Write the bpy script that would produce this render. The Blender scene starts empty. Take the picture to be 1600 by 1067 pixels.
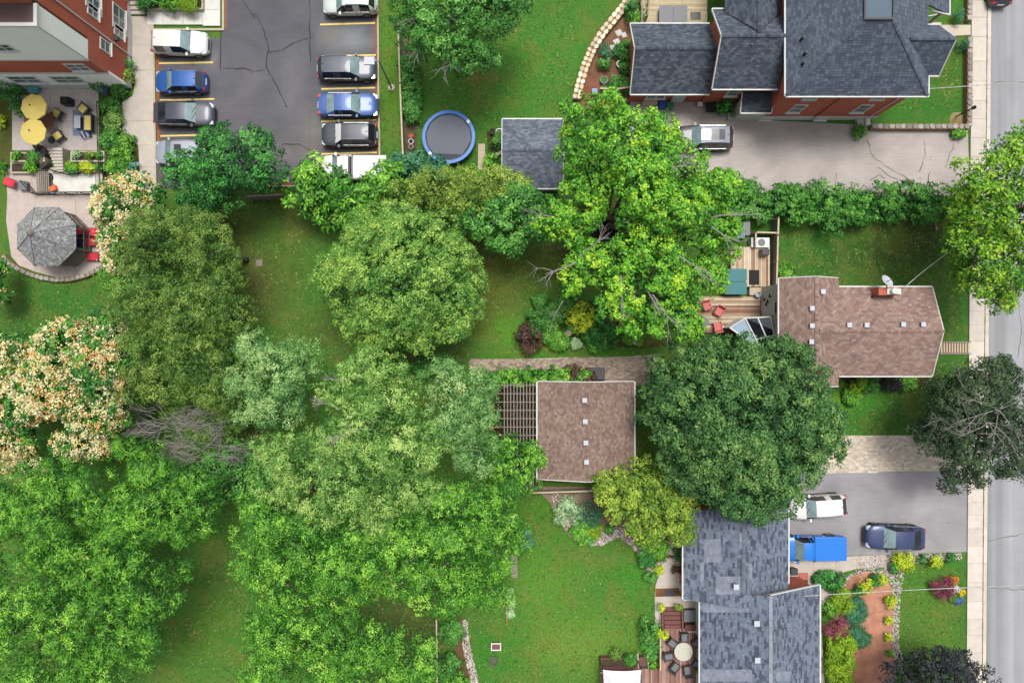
import bpy, bmesh, math, random
import numpy as np
from mathutils import Vector
from math import pi, sin, cos, radians
random.seed(7); rng = np.random.default_rng(7)
scene = bpy.context.scene
COL = scene.collection
# ---------------- camera, light, exposure
H = 55.0; S0 = 82.0/1600
cam = bpy.data.cameras.new('camera'); cam.sensor_width = 36; cam.lens = 36*H/82.0
cam.clip_end = 2000
camo = bpy.data.objects.new('camera', cam); camo.location = (0, 0, H); COL.objects.link(camo)
scene.camera = camo
scene.view_settings.view_transform = 'Standard'; scene.view_settings.look = 'None'
scene.view_settings.gamma = 1; scene.view_settings.use_curve_mapping = False
scene.view_settings.exposure = EXPOSURE = 0.98
SUN_EL, SUN_AZ = 72, 15        # azimuth measured from +Y towards +X
world = bpy.data.worlds.new('World'); scene.world = world; world.use_nodes = True
wn = world.node_tree.nodes; wl = world.node_tree.links
sky = wn.new('ShaderNodeTexSky'); sky.sky_type = 'NISHITA'; sky.sun_disc = False
sky.sun_elevation = radians(SUN_EL); sky.sun_rotation = radians(SUN_AZ)
sky.air_density = 1.0; sky.dust_density = 4.0
hs = wn.new('ShaderNodeHueSaturation'); hs.inputs['Saturation'].default_value = 0.28
wl.new(sky.outputs[0], hs.inputs['Color']); wl.new(hs.outputs[0], wn['Background'].inputs[0])
wn['Background'].inputs[1].default_value = 0.095
sun = bpy.data.lights.new('sun', 'SUN'); sun.energy = 1.5; sun.angle = radians(20); sun.color = (1, .965, .9)
suno = bpy.data.objects.new('sun', sun); COL.objects.link(suno)
_d = Vector((sin(radians(SUN_AZ))*cos(radians(SUN_EL)), cos(radians(SUN_AZ))*cos(radians(SUN_EL)), sin(radians(SUN_EL))))
suno.rotation_euler = _d.to_track_quat('Z', 'Y').to_euler(); suno.location = (0, 0, 80)
scene.cycles.use_denoising = True
scene.cycles.max_bounces = 6; scene.cycles.diffuse_bounces = 3; scene.cycles.transmission_bounces = 4
scene.cycles.transparent_max_bounces = 8

# ---------------- helpers
def P(px, py, z=0.0):
    k = S0*(H-z)/H
    return Vector(((px-800)*k, (533.5-py)*k, z))
def PX(px, z=0): return (px-800)*S0*(H-z)/H
def PY(py, z=0): return (533.5-py)*S0*(H-z)/H
def lin(c):
    c /= 255.0
    return c/12.92 if c <= .04045 else ((c+.055)/1.055)**2.4
def C(r, g, b, f=.68): return (lin(r)*f, lin(g)*f, lin(b)*f)
def setp(o, label=None, cat=None, group=None, kind=None):
    if label: o['label'] = label
    if cat: o['category'] = cat
    if group: o['group'] = group
    if kind: o['kind'] = kind
    return o
ORG = {}
def thing(name, label, cat, loc=(0, 0, 0), rz=0, group=None):
    o = bpy.data.objects.new(name, None); COL.objects.link(o); o.empty_display_size = .3
    o.location = loc; o.rotation_euler = (0, 0, rz)
    ORG[o.name] = Vector(loc)
    return setp(o, label, cat, group)
class MB:
    def __init__(s): s.v = []; s.f = []; s.c = []
    def poly(s, pts, col=None):
        n = len(s.v); s.v += [tuple(p) for p in pts]; s.f.append(tuple(range(n, n+len(pts)))); s.c.append(col); return s
    def box(s, x0, x1, y0, y1, z0, z1, col=None):
        return s.hexa([(x0,y0,z0),(x1,y0,z0),(x1,y1,z0),(x0,y1,z0),(x0,y0,z1),(x1,y0,z1),(x1,y1,z1),(x0,y1,z1)], col)
    def hexa(s, p, col=None):
        n = len(s.v); s.v += [tuple(q) for q in p]
        for f in ((3,2,1,0),(4,5,6,7),(0,1,5,4),(1,2,6,5),(2,3,7,6),(3,0,4,7)):
            s.f.append(tuple(n+i for i in f)); s.c.append(col)
        return s
    def obox(s, c, ang, lx, ly, z0, z1, col=None):   # box turned by ang about its centre c
        ca, sa = cos(ang), sin(ang); q = []
        for z in (z0, z1):
            for a, b in ((-1,-1),(1,-1),(1,1),(-1,1)):
                x, y = a*lx/2, b*ly/2
                q.append((c[0]+x*ca-y*sa, c[1]+x*sa+y*ca, z))
        return s.hexa(q, col)
    def prism(s, pts, z0, z1, col=None, bottom=False):
        n = len(s.v); m = len(pts)
        s.v += [(p[0], p[1], z0) for p in pts]+[(p[0], p[1], z1) for p in pts]
        s.f.append(tuple(n+m+i for i in range(m))); s.c.append(col)
        if bottom: s.f.append(tuple(n+i for i in reversed(range(m)))); s.c.append(col)
        for i in range(m):
            j = (i+1) % m; s.f.append((n+i, n+j, n+m+j, n+m+i)); s.c.append(col)
        return s
    def bar(s, a, b, w, h=None, col=None):           # beam between two points, w wide and h deep
        a = Vector(a); b = Vector(b); h = h or w; d = (b-a).normalized()
        up = Vector((0,0,1)) if abs(d.z) < .95 else Vector((1,0,0))
        r = d.cross(up).normalized()*w/2; u = r.cross(d).normalized()*h/2
        return s.hexa([a-r-u, b-r-u, b+r-u, a+r-u, a-r+u, b-r+u, b+r+u, a+r+u], col)
    def tube(s, pts, rad, seg=6, cap=True, col=None):
        pts = [Vector(p) for p in pts]; n0 = len(s.v); m = len(pts)
        if not hasattr(rad, '__len__'): rad = [rad]*m
        for i, p in enumerate(pts):
            d = (pts[min(i+1, m-1)]-pts[max(i-1, 0)]).normalized()
            up = Vector((0,0,1)) if abs(d.z) < .9 else Vector((1,0,0))
            r = d.cross(up).normalized(); u = r.cross(d)
            for k in range(seg):
                a = 2*pi*k/seg; s.v.append(tuple(p+(r*cos(a)+u*sin(a))*rad[i]))
        for i in range(m-1):
            for k in range(seg):
                k2 = (k+1) % seg
                s.f.append((n0+i*seg+k, n0+i*seg+k2, n0+(i+1)*seg+k2, n0+(i+1)*seg+k)); s.c.append(col)
        if cap:
            s.f.append(tuple(n0+k for k in reversed(range(seg)))); s.c.append(col)
            s.f.append(tuple(n0+(m-1)*seg+k for k in range(seg))); s.c.append(col)
        return s
    def lathe(s, c, prof, seg=16, col=None, cap=True):    # prof: list of (radius, z)
        n0 = len(s.v)
        for r, z in prof:
            for k in range(seg):
                a = 2*pi*k/seg; s.v.append((c[0]+r*cos(a), c[1]+r*sin(a), c[2]+z))
        for i in range(len(prof)-1):
            for k in range(seg):
                k2 = (k+1) % seg
                s.f.append((n0+i*seg+k, n0+i*seg+k2, n0+(i+1)*seg+k2, n0+(i+1)*seg+k)); s.c.append(col)
        if cap:
            s.f.append(tuple(n0+(len(prof)-1)*seg+k for k in range(seg))); s.c.append(col)
        return s
def link(name, me, m, parent=None, kind=None, smooth=False):
    if m: me.materials.append(m)
    if smooth: me.polygons.foreach_set('use_smooth', [True]*len(me.polygons))
    o = bpy.data.objects.new(name, me); COL.objects.link(o)
    if parent is not None:
        o.parent = parent; ORG[o.name] = ORG.get(parent.name, Vector((0,0,0)))
    if kind: o['kind'] = kind
    return o
def build(name, mb, m, parent=None, local=False, kind=None, smooth=False):
    me = bpy.data.meshes.new(name)
    v = mb.v
    if parent is not None and not local:
        g = ORG.get(parent.name, Vector((0,0,0)))
        v = [(a-g.x, b-g.y, c-g.z) for a, b, c in v]
    me.from_pydata(v, [], mb.f)
    if mb.c and mb.c[0] is not None:
        at = me.attributes.new('Col', 'FLOAT_COLOR', 'FACE')
        at.data.foreach_set('color', [x for c in mb.c for x in (*c[:3], 1)])
    me.update()
    return link(name, me, m, parent, kind, smooth)
def top(o, label, cat, group=None): return setp(o, label, cat, group)
def npmesh(name, verts, quads, cols, m, parent=None, kind=None):
    """many quads at once; verts (N,3) world, quads (M,4), cols (M,3)"""
    me = bpy.data.meshes.new(name)
    if parent is not None:
        g = ORG.get(parent.name, Vector((0,0,0))); verts = verts-np.array(g)
    nq = len(quads); w = quads.shape[1]
    me.vertices.add(len(verts)); me.vertices.foreach_set('co', verts.astype(np.float32).ravel())
    me.loops.add(nq*w); me.loops.foreach_set('vertex_index', quads.astype(np.int32).ravel())
    me.polygons.add(nq); me.polygons.foreach_set('loop_start', np.arange(nq, dtype=np.int32)*w)
    me.polygons.foreach_set('loop_total', np.full(nq, w, np.int32))
    me.update(calc_edges=True)
    at = me.attributes.new('Col', 'FLOAT_COLOR', 'FACE')
    c4 = np.ones((nq, 4), np.float32); c4[:, :3] = cols; at.data.foreach_set('color', c4.ravel())
    return link(name, me, m, parent, kind)
def copy_tree(o, parent=None):
    c = o.copy(); COL.objects.link(c)
    if parent is not None: c.parent = parent
    for ch in list(o.children): copy_tree(ch, c)
    return c
def clone(root, loc, rz=0, label=None, group=None):
    c = copy_tree(root); c.location = loc; c.rotation_euler = (0, 0, rz)
    if label: c['label'] = label
    if group: c['group'] = group
    return c

# ---------------- materials
def nodes(name):
    m = bpy.data.materials.new(name); m.use_nodes = True
    nt = m.node_tree; return m, nt, nt.nodes['Principled BSDF']
def simple(name, col, rough=.7, var=.18, scale=3.0, fine=40.0, bump=.0, metal=0, coat=0, spec=None, attr=False, stretch=None):
    m, nt, b = nodes(name); N = nt.nodes; L = nt.links
    tc = N.new('ShaderNodeTexCoord'); src = tc.outputs['Object']
    if stretch:
        mp = N.new('ShaderNodeMapping'); mp.inputs['Scale'].default_value = stretch; L.new(src, mp.inputs[0]); src = mp.outputs[0]
    n1 = N.new('ShaderNodeTexNoise'); n1.inputs['Scale'].default_value = scale; n1.inputs['Detail'].default_value = 5
    n2 = N.new('ShaderNodeTexNoise'); n2.inputs['Scale'].default_value = fine; n2.inputs['Detail'].default_value = 3
    L.new(src, n1.inputs['Vector']); L.new(src, n2.inputs['Vector'])
    ad = N.new('ShaderNodeMath'); ad.operation = 'ADD'; L.new(n1.outputs['Fac'], ad.inputs[0]); L.new(n2.outputs['Fac'], ad.inputs[1])
    mr = N.new('ShaderNodeMapRange'); mr.inputs['From Min'].default_value = .6; mr.inputs['From Max'].default_value = 1.4
    mr.inputs['To Min'].default_value = 1-var; mr.inputs['To Max'].default_value = 1+var
    L.new(ad.outputs[0], mr.inputs['Value'])
    mx = N.new('ShaderNodeVectorMath'); mx.operation = 'SCALE'; L.new(mr.outputs[0], mx.inputs['Scale'])
    if attr:
        a = N.new('ShaderNodeAttribute'); a.attribute_name = 'Col'; L.new(a.outputs['Color'], mx.inputs[0])
    else: mx.inputs[0].default_value = col[:3]
    L.new(mx.outputs[0], b.inputs['Base Color'])
    b.inputs['Roughness'].default_value = rough; b.inputs['Metallic'].default_value = metal
    b.inputs['Coat Weight'].default_value = coat; b.inputs['Coat Roughness'].default_value = .06
    if spec is not None: b.inputs['Specular IOR Level'].default_value = spec
    if bump:
        bp = N.new('ShaderNodeBump'); bp.inputs['Strength'].default_value = bump; bp.inputs['Distance'].default_value = .03
        L.new(n2.outputs['Fac'], bp.inputs['Height']); L.new(bp.outputs[0], b.inputs['Normal'])
    return m
def leafmat(name, trans=.22, rough=.55):
    m, nt, b = nodes(name); N = nt.nodes; L = nt.links
    a = N.new('ShaderNodeAttribute'); a.attribute_name = 'Col'
    L.new(a.outputs['Color'], b.inputs['Base Color']); b.inputs['Roughness'].default_value = rough
    b.inputs['Specular IOR Level'].default_value = .35
    t = N.new('ShaderNodeBsdfTranslucent'); L.new(a.outputs['Color'], t.inputs['Color'])
    mx = N.new('ShaderNodeMixShader'); mx.inputs[0].default_value = trans
    L.new(b.outputs[0], mx.inputs[1]); L.new(t.outputs[0], mx.inputs[2])
    L.new(mx.outputs[0], N['Material Output'].inputs['Surface'])
    return m
def glass(name, col, rough=.08):
    m, nt, b = nodes(name); N = nt.nodes; L = nt.links
    n = N.new('ShaderNodeTexNoise'); n.inputs['Scale'].default_value = 1.7; n.inputs['Detail'].default_value = 1
    tc = N.new('ShaderNodeTexCoord'); L.new(tc.outputs['Object'], n.inputs['Vector'])
    cr = N.new('ShaderNodeMix'); cr.data_type = 'RGBA'; cr.inputs['A'].default_value = (*[c*.55 for c in col], 1); cr.inputs['B'].default_value = (*[min(1, c*1.35) for c in col], 1)
    L.new(n.outputs['Fac'], cr.inputs['Factor']); L.new(cr.outputs['Result'], b.inputs['Base Color'])
    b.inputs['Roughness'].default_value = rough; b.inputs['Specular IOR Level'].default_value = .9
    return m
M = {}
M['leaf'] = leafmat('leaf', .14); M['leafdull'] = leafmat('leaf_dull', .1, .7)
M['petal'] = leafmat('petal', .3, .8)
M['bark'] = simple('bark', C(96,84,74), .9, .35, 4, 30, .5)
M['deadwood'] = simple('dead_wood', C(160,154,148), .9, .3, 6, 40, .2)
M['shingle'] = simple('shingle_granules', None, .93, .22, .9, 60, .15, attr=True)
M['attr'] = simple('weathered_pieces', None, .85, .16, 2, 50, .15, attr=True)
M['brick'] = simple('red_brick', C(196,104,80), .9, .22, .8, 26, .3)
M['whitetrim'] = simple('white_paint', C(228,228,224), .5, .06, 2, 20)
M['stucco'] = simple('white_stucco', C(240,240,234,.95), .85, .06, .7, 40, .15)
M['greystucco'] = simple('grey_render', C(214,214,212,.85), .85, .1, .7, 40, .15)
M['cream'] = simple('cream_siding', C(206,208,194), .7, .07, .8, 30, .05)
M['concrete'] = simple('concrete', C(206,196,184), .9, .10, .7, 30, .15)
M['concrete2'] = simple('pale_concrete', C(222,222,214), .9, .09, .7, 30, .15)
M['kerb'] = simple('kerb_concrete', C(196,186,160), .9, .16, 2, 30, .2)
M['redkerb'] = simple('rusty_leaf_litter', C(150,98,62), .95, .35, 2, 25, .4)
M['paint'] = simple('yellow_line_paint', C(246,218,120), .8, .18, 4, 40)
M['crack'] = simple('crack_sealant', C(52,50,54), .8, .3, 6, 30)
M['crackpale'] = simple('dirt_in_cracks', C(110,104,96), .9, .3, 6, 30)
M['brown'] = simple('brown_timber', C(128,84,70), .8, .25, 3, 30, .2)
M['deck'] = simple('deck_timber', None, .85, .2, 2, 30, .2, attr=True)
M['greytimber'] = simple('grey_timber', C(150,142,130), .9, .2, 4, 30, .3)
M['palewood'] = simple('pale_timber', C(205,190,160), .85, .14, 4, 30, .2)
M['black'] = simple('black_metal', C(32,32,34), .4, .15, 8, 40, metal=.3)
M['rubber'] = simple('rubber', C(30,30,32), .85, .15, 8, 40)
M['chrome'] = simple('bright_metal', C(210,212,215), .25, .05, 8, 40, metal=.9)
M['grey'] = simple('grey_plastic', C(120,122,126), .6, .12, 5, 40)
M['darkgrey'] = simple('dark_grey_plastic', C(64,66,70), .6, .15, 5, 40)
M['soil'] = simple('dark_soil', C(78,62,46), .95, .35, 1.5, 22, .6)
M['terracotta'] = simple('terracotta', C(190,104,70), .85, .12, 5, 30)
M['whiteplastic'] = simple('white_plastic', C(236,236,236), .45, .04, 5, 30)
M['glass'] = glass('window_glass', C(110,128,130), .12)
M['darkglass'] = glass('dark_glass', C(38,42,50), .1)
M['carglass'] = glass('windscreen', C(140,166,168), .08)  # pale base has the reflected sky put into the colour
M['sideglass'] = glass('side_glass', C(36,44,52), .08)
M['yellow'] = simple('yellow_canvas', C(238,216,118), .85, .07, 2, 50)
M['red'] = simple('red_fabric', C(226,52,76), .7, .1, 3, 50)
M['salmon'] = simple('faded_red_plastic', C(214,110,104), .6, .12, 4, 40)
M['blue'] = simple('blue_pvc', C(24,112,190), .45, .16, 1.0, 40)
M['teal'] = simple('teal_vinyl', C(52,124,128), .6, .08, 1.5, 50)
M['net'] = simple('black_mesh_mat', C(66,70,80), .8, .1, 1, 90)
M['orangewood'] = simple('fresh_timber', C(200,130,84), .8, .12, 4, 30)
M['redwood'] = simple('red_brown_timber', C(124,78,72), .8, .25, 3, 30, .2)
M['orange'] = simple('orange_plastic', C(232,110,50), .6, .1, 4, 40)
# ---------------- flat ground sheets with soft changes of colour, some of them painted shade
def sheet(name, pts_px, z, m, base, blobs=(), step=.9, world_pts=None, label=None, kind='structure', parent=None, thick=0):
    bm = bmesh.new()
    pts = world_pts or [P(a, b, z)[:2] for a, b in pts_px]
    bm.faces.new([bm.verts.new((x, y, z)) for x, y in pts])
    bmesh.ops.triangulate(bm, faces=bm.faces[:])
    xs = [p[0] for p in pts]; ys = [p[1] for p in pts]
    if step:
        for lo, hi, no in ((min(xs), max(xs), (1,0,0)), (min(ys), max(ys), (0,1,0))):
            c = max(lo, -50)+step
            while c < min(hi, 50):
                co = (c,0,0) if no[0] else (0,c,0)
                bmesh.ops.bisect_plane(bm, geom=bm.verts[:]+bm.edges[:]+bm.faces[:], plane_co=co, plane_no=no); c += step
    me = bpy.data.meshes.new(name); 
    for f in bm.faces:
        if f.normal.z < 0: f.normal_flip()
    bm.to_mesh(me); bm.free()
    n = len(me.vertices); co = np.empty(n*3, np.float32); me.vertices.foreach_get('co', co); co = co.reshape(-1, 3)
    col = np.tile(np.array(base, np.float32), (n, 1))
    for bx, by, r, c, *am in blobs:
        w = P(bx, by); ry = (am[1] if len(am) > 1 else r)*S0; a = am[0] if am else 1.0
        g = a*np.exp(-(((co[:,0]-w.x)/(r*S0))**2+((co[:,1]-w.y)/ry)**2))[:, None]
        g = np.clip(g, 0, 1); col = col*(1-g)+np.array(c, np.float32)*g
    at = me.attributes.new('Col', 'FLOAT_COLOR', 'POINT')
    at.data.foreach_set('color', np.hstack([col, np.ones((n, 1), np.float32)]).astype(np.float32).ravel())
    o = link(name, me, m, parent, kind)
    if label: o['label'] = label
    return o
def groundmat(name, kind):
    m, nt, b = nodes(name); N = nt.nodes; L = nt.links
    a = N.new('ShaderNodeAttribute'); a.attribute_name = 'Col'
    g = N.new('ShaderNodeNewGeometry')
    def noise(sc, det=4, dist=0, vec=None, rough=.55):
        n = N.new('ShaderNodeTexNoise'); n.inputs['Scale'].default_value = sc; n.inputs['Detail'].default_value = det
        n.inputs['Distortion'].default_value = dist; n.inputs['Roughness'].default_value = rough
        L.new(vec or g.outputs['Position'], n.inputs['Vector']); return n.outputs['Fac']
    def rng_(src, f0, f1, t0, t1):
        r = N.new('ShaderNodeMapRange'); r.inputs[1].default_value = f0; r.inputs[2].default_value = f1
        r.inputs[3].default_value = t0; r.inputs[4].default_value = t1; L.new(src, r.inputs[0]); return r.outputs[0]
    def scale(c, f):
        v = N.new('ShaderNodeVectorMath'); v.operation = 'SCALE'; L.new(c, v.inputs[0]); L.new(f, v.inputs['Scale']); return v.outputs[0]
    def mix(fac, A, Bc):
        x = N.new('ShaderNodeMix'); x.data_type = 'RGBA'; L.new(fac, x.inputs['Factor']); L.new(A, x.inputs['A'])
        x.inputs['B'].default_value = (*Bc, 1); return x.outputs['Result']
    c = a.outputs['Color']
    if kind == 'lawn':
        c = mix(rng_(noise(.5, 5, .8), .46, .70, 0, .6), c, C(122,124,54))
        c = mix(rng_(noise(1.6, 5, .4), .52, .72, 0, .5), c, C(88,138,48))
        c = mix(rng_(noise(2.6, 5), .56, .74, 0, .5), c, C(34,72,24))
        c = scale(c, rng_(noise(7, 6, 0, None, .8), .3, .7, .60, 1.42))
        f = noise(42, 3, 0, None, .8); c = scale(c, rng_(f, .3, .7, .5, 1.5)); bs, bd, rough = f, .05, .9
    elif kind == 'asphalt':
        mp = N.new('ShaderNodeMapping'); mp.inputs['Scale'].default_value = (.5, 6, 1); mp.inputs['Rotation'].default_value = (0, 0, .03); L.new(g.outputs['Position'], mp.inputs[0])
        c = scale(c, rng_(noise(.35, 5, .5), .3, .7, .84, 1.16)); c = scale(c, rng_(noise(1.4, 4, 0, mp.outputs[0]), .3, .7, .93, 1.07))
        f = noise(30, 4, 0, None, .8); c = scale(c, rng_(f, .3, .7, .86, 1.14)); bs, bd, rough = f, .012, .88
    elif kind == 'road':
        mp = N.new('ShaderNodeMapping'); mp.inputs['Scale'].default_value = (2.2, .03, 1); mp.inputs['Rotation'].default_value = (0, 0, -.007); L.new(g.outputs['Position'], mp.inputs[0])
        c = scale(c, rng_(noise(.6, 3, 0, mp.outputs[0]), .3, .7, .82, 1.16)); c = scale(c, rng_(noise(.5, 5, 0), .3, .7, .94, 1.06))
        f = noise(30, 4, 0, None, .8); c = scale(c, rng_(f, .3, .7, .92, 1.08)); bs, bd, rough = f, .008, .85
    else:  # mulch / soil / gravel-like
        c = scale(c, rng_(noise(1.2, 5, .4), .3, .7, .75, 1.25)); f = noise(26, 5, 0, None, .8)
        c = scale(c, rng_(f, .3, .7, .6, 1.45)); bs, bd, rough = f, .05, .95
    L.new(c, b.inputs['Base Color']); b.inputs['Roughness'].default_value = rough; b.inputs['Specular IOR Level'].default_value = .25
    bp = N.new('ShaderNodeBump'); bp.inputs['Strength'].default_value = .7; bp.inputs['Distance'].default_value = bd
    L.new(bs, bp.inputs['Height']); L.new(bp.outputs[0], b.inputs['Normal'])
    return m
for k in ('lawn', 'asphalt', 'road', 'mulch'): M[k] = groundmat(k, k)
G1 = C(74,126,44); GD = C(80,90,40); GB = C(104,88,56); GL = C(100,142,50); GK = C(54,96,32); GR = C(84,68,46)
gro = MB().poly([(-500,-500,-.05),(500,-500,-.05),(500,500,-.05),(-500,500,-.05)])
build('ground', gro, simple('far_ground', C(74,92,46), .95, .3, .05, 3), kind='structure')
sheet('lawn', None, 0, M['lawn'], G1, [  # darker greens near trees have shade put into the colour; browns are soil
    (430,420,60,C(84,109,41)), (395,445,28,GB,.7,50), (430,480,22,GB,.35), (520,520,50,GD,.7,30), (470,345,80,GD,.8,26), (345,350,35,GR,.9,20), (350,380,26,GR,.8),
    (740,395,34,GR,.9,30), (760,470,40,C(102,91,38),.8,60), (800,430,55,C(95,95,38),.7), (800,520,45,C(98,170,45),.6,30), (905,560,120,C(68,134,34),.7,16),
    (660,560,60,GR,.8,20), (385,680,40,GD,.9,40), (385,730,22,GR,.8), (900,390,60,GR,.9,40), (950,360,60,C(68,50,41),.95), (1040,450,50,GR,.8,50),
    (1280,400,60,C(45,102,34)), (1370,395,70,C(59,75,27),.85,45), (1450,380,45,C(54,63,27),.9,50), (1240,400,40,C(52,118,43),.7), (1490,470,30,GK,.8,60),
    (1340,620,50,C(59,148,38),.8,40), (1390,660,60,GK,.9,22), (1450,600,50,C(34,56,22),.9,40), (1300,625,25,C(136,182,34),.6,14),
    (1450,170,60,C(50,118,38),.8,30), (1470,110,30,C(63,109,27),.8), (1440,340,30,GR,.6,14),
    (770,140,90,C(66,127,38),.8), (860,80,60,C(68,141,45),.8,50), (760,115,20,C(136,113,68),.6,12), (740,120,14,C(148,109,63),.7,10), (860,200,40,C(82,150,50),.6,30),
    (840,910,80,C(95,150,47),.8,70), (930,1010,90,C(109,152,52),.8,50), (870,1010,50,C(118,148,56),.6,30), (770,1020,50,C(59,132,34),.8), (990,900,30,C(68,145,38),.7,50), (850,800,40,C(79,127,31),.8,40),
    (330,930,50,C(72,104,34),.8,60), (310,1000,60,C(84,127,38),.8,60), (355,880,30,GR,.5), (620,1000,60,C(113,109,54),.5), (640,950,60,GR,.5), (150,1050,90,GK),
    (90,480,70,C(50,118,41),.8,30), (30,500,30,C(63,95,38),.6), (612,120,12,C(104,143,34),.9,120), (700,240,60,C(61,109,38),.6,20),
    (1440,930,40,C(82,132,38),.8,40), (1460,980,40,C(109,134,45),.5,30), (1500,940,14,C(54,118,38),.6,90), (400,300,50,C(68,52,38),.9,14), (560,310,80,C(56,50,34),.8,20)],
    step=.8, world_pts=[(-60,-42),(60,-42),(60,42),(-60,42)])
# street on the right
RD = sheet('road', [(1547,-700),(2150,-700),(2150,1900),(1540,1900)], .006, M['road'], C(162,163,166), [(1562,560,6,C(146,147,150),.5,800), (1590,560,7,C(172,176,182),.5,900), (1580,120,9,C(132,134,140),.5,30), (1572,880,12,C(140,142,148),.5,16)], step=1)
ASP = C(100,100,106)
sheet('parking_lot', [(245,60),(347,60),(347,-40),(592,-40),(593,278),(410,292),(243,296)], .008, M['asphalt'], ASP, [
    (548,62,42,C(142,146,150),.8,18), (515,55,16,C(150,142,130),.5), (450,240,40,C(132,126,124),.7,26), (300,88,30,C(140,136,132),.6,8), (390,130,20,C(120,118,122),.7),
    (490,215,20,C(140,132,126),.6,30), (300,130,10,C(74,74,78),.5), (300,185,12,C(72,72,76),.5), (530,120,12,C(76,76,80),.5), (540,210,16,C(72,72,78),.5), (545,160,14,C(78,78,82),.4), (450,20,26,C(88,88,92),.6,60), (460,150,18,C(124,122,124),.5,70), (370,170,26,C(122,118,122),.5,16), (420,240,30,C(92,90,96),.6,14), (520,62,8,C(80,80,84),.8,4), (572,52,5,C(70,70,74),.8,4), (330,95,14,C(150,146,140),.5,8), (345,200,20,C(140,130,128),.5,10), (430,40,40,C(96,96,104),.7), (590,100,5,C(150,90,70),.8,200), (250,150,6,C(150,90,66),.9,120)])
sheet('shared_driveway', [(985,150),(1170,150),(1190,188),(1512,203),(1516,306),(1140,306),(1140,290),(985,260)], .008, M['asphalt'], C(188,180,174), [
    (1300,198,120,C(172,162,156),.4,6), (1100,178,60,C(170,158,146),.6,14), (1240,200,16,C(150,138,130),.5), (1400,290,100,C(196,186,180),.5,12)])  # first blob paints a soft house shadow along the brick wall foot
sheet('asphalt_driveway', [(1228,738),(1512,734),(1511,862),(1322,868),(1228,872)], .008, M['asphalt'], C(160,158,160), [(1330,760,60,C(150,146,150),.6), (1440,760,40,C(166,160,162),.6)])
def ribbon(mb, pts, w, z=.014, jit=.05, sub=5):
    q = []
    for (a, b), (c, d) in zip(pts[:-1], pts[1:]):
        for k in range(sub): q.append((a+(c-a)*k/sub, b+(d-b)*k/sub))
    q.append(pts[-1]); r = [P(a, b)+Vector((random.uniform(-jit, jit), random.uniform(-jit, jit), 0)) for a, b in q]
    L_ = []; R_ = []
    for i, p in enumerate(r):
        d = (r[min(i+1, len(r)-1)]-r[max(i-1, 0)]); n = Vector((-d.y, d.x, 0)).normalized()*w/2*random.uniform(.4, 1.2)
        L_.append((p.x+n.x, p.y+n.y, z)); R_.append((p.x-n.x, p.y-n.y, z))
    for i in range(len(r)-1): mb.poly([R_[i], R_[i+1], L_[i+1], L_[i]])
lot = bpy.data.objects['parking_lot']; shd = bpy.data.objects['shared_driveway']; adr = bpy.data.objects['asphalt_driveway']
for pts in ([(398,20),(412,45),(419,75),(416,105),(430,130),(448,168)], [(419,82),(440,80),(462,66),(490,58)], [(380,0),(398,28)], [(410,110),(396,113),(384,108),(348,108)], [(484,0),(484,55),(485,100)], [(440,226),(470,226),(484,235)], [(345,45),(345,110)]):
    mb = MB(); ribbon(mb, pts, .10); build('crack', mb, M['crack'], lot)
mb = MB(); ribbon(mb, [(484,160),(483,235)], .12, jit=.03); build('crack', mb, M['crackpale'], lot)
for pts in ([(1356,218),(1362,245),(1385,260),(1430,285),(1440,300)], [(1490,225),(1478,262)], [(1445,218),(1446,240),(1436,268)], [(1308,270),(1304,300)], [(1360,282),(1372,274),(1382,278)], [(1370,262),(1400,280),(1425,290),(1438,303)], [(1452,270),(1448,302)], [(1386,293),(1400,300)]):
    mb = MB(); ribbon(mb, pts, .07, jit=.08); build('crack', mb, M['crackpale'], shd)
for pts in ([(1543,915),(1570,917),(1610,914)], [(1545,918),(1580,920),(1610,921)], [(1544,845),(1575,838),(1610,832)], [(1550,130),(1575,128),(1610,130)], [(1592,470),(1596,520),(1590,560)]):
    mb = MB(); ribbon(mb, pts, .06, jit=.06); build('crack', mb, M['crackpale'], RD)
for i, (x0, y0, x1, y1) in enumerate([(246,99.5,333,98),(250,157,335,155),(247,213,330,211),(500,39,586,36.5),(503,88.5,588,86.5),(502,139.5,586,137.5),(502,190,589,187.5),(502,241,589,238.5)]):
    a = P(x0, y0); b = P(x1, y1); n = Vector((0, .065, 0))
    mb = MB().poly([(a.x,a.y-.065,.013),(b.x,b.y-.065,.013),(b.x,b.y+.065,.013),(a.x,a.y+.065,.013)]); build('stall_line', mb, M['paint'], lot)
# kerbs and leaf litter round the lot
def strip(name, pts, w, z0, z1, m, parent=None, kind='structure'):
    mb = MB()
    for (a, b), (c, d) in zip(pts[:-1], pts[1:]):
        p, q = P(a, b), P(c, d); L = (q-p).length; mb.obox((p+q)/2, math.atan2(q.y-p.y, q.x-p.x), L, w, z0, z1)
    return build(name, mb, m, parent, kind=None if parent else kind)
strip('kerb', [(590.5,-40),(591.5,130),(594,282)], .13, 0, .14, M['kerb'])
strip('kerb', [(349.5,-40),(349.5,47)], .16, 0, .14, M['kerb']); strip('kerb', [(351,47.5),(236,47.5)], .16, 0, .141, M['kerb'])
strip('kerb', [(241,49),(244.5,296)], .13, 0, .14, M['kerb']); strip('kerb', [(410,292),(470,291)], .12, 0, .14, M['kerb'])
strip('leaf_litter', [(588,-40),(589,130),(590.5,240)], .16, 0, .016, M['redkerb'], kind='stuff')
strip('leaf_litter', [(245.5,80),(248.5,230)], .24, 0, .016, M['redkerb'], kind='stuff'); strip('leaf_litter', [(353,-40),(353,45)], .16, 0, .016, M['redkerb'], kind='stuff')
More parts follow.
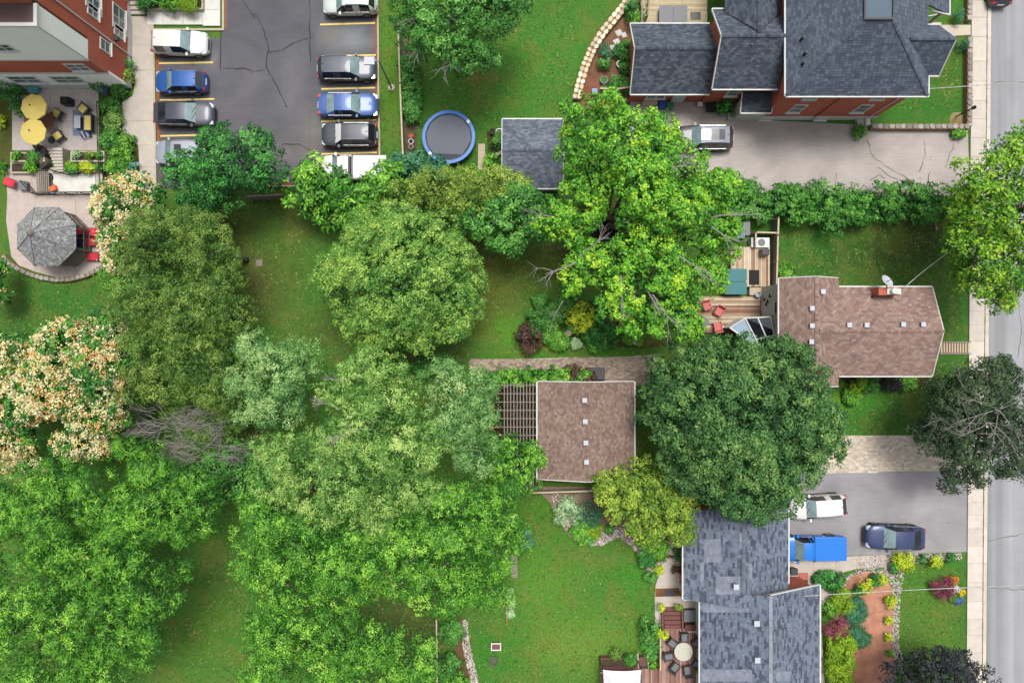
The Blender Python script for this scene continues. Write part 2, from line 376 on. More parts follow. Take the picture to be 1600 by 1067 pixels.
strip('leaf_litter', [(410,289),(460,288)], .2, 0, .016, M['redkerb'], kind='stuff')
# street pavement of cast slabs
def sw(y, o=0): return 1517-(y)*.0075+o
def slab_row(name, ylist, xo0, xo1, z, m, gap=.03, cell='slab', cols=None):
    base = MB(); a0, a1 = ylist[0], ylist[-1]
    base.prism([P(sw(a1,xo0),a1)[:2], P(sw(a1,xo1),a1)[:2], P(sw(a0,xo1),a0)[:2], P(sw(a0,xo0),a0)[:2]], -.02, z-.03)
    o = build(name, base, M['kerb'], kind='structure')
    for a, b in zip(ylist[:-1], ylist[1:]):
        c = random.uniform(.92, 1.07); mb = MB(); g = gap/S0/2
        mb.prism([P(sw(b,xo0),b-g)[:2], P(sw(b,xo1),b-g)[:2], P(sw(a,xo1),a+g)[:2], P(sw(a,xo0),a+g)[:2]], z-.03, z+random.uniform(-.004,.004), tuple(k*c for k in C(216,206,194)))
        build(cell, mb, M['attr'], o)
    return o
slab_row('sidewalk', [-60,-28,3,28.5,59,97,128,158,187,216,246,276,306,336,366,396,426,456,486,508,533,566,600,635,670,705,740,763,784,804,825,852,879,908,938,966,991,1018,1046,1075,1105], 0, 23.5, .12, M['attr'])
slab_row('kerb', [-60,0,60,140,200,260,320,390,450,520,580,650,700,760,823,879,940,1000,1105], 25, 30.5, .10, M['attr'], .02, 'kerb_stone')
mb = MB()
for y in range(-40, 1100, 9):
    if random.random() < .5: q = P(sw(y, 24.2), y); mb.obox((q.x, q.y), 1.57, random.uniform(.2,.7), .09, .0, random.uniform(.1,.13))
build('weeds', mb, simple('joint_weeds', C(128,112,70), .95, .4, 5, 40), kind='stuff')
strip('verge', [(sw(0,-2),-40),(sw(206,-2),206)], .14, 0, .03, simple('verge_grass', C(62,120,30), .95, .4, 5, 30, .5))
# ---- concrete paths
def slabs(name, quads, z, m='attr', col=C(206,196,184), kind='structure'):
    o = None
    xs = [p for q in quads for p in q]
    for q in quads:
        c = random.uniform(.93, 1.05); pts = [P(a, b)[:2] for a, b in q]
        cx = sum(p[0] for p in pts)/len(pts); cy = sum(p[1] for p in pts)/len(pts)
        pts = [(cx+(x-cx)*(1-.02/max(.1, abs(x-cx))), cy+(y-cy)*(1-.02/max(.1, abs(y-cy)))) for x, y in pts]
        if o is None:
            lo = MB()
            for qq in quads: lo.poly([P(a, b, 0)[:2]+(z-.02,) if False else (P(a,b).x, P(a,b).y, z-.02) for a, b in reversed(qq)])
            o = build(name, lo, M['kerb'], kind=kind)
        build('slab', MB().prism(pts, z-.03, z+random.uniform(-.003, .003), tuple(k*c for k in col)), M[m], o)
    return o
slabs('walkway', [[(205,27),(241,27),(241,72),(206,72)],[(206,72),(241,72),(241,111),(208,111)],[(208,111),(241,111),(242,151),(213,130)],[(213,130),(242,151),(242,190),(192,190),(192,160),(208,151)],
    [(192,190),(242,190),(243,228),(217,228),(192,214)],[(217,228),(243,228),(244,262),(219,262)],[(219,262),(244,262),(245,300),(221,300)]], .11)
slabs('pavement', [[(231,17),(256,17),(256,40),(231,40)],[(256,17),(287,17),(287,40),(256,40)],[(287,17),(318,17),(318,40),(287,40)],[(318,-12),(345,-12),(345,17),(318,17)],[(318,17),(345,17),(345,42),(318,42)],[(318,-60),(345,-60),(345,-12),(318,-12)]], .12, col=C(224,224,218))
o = None
st = thing('entrance_steps', 'flight of grey concrete steps going up between the tall brick building and the raised bed', 'steps', P(218,10))
for k in range(5): build('step', MB().box(PX(199),PX(228),PY(24-k*6),PY(24-(k+1)*6)-.01,0,.16*(k+1)), M['concrete'], st)
mb = MB()
for k in range(6): mb.bar(P(212+k*4,-6+k*5,1.2), P(216+k*4,-1+k*5,1.2-.1), .05); mb.bar(P(213+k*4,-6+k*5,.2), P(213+k*4,-6+k*5,1.2), .04)
top(build('handrail', mb, M['black']), 'black metal handrail beside the concrete entrance steps', 'railing')
slabs('terrace', [[(9,262),(44,262),(56,306),(12,306)],[(56,306),(119,306),(119,345),(56,345)],[(119,306),(160,306),(160,345),(119,345)],[(12,306),(56,306),(56,345),(10,345)],[(10,345),(56,345),(56,400),(18,400)],[(56,345),(119,345),(119,400),(56,400)],[(119,345),(165,345),(172,400),(119,400)],
    [(18,400),(56,400),(56,425),(30,415)],[(56,400),(119,400),(119,432),(90,434),(56,425)],[(119,400),(172,400),(170,412),(150,425),(119,432)],[(44,262),(160,262),(165,306),(56,306)]], .06, col=C(206,190,182))
slabs('patio', [[(20,150),(80,150),(80,190),(20,190)],[(80,150),(155,150),(155,190),(80,190)],[(20,190),(80,190),(80,236),(20,236)],[(80,190),(155,190),(155,236),(80,236)],[(60,139),(155,139),(155,150),(60,150)]], .10, col=C(204,194,188))
slabs('front_path', [[(1233,873),(1270,871),(1270,900),(1233,900)],[(1270,871),(1305,870),(1305,897),(1270,900)],[(1305,870),(1340,868),(1338,888),(1305,897)],[(1340,868),(1385,866),(1384,884),(1338,888)],[(1262,900),(1305,897),(1320,896),(1290,935),(1282,962),(1262,940)],[(1262,940),(1282,962),(1290,1085),(1276,1085)]], .05, col=C(204,192,180))
slabs('garden_path', [[(1470,40),(1516,40),(1516,56),(1478,58)],[(1440,36),(1470,36),(1470,58),(1460,50)]], .09, col=C(212,200,180))
slabs('side_path', [[(1036,870),(1072,870),(1066,915),(1024,915)],[(1040,845),(1066,845),(1072,870),(1036,870)],[(1024,915),(1072,915),(1068,928),(1023,928)],[(1023,928),(1066,928),(1066,952),(1023,952)],[(1066,936),(1090,936),(1092,965),(1066,965)],[(1023,952),(1066,952),(1055,985),(1023,985)]], .05, col=C(204,192,180))
o = slabs('stepping_stones', [[(747,225),(758,225),(758,236),(747,236)],[(747,236),(758,236),(758,248),(747,248)],[(747,248),(757,248),(757,256),(747,256)],[(747,256),(756,256),(756,266),(747,266)]], .04, col=C(206,184,160))
# ---- small pavers (2-4 px each): real but joined
def inpoly(x, y, pts):
    c = False; j = len(pts)-1
    for i in range(len(pts)):
        (xi, yi), (xj, yj) = pts[i], pts[j]
        if (yi > y) != (yj > y) and x < (xj-xi)*(y-yi)/(yj-yi)+xi: c = not c
        j = i
    return c
def pavers(name, pts_px, a, b, z, cols, ang=0, label=None):
    pts = [P(*p)[:2] for p in pts_px]; xs = [p[0] for p in pts]; ys = [p[1] for p in pts]
    mb = MB(); y = min(ys); r = 0
    sub = MB().poly([(x, y_, z-.03) for x, y_ in reversed(pts)]); 
    so = build(name, sub, M['concrete'], kind='structure')
    so.data.update()
    while y < max(ys):
        x = min(xs)+(a/2 if r % 2 else 0)
        while x < max(xs):
            if inpoly(x, y, pts):
                c = random.choice(cols); f = random.uniform(.8, 1.15)
                mb.obox((x+random.uniform(-.005,.005), y), ang+random.uniform(-.02,.02), a-.012, b-.012, z-.02, z+random.uniform(-.006,.006), tuple(k*f for k in c))
            x += a
        y += b; r += 1
    build('pavers', mb, M['attr'], so, kind='stuff')
    return so
pavers('paved_path', [(735,562),(990,557),(1030,553),(1030,600),(985,603),(945,603),(945,574),(735,580)], .24, .14, .05, [C(168,148,132), C(182,160,140), C(150,130,116), C(190,176,150)])
pavers('paved_driveway', [(1270,682),(1440,680),(1511,676),(1511,733),(1270,740)], .26, .15, .05, [C(220,206,186), C(214,198,180), C(226,214,194), C(206,190,172)])
# ---- planting beds
MUL = C(156,104,80)
sheet('mulch_bed', [(1300,930),(1318,905),(1345,893),(1368,892),(1385,905),(1396,922),(1398,950),(1396,1000),(1400,1100),(1290,1100)], .02, M['mulch'], C(196,140,116), [(1340,1040,40,C(160,108,84),.6), (1330,910,20,C(150,104,76),.6)])
sheet('flower_bed', [(832,760),(1085,760),(1076,850),(1050,880),(1040,905),(1010,895),(1000,870),(985,850),(965,838),(940,852),(915,852),(890,838),(872,812),(860,785)], .02, M['mulch'], C(150,128,112), [(960,790,40,C(96,62,44),.8)])
sheet('soil_bed', [(928,60),(950,50),(985,0),(1000,0),(1000,40),(985,60),(985,160),(960,175),(895,170),(905,150)], .02, M['mulch'], C(130,96,74), [(915,140,20,C(166,96,72),.6)])
sheet('soil_bed', [(822,500),(832,482),(850,470),(880,462),(920,470),(1050,480),(1045,540),(1000,545),(960,541),(900,541),(850,543),(822,546),(806,532),(812,515)], .015, M['lawn'], C(64,92,36), [(900,500,30,C(76,66,40),.5), (1000,520,50,C(76,60,44),.7), (830,530,20,C(70,60,44),.8)])
sheet('soil_bed', [(166,60),(200,90),(213,130),(190,160),(190,214),(215,228),(220,300),(160,300),(160,140)], .02, M['mulch'], C(80,84,40))
sheet('soil_bed', [(0,145),(22,145),(22,300),(12,300),(8,262),(0,262)], .02, M['mulch'], C(90,96,44))
sheet('soil_bed', [(716,962),(724,966),(730,1000),(742,1085),(700,1085),(706,1040),(712,1000)], .02, M['mulch'], C(112,86,58))
sheet('soil_bed', [(1238,900),(1262,905),(1262,925),(1290,892),(1312,892),(1285,935),(1270,925),(1238,925)], .016, M['mulch'], C(96,84,50))
sheet('soil_bed', [(770,575),(945,574),(945,604),(770,604)], .016, M['mulch'], C(58,54,34))
sheet('soil_bed', [(1310,588),(1455,588),(1440,605),(1330,606)], .016, M['mulch'], C(72,60,40))
sheet('soil_bed', [(627,60),(650,60),(652,260),(632,260)], .016, M['mulch'], C(98,88,70))
sheet('soil_bed', [(760,205),(800,205),(800,270),(765,262)], .016, M['mulch'], C(70,72,40))
def pebbles(name, pts_px, n, size, cols, z=.02, label=None):
    pts = [P(*p)[:2] for p in pts_px]; xs = [p[0] for p in pts]; ys = [p[1] for p in pts]
    V = []; Q = []; K = []; c = 0
    ar = [(x, y) for x, y in zip(rng.uniform(min(xs), max(xs), n*3), rng.uniform(min(ys), max(ys), n*3)) if inpoly(x, y, pts)][:n]
    for x, y in ar:
        s = size*random.uniform(.6, 1.3); a = random.uniform(0, pi); t = random.uniform(.6, 1)
        k = random.choice(cols); f = random.uniform(.8, 1.15)
        for r, zz in ((s, z-.02), (s*.9, z+s*.35), (s*.4, z+s*.6)):
            for q in range(4): V.append((x+r*cos(a+q*pi/2)*.5, y+r*t*sin(a+q*pi/2)*.5, zz))
        for l in (0, 4):
            for q in range(4): Q.append((c+l+q, c+l+(q+1) % 4, c+l+4+(q+1) % 4, c+l+4+q)); K.append(tuple(v*f for v in k))
        Q.append((c+8, c+9, c+10, c+11)); K.append(tuple(v*f for v in k)); c += 12
    return npmesh(name, np.array(V), np.array(Q), np.array(K), M['attr'], kind='stuff')
PB = [C(232,226,220), C(206,196,190), C(186,170,166), C(214,204,186), C(160,140,136)]
pebbles('gravel', [(860,770),(872,812),(890,838),(915,852),(940,852),(966,838),(986,852),(1000,872),(1012,897),(1026,904),(1024,888),(1046,872),(1020,840),(985,818),(950,825),(905,815),(880,780),(873,768)], 4200, .13, PB)
pebbles('gravel', [(1283,937),(1300,912),(1335,893),(1340,868),(1504,863),(1502,874),(1420,880),(1412,890),(1406,940),(1404,1000),(1412,1040),(1395,1040),(1392,1000),(1396,940),(1394,915),(1380,898),(1360,892),(1330,900),(1312,925),(1290,950)], 4600, .13, PB)
pebbles('gravel', [(722,968),(730,968),(733,1000),(742,1040),(752,1085),(742,1085),(732,1050),(723,1010)], 700, .14, PB)
pebbles('gravel', [(1064,838),(1074,838),(1074,936),(1060,920),(1064,880)], 300, .12, PB)
# ---- grass tufts: fine blades over every lawn
def tufts():
    n = 190000
    x = rng.uniform(-42, 41, n); y = rng.uniform(-28, 28, n)
    px = x/S0+800; py = 533.5-y/S0
    bad = ((px > 1505)) | ((px > 240) & (px < 592) & (py < 292)) | ((px > 1000) & (py > 170) & (py < 306)) | ((px > 1228) & (py > 676) & (py < 868)) | ((px < 250) & (py < 432)) | ((px > 735) & (px < 1030) & (py > 552) & (py < 600)) | ((px > 1270) & (px < 1415) & (py > 868)) | ((px > 1020) & (px < 1290) & (py > 840)) | ((px > 1095) & (px < 1206) & (py > 370) & (py < 520)) | ((px > 900) & (px < 1120) & (py < 175))|((px>1120)&(px<1505)&(py<40)) | ((px > 1330) & (px < 1512) & (py > 860) & (py < 885)) | ((px > 850) & (px < 1040) & (py > 760) & (py < 905) & (py-760 < 145)) & (px > 990) | ((px>1467)&(py>528)&(py<560))|((px>1500)&(py<215))|((px>592)&(px<606)&False)
    x, y = x[~bad], y[~bad]
    # clover, coarse and dry patches: the tufts thin out and change kind in irregular spots
    f = np.sin(x*1.9+np.sin(y*2.3)*1.5)*np.sin(y*2.1+np.sin(x*1.7)*1.4); g = np.sin(x*5.3+np.sin(y*4.1)*2)*np.sin(y*5.9+np.sin(x*4.7)*2); q = np.sin(x*.55+1.1*np.sin(y*.8))*np.sin(y*.6+1.3*np.sin(x*.5))
    keep = rng.uniform(0, 1, len(x)) < np.clip(.62+.3*f+.3*g, .12, 1); x, y, f, g, q = x[keep], y[keep], f[keep], g[keep], q[keep]
    n = len(x); a = rng.uniform(0, 2*pi, n); w = rng.uniform(.035, .085, n); h = rng.uniform(.03, .07, n)
    dx, dy = np.cos(a)*w, np.sin(a)*w; tx, ty = rng.normal(0, .05, n), rng.normal(0, .05, n)
    V = np.stack([np.stack([x-dx, y-dy, np.zeros(n)], 1), np.stack([x+dx, y+dy, np.zeros(n)], 1), np.stack([x+tx+dy*1.4, y+ty-dx*1.4, h], 1)], 1).reshape(-1, 3)
    V[2::3, 2] += 0; Q = np.arange(n*3).reshape(-1, 3)
    t = np.clip(rng.uniform(0, 1, n)*.7+.25*g+.15*f, 0, 1)[:, None]; c = np.array(C(44,92,26))*(1-t)+np.array(C(132,172,66))*t
    dry = (rng.uniform(0, 1, n) < np.clip(.10+.32*q+.12*g, .02, .6))[:, None]; c = np.where(dry, np.array(C(156,152,84))*rng.uniform(.6, 1.1, (n, 1)), c)
    npmesh('grass', V, Q, c, M['leaf'], kind='stuff')
    n = 2600; x = rng.uniform(-41, 36, n); y = rng.uniform(-27, 27, n); px = x/S0+800; py = 533.5-y/S0   # fallen leaves
    ok = (np.sin(x*.4)*np.sin(y*.5+1)+rng.normal(0, .5, n) > .1) & ~((px > 240) & (px < 590) & (py < 292)); x, y = x[ok], y[ok]; n = len(x)
    V, Q, K = leaves0(np.stack([x, y, np.full(n, .05)], 1), .11, np.array([C(170,140,60), C(130,96,50), C(190,180,90), C(110,130,50)])[rng.integers(0, 4, n)])
    npmesh('fallen_leaves', V, Q, K, M['leaf'], kind='stuff')
def leaves0(pos, s, cols):
    n = len(pos); a = rng.uniform(0, 6.28, n); u = np.stack([np.cos(a), np.sin(a), rng.normal(0, .25, n)], 1)*s; v = np.stack([-np.sin(a), np.cos(a), rng.normal(0, .25, n)], 1)*s*.6
    return np.stack([pos-u*.5, pos+v*.5, pos+u*.5, pos-v*.5], 1).reshape(-1, 3), np.arange(n*4).reshape(-1, 4), cols
tufts()
# ---------------- roofs
def shingle_plane(mb, poly, cols, tab=.30, row=.17, lift=.03, mixer=None, gap=.014):
    """real overlapping tabs laid in courses over one sloping (planar, convex) roof face"""
    p = [Vector(q) for q in poly]; n = Vector((0,0,0))
    for i in range(len(p)): n += p[i].cross(p[(i+1) % len(p)])
    n.normalize()
    if n.z < 0: n = -n
    v = Vector((0,0,1))-n*n.z; v = v.normalized() if v.length > 1e-4 else Vector((0,1,0)); u = v.cross(n).normalized()
    o = p[0]; q = [((a-o).dot(u), (a-o).dot(v)) for a in p]
    v0 = min(b for a, b in q); v1 = max(b for a, b in q); r = 0; y = v0
    while y < v1-.02:
        yc = min(y+row/2, v1-.005); xs = []
        for i in range(len(q)):
            (xa, ya), (xb, yb) = q[i], q[(i+1) % len(q)]
            if (ya > yc) != (yb > yc): xs.append(xa+(xb-xa)*(yc-ya)/(yb-ya))
        if len(xs) >= 2:
            a0, a1 = min(xs), max(xs); x = a0-(tab/2 if r % 2 else 0)-random.uniform(0, .03); i = 0; y2 = min(y+row+.02, v1)
            while x < a1:
                xa, xb = max(x, a0), min(x+tab-gap, a1)
                if xb-xa > .03:
                    c = mixer(xa, y, r, i) if mixer else random.choice(cols); f = random.uniform(.88, 1.12); c = tuple(k*f for k in c)
                    l2 = lift*random.uniform(.8, 1.25)
                    A = o+u*xa+v*y; B = o+u*xb+v*y; Cc = o+u*xb+v*y2; D = o+u*xa+v*y2
                    k = len(mb.v); mb.v += [tuple(w) for w in (A+n*l2, B+n*l2, Cc+n*.006, D+n*.006, A+n*.002, B+n*.002)]
                    mb.f += [(k,k+1,k+2,k+3), (k+4,k+5,k+1,k)]; mb.c += [c, tuple(j*.8 for j in c)]
                x += tab; i += 1
        y += row; r += 1
def slab3(mb, poly, t=.10):
    n = len(mb.v); m = len(poly); mb.v += [tuple(q) for q in poly]+[(q[0], q[1], q[2]-t) for q in poly]
    mb.f.append(tuple(n+i for i in range(m))); mb.f.append(tuple(n+m+i for i in reversed(range(m)))); mb.c += [None, None]
    for i in range(m):
        j = (i+1) % m; mb.f.append((n+i, n+m+i, n+m+j, n+j)); mb.c.append(None)
def roof(parent, planes, cols, ridges=(), gutters=(), deck=None, verges=(), capcol=None, **kw):
    """planes: ccw polygons. roof = deck, its children: shingles, ridge_cap, gutter"""
    mb = MB()
    for pl in planes: slab3(mb, pl)
    r = build('roof', mb, deck or M['roofdark'], parent)
    sh = MB()
    for pl in planes: shingle_plane(sh, pl, cols, **kw)
    build('shingles', sh, M['shingle'], r, kind='stuff')
    for a, b in ridges:
        a = Vector(a); b = Vector(b); d = (b-a); L = d.length; d.normalize(); s = Vector((-d.y, d.x, 0)).normalized(); mb = MB(); x = 0
        while x < L:
            c = random.choice(capcol or cols); f = random.uniform(.85, 1.1); c = tuple(k*f for k in c)
            p = a+d*x; q = a+d*min(x+.2, L); up = Vector((0,0,1))
            mb.poly([p+s*.13+up*.015, p+up*.085, q+up*.07, q+s*.13], c); mb.poly([p+up*.085, p-s*.13+up*.015, q-s*.13, q+up*.07], c)
            x += .18
        build('ridge_cap', mb, M['shingle'], r)
    for a, b in gutters:
        mb = MB(); mb.bar(Vector(a)+Vector((0,0,-.05)), Vector(b)+Vector((0,0,-.05)), .11, .12); build('gutter', mb, M['whitetrim'], r)
    for a, b in verges:
        mb = MB(); mb.bar(Vector(a)+Vector((0,0,-.06)), Vector(b)+Vector((0,0,-.06)), .06, .16); build('verge_board', mb, M['whitetrim'], r)
    return r
M['roofdark'] = simple('roof_felt', C(50,52,58), .95, .15)
M['roofbrown'] = simple('brown_roof_felt', C(84,62,56), .95, .15)
def gable_roof(parent, x0, x1, y0, y1, ze, zr, axis, cols, **kw):
    if axis == 'x':
        ym = (y0+y1)/2; pl = [[(x0,y0,ze),(x1,y0,ze),(x1,ym,zr),(x0,ym,zr)], [(x1,y1,ze),(x0,y1,ze),(x0,ym,zr),(x1,ym,zr)]]
        rd = [((x0,ym,zr),(x1,ym,zr))]; g = [((x0,y0-.05,ze),(x1,y0-.05,ze)),((x0,y1+.05,ze),(x1,y1+.05,ze))]
        vg = [((x,y0,ze),(x,ym,zr)) for x in (x0-.03,x1+.03)]+[((x,y1,ze),(x,ym,zr)) for x in (x0-.03,x1+.03)]
    else:
        xm = (x0+x1)/2; pl = [[(x0,y1,ze),(x0,y0,ze),(xm,y0,zr),(xm,y1,zr)], [(x1,y0,ze),(x1,y1,ze),(xm,y1,zr),(xm,y0,zr)]]
        rd = [((xm,y0,zr),(xm,y1,zr))]; g = [((x0-.05,y0,ze),(x0-.05,y1,ze)),((x1+.05,y0,ze),(x1+.05,y1,ze))]
        vg = [((x0,y,ze),(xm,y,zr)) for y in (y0-.03,y1+.03)]+[((x1,y,ze),(xm,y,zr)) for y in (y0-.03,y1+.03)]
    gi = kw.pop('gut', (0,1)); vi = kw.pop('vg', (0,1,2,3)); nr = kw.pop('norid', False)
    return roof(parent, pl, cols, [] if nr else rd, [g[i] for i in gi], verges=[vg[i] for i in vi], **kw)
def walls(parent, m, pts, z0, z1, name='wall'):
    for a, b in zip(pts[:-1], pts[1:]):
        d = Vector((b[0]-a[0], b[1]-a[1], 0)); n = Vector((d.y, -d.x, 0)).normalized()*.2; e = d.normalized()*.202; a = (a[0]+e.x, a[1]+e.y)   # outside is on the right; thickness goes inward
        build(name, MB().prism([a, b, (b[0]-n.x, b[1]-n.y), (a[0]-n.x, a[1]-n.y)], z0, z1), m, parent)
def gable_wall(parent, m, a, b, z0, ze, zr, name='gable_wall'):
    d = Vector((b[0]-a[0], b[1]-a[1], 0)); n = Vector((d.y, -d.x, 0)).normalized()*.2; mid = ((a[0]+b[0])/2, (a[1]+b[1])/2)
    mb = MB(); f = [(a[0],a[1],z0),(b[0],b[1],z0),(b[0],b[1],ze),(mid[0],mid[1],zr),(a[0],a[1],ze)]
    k = len(f); mb.v = [q for q in f]+[(q[0]-n.x, q[1]-n.y, q[2]) for q in f]
    mb.f = [tuple(range(k)), tuple(reversed(range(k, 2*k)))]+[(i, k+i, k+(i+1) % k, (i+1) % k) for i in range(k)]; mb.c = [None]*len(mb.f)
    build(name, mb, m, parent)
def window(parent, x, y, z, d, w, h, split=0, frame=None, name='window', pane='glass', door=False):
    """(x,y,z) = lower middle of the opening on the wall face; d = outward direction"""
    n = {'S': Vector((0,-1,0)), 'N': Vector((0,1,0)), 'E': Vector((1,0,0)), 'W': Vector((-1,0,0))}[d]; u = Vector((-n.y, n.x, 0))
    o = Vector((x, y, z)); mb = MB(); f = .09
    def bx(a0, a1, b0, b1, t0, t1):
        q = []
        for t in (t0, t1):
            for a, b in ((a0,b0),(a1,b0),(a1,b1),(a0,b1)): q.append(o+u*a+Vector((0,0,b))+n*t)
        mb.hexa(q)
    bx(-w/2,-w/2+f,0,h,0,.07); bx(w/2-f,w/2,0,h,0,.07); bx(-w/2+f,w/2-f,h-f,h,0,.068); bx(-w/2+f,w/2-f,0,f,0,.068)
    if not door: bx(-w/2+f,w/2-f,h/2-.03,h/2+.03,0,.05)
    for s in range(split): c = -w/2+w*(s+1)/(split+1); bx(c-.04,c+.04,f,h-f,0,.06)
    o_ = build(name, mb, frame or M['whitetrim'], parent)
    g = MB(); q = [o+u*a+Vector((0,0,b))+n*.03 for a, b in ((-w/2+f,f),(w/2-f,f),(w/2-f,h-f),(-w/2+f,h-f))]; g.poly(q)
    build('pane', g, M[pane], o_)
    if not door:
        s = MB(); q = []
        for t in (0, .16):
            for a, b in ((-w/2-.08,-.08),(w/2+.08,-.08),(w/2+.08,-.003),(-w/2-.08,-.003)): q.append(o+u*a+Vector((0,0,b))+n*t)
        s.hexa(q); build('sill', s, M['whitetrim'], o_)
    return o_
def pipe(parent, x, y, z0, z1, m, name='downpipe', r=.05):
    build(name, MB().tube([(x,y,z0),(x,y,z1)], r, 6), m, parent)
def roof_vent(parent, px, py, z, size=.3):
    p = P(px, py, z); mb = MB(); s = size
    mb.hexa([(p.x-s/2,p.y-s/2,z-.1),(p.x+s/2,p.y-s/2,z-.1),(p.x+s/2,p.y+s/2,z-.1),(p.x-s/2,p.y+s/2,z-.1),(p.x-s*.4,p.y-s*.4,z+.18),(p.x+s*.4,p.y-s*.4,z+.18),(p.x+s*.4,p.y+s*.4,z+.18),(p.x-s*.4,p.y+s*.4,z+.18)])
    v = build('roof_vent', mb, M['ventlead'], parent)
    build('vent_cap', MB().box(p.x-s*.55,p.x+s*.55,p.y-s*.55,p.y+s*.55,z+.2,z+.26), M['ventcap'], v)
M['ventlead'] = simple('lead_flashing', C(120,130,146), .5, .1, metal=.3); M['ventcap'] = simple('vent_cap', C(196,200,210), .5, .05)

# ---- tall brick building, top left
b = thing('apartment_building', 'tall red brick building with a white stucco bay and yellow parasols at its foot', 'building', P(150,100))
xe = PX(206); ys = PY(139); yb = PY(112)
walls(b, M['greystucco'], [(-52,ys),(xe,ys)], 0, .9); walls(b, M['stucco'], [(-52,ys),(xe,ys)], .9, 3.2); walls(b, M['brick'], [(-52,ys),(xe,ys)], 3.2, 5.7); walls(b, M['stucco'], [(-52,ys+.003),(xe,ys+.003)], 5.7, 11)
walls(b, M['brick'], [(xe,ys),(xe,42)], .6, 5.7); walls(b, M['greystucco'], [(xe+.01,ys),(xe+.01,42)], 0, .6); walls(b, M['stucco'], [(xe+.005,ys),(xe+.005,yb)], 5.7, 11)
walls(b, M['brick'], [(xe,yb),(xe,42)], 5.7, 14.5); walls(b, M['brick'], [(-52,yb),(xe-.25,yb)], 11.1, 14.4)
build('bay_roof', MB().box(-52, xe-.15, ys+.15, yb, 10.9, 11.05), simple('brown_flat_roof', C(112,92,88), .9, .15, 1, 30), b)
build('roof_edge', MB().box(xe-.15, xe+.08, ys-.08, yb, 10.9, 11.12).box(-52, xe-.15, ys-.08, ys+.15, 10.9, 11.121), M['whitetrim'], b)
build('roof', MB().box(-52, xe+.2, yb-.2, 42.2, 14.5, 14.7), M['roofdark'], b)
build('stucco_band', MB().box(-52, xe+.05, ys-.06, ys+.02, 5.6, 5.72), M['whitetrim'], b)
build('stucco_band', MB().box(-52, xe+.03, ys-.06, ys+.02, 3.1, 3.3).box(-52, xe-1, ys-.10, ys+.02, .95, 1.1), M['whitetrim'], b)
for x in (-40.8, -37.6, -34.3): window(b, x, ys, 1.3, 'S', 2.2, 1.4, 1)
for x, z in ((-32.0,3.7),): window(b, x, ys, z, 'S', 1.5, 1.3, 1)
for x in (-39.2, -35.0): window(b, x, ys+.003, 7.2, 'S', 1.3, 1.1, 1, pane='darkglass')
window(b, xe, PY(103), 3.0, 'E', .9, 1.3)
for z in (1.0, 4.3):
    window(b, xe, PY(47), z, 'E', 1.9, 1.7, 1); window(b, xe, PY(66), z+.2, 'E', .9, 1.3)
    window(b, xe, PY(-10), z, 'E', 1.9, 1.7, 1)
pipe(b, xe+.07, PY(90), 0, 14, M['whitetrim'], r=.06); pipe(b, xe+.05, ys-.05, 3.3, 11, M['greytimber'], r=.03)
build('wall_lamp', MB().box(xe,xe+.3,PY(84),PY(84)+.3,2.2,2.5), M['darkgrey'], b)
pipe(b, -39.6, ys-.08, 4.9, 5.6, M['whitetrim'])
build('outdoor_unit', MB().box(PX(163),PX(172),ys-.6,ys,.1,1.0), simple('blue_grey_box', C(110,130,146), .6), b)

# ---- red brick house, top right
GREY = [C(79,88,101), C(69,79,92), C(86,95,108), C(64,71,84), C(95,103,114)]; GREY2 = [C(90,99,115), C(80,90,106), C(97,106,121), C(75,84,99)]
hb = thing('brick_house', 'red brick house with blue-grey hipped roofs next to the shared driveway', 'house', P(1330,90))
x0, x1, y0 = 19.26, 29.26, 17.26; zt = 6.7; zp = 10.0; e = 3.87
ytop = 36.0; planes = [[(x0,y0,zt),(x1,y0,zt),(x1-4.3,y0+e,zp),(x0+e,y0+e,zp)], [(x0,ytop,zt),(x0,y0,zt),(x0+e,y0+e,zp),(x0+e,ytop,zp)], [(x1,y0,zt),(x1,ytop,zt),(x1-4.3,ytop,zp),(x1-4.3,y0+e,zp)]]
roof(hb, planes, GREY2, [((x0,y0,zt),(x0+e,y0+e,zp)), ((x1,y0,zt),(x1-4.3,y0+e,zp))], [((x0,y0-.05,zt),(x1+.05,y0-.05,zt)), ((x0-.05,y0,zt),(x0-.05,ytop,zt)), ((x1+.05,y0,zt),(x1+.05,y0+1.4,zt))])
build('flat_roof', MB().box(x0+e, x1-4.3, y0+e, ytop, zp-.3, zp-.1), simple('flat_roof_membrane', C(84,102,120), .7, .06), hb)
build('roof_curb', MB().box(x0+e-.1, x0+e+.04, y0+e-.1, ytop, zp-.1, zp+.12).box(x0+e+.04, x1-4.3, y0+e-.1, y0+e+.04, zp-.1, zp+.121), M['darkgrey'], hb)
wx0, wx1, wy = x0+.45, x1-.45, y0+.5
walls(hb, M['brick'], [(wx0,36),(wx0,wy),(wx1,wy),(wx1,36)], .8, zt); walls(hb, M['concrete2'], [(wx0-.04,36),(wx0-.04,wy-.05),(wx1+.04,wy-.05),(wx1+.04,36)], 0, .8, 'foundation_wall')
for x in (21.75, 26.7):
    window(hb, x, wy, 1.8, 'S', 1.0, 1.7); window(hb, x, wy, 4.7, 'S', 1.0, 1.5)
for x in (20.2, 24.6): window(hb, x, wy-.05, .15, 'S', .9, .45)
pipe(hb, 28.2, wy-.06, .3, 6.6, M['whitetrim']); pipe(hb, 23.9, wy-.06, .3, 6.6, M['black'], r=.03)
for px, py, zz in ((1253,61,7.6),(1257,85,7.6),(1254,100,7.5)):
    p = P(px, py, zz); build('vent_pipe', MB().tube([(p.x,p.y,zz-.3),(p.x,p.y,zz+.35)], .09, 8), M['black'], hb)
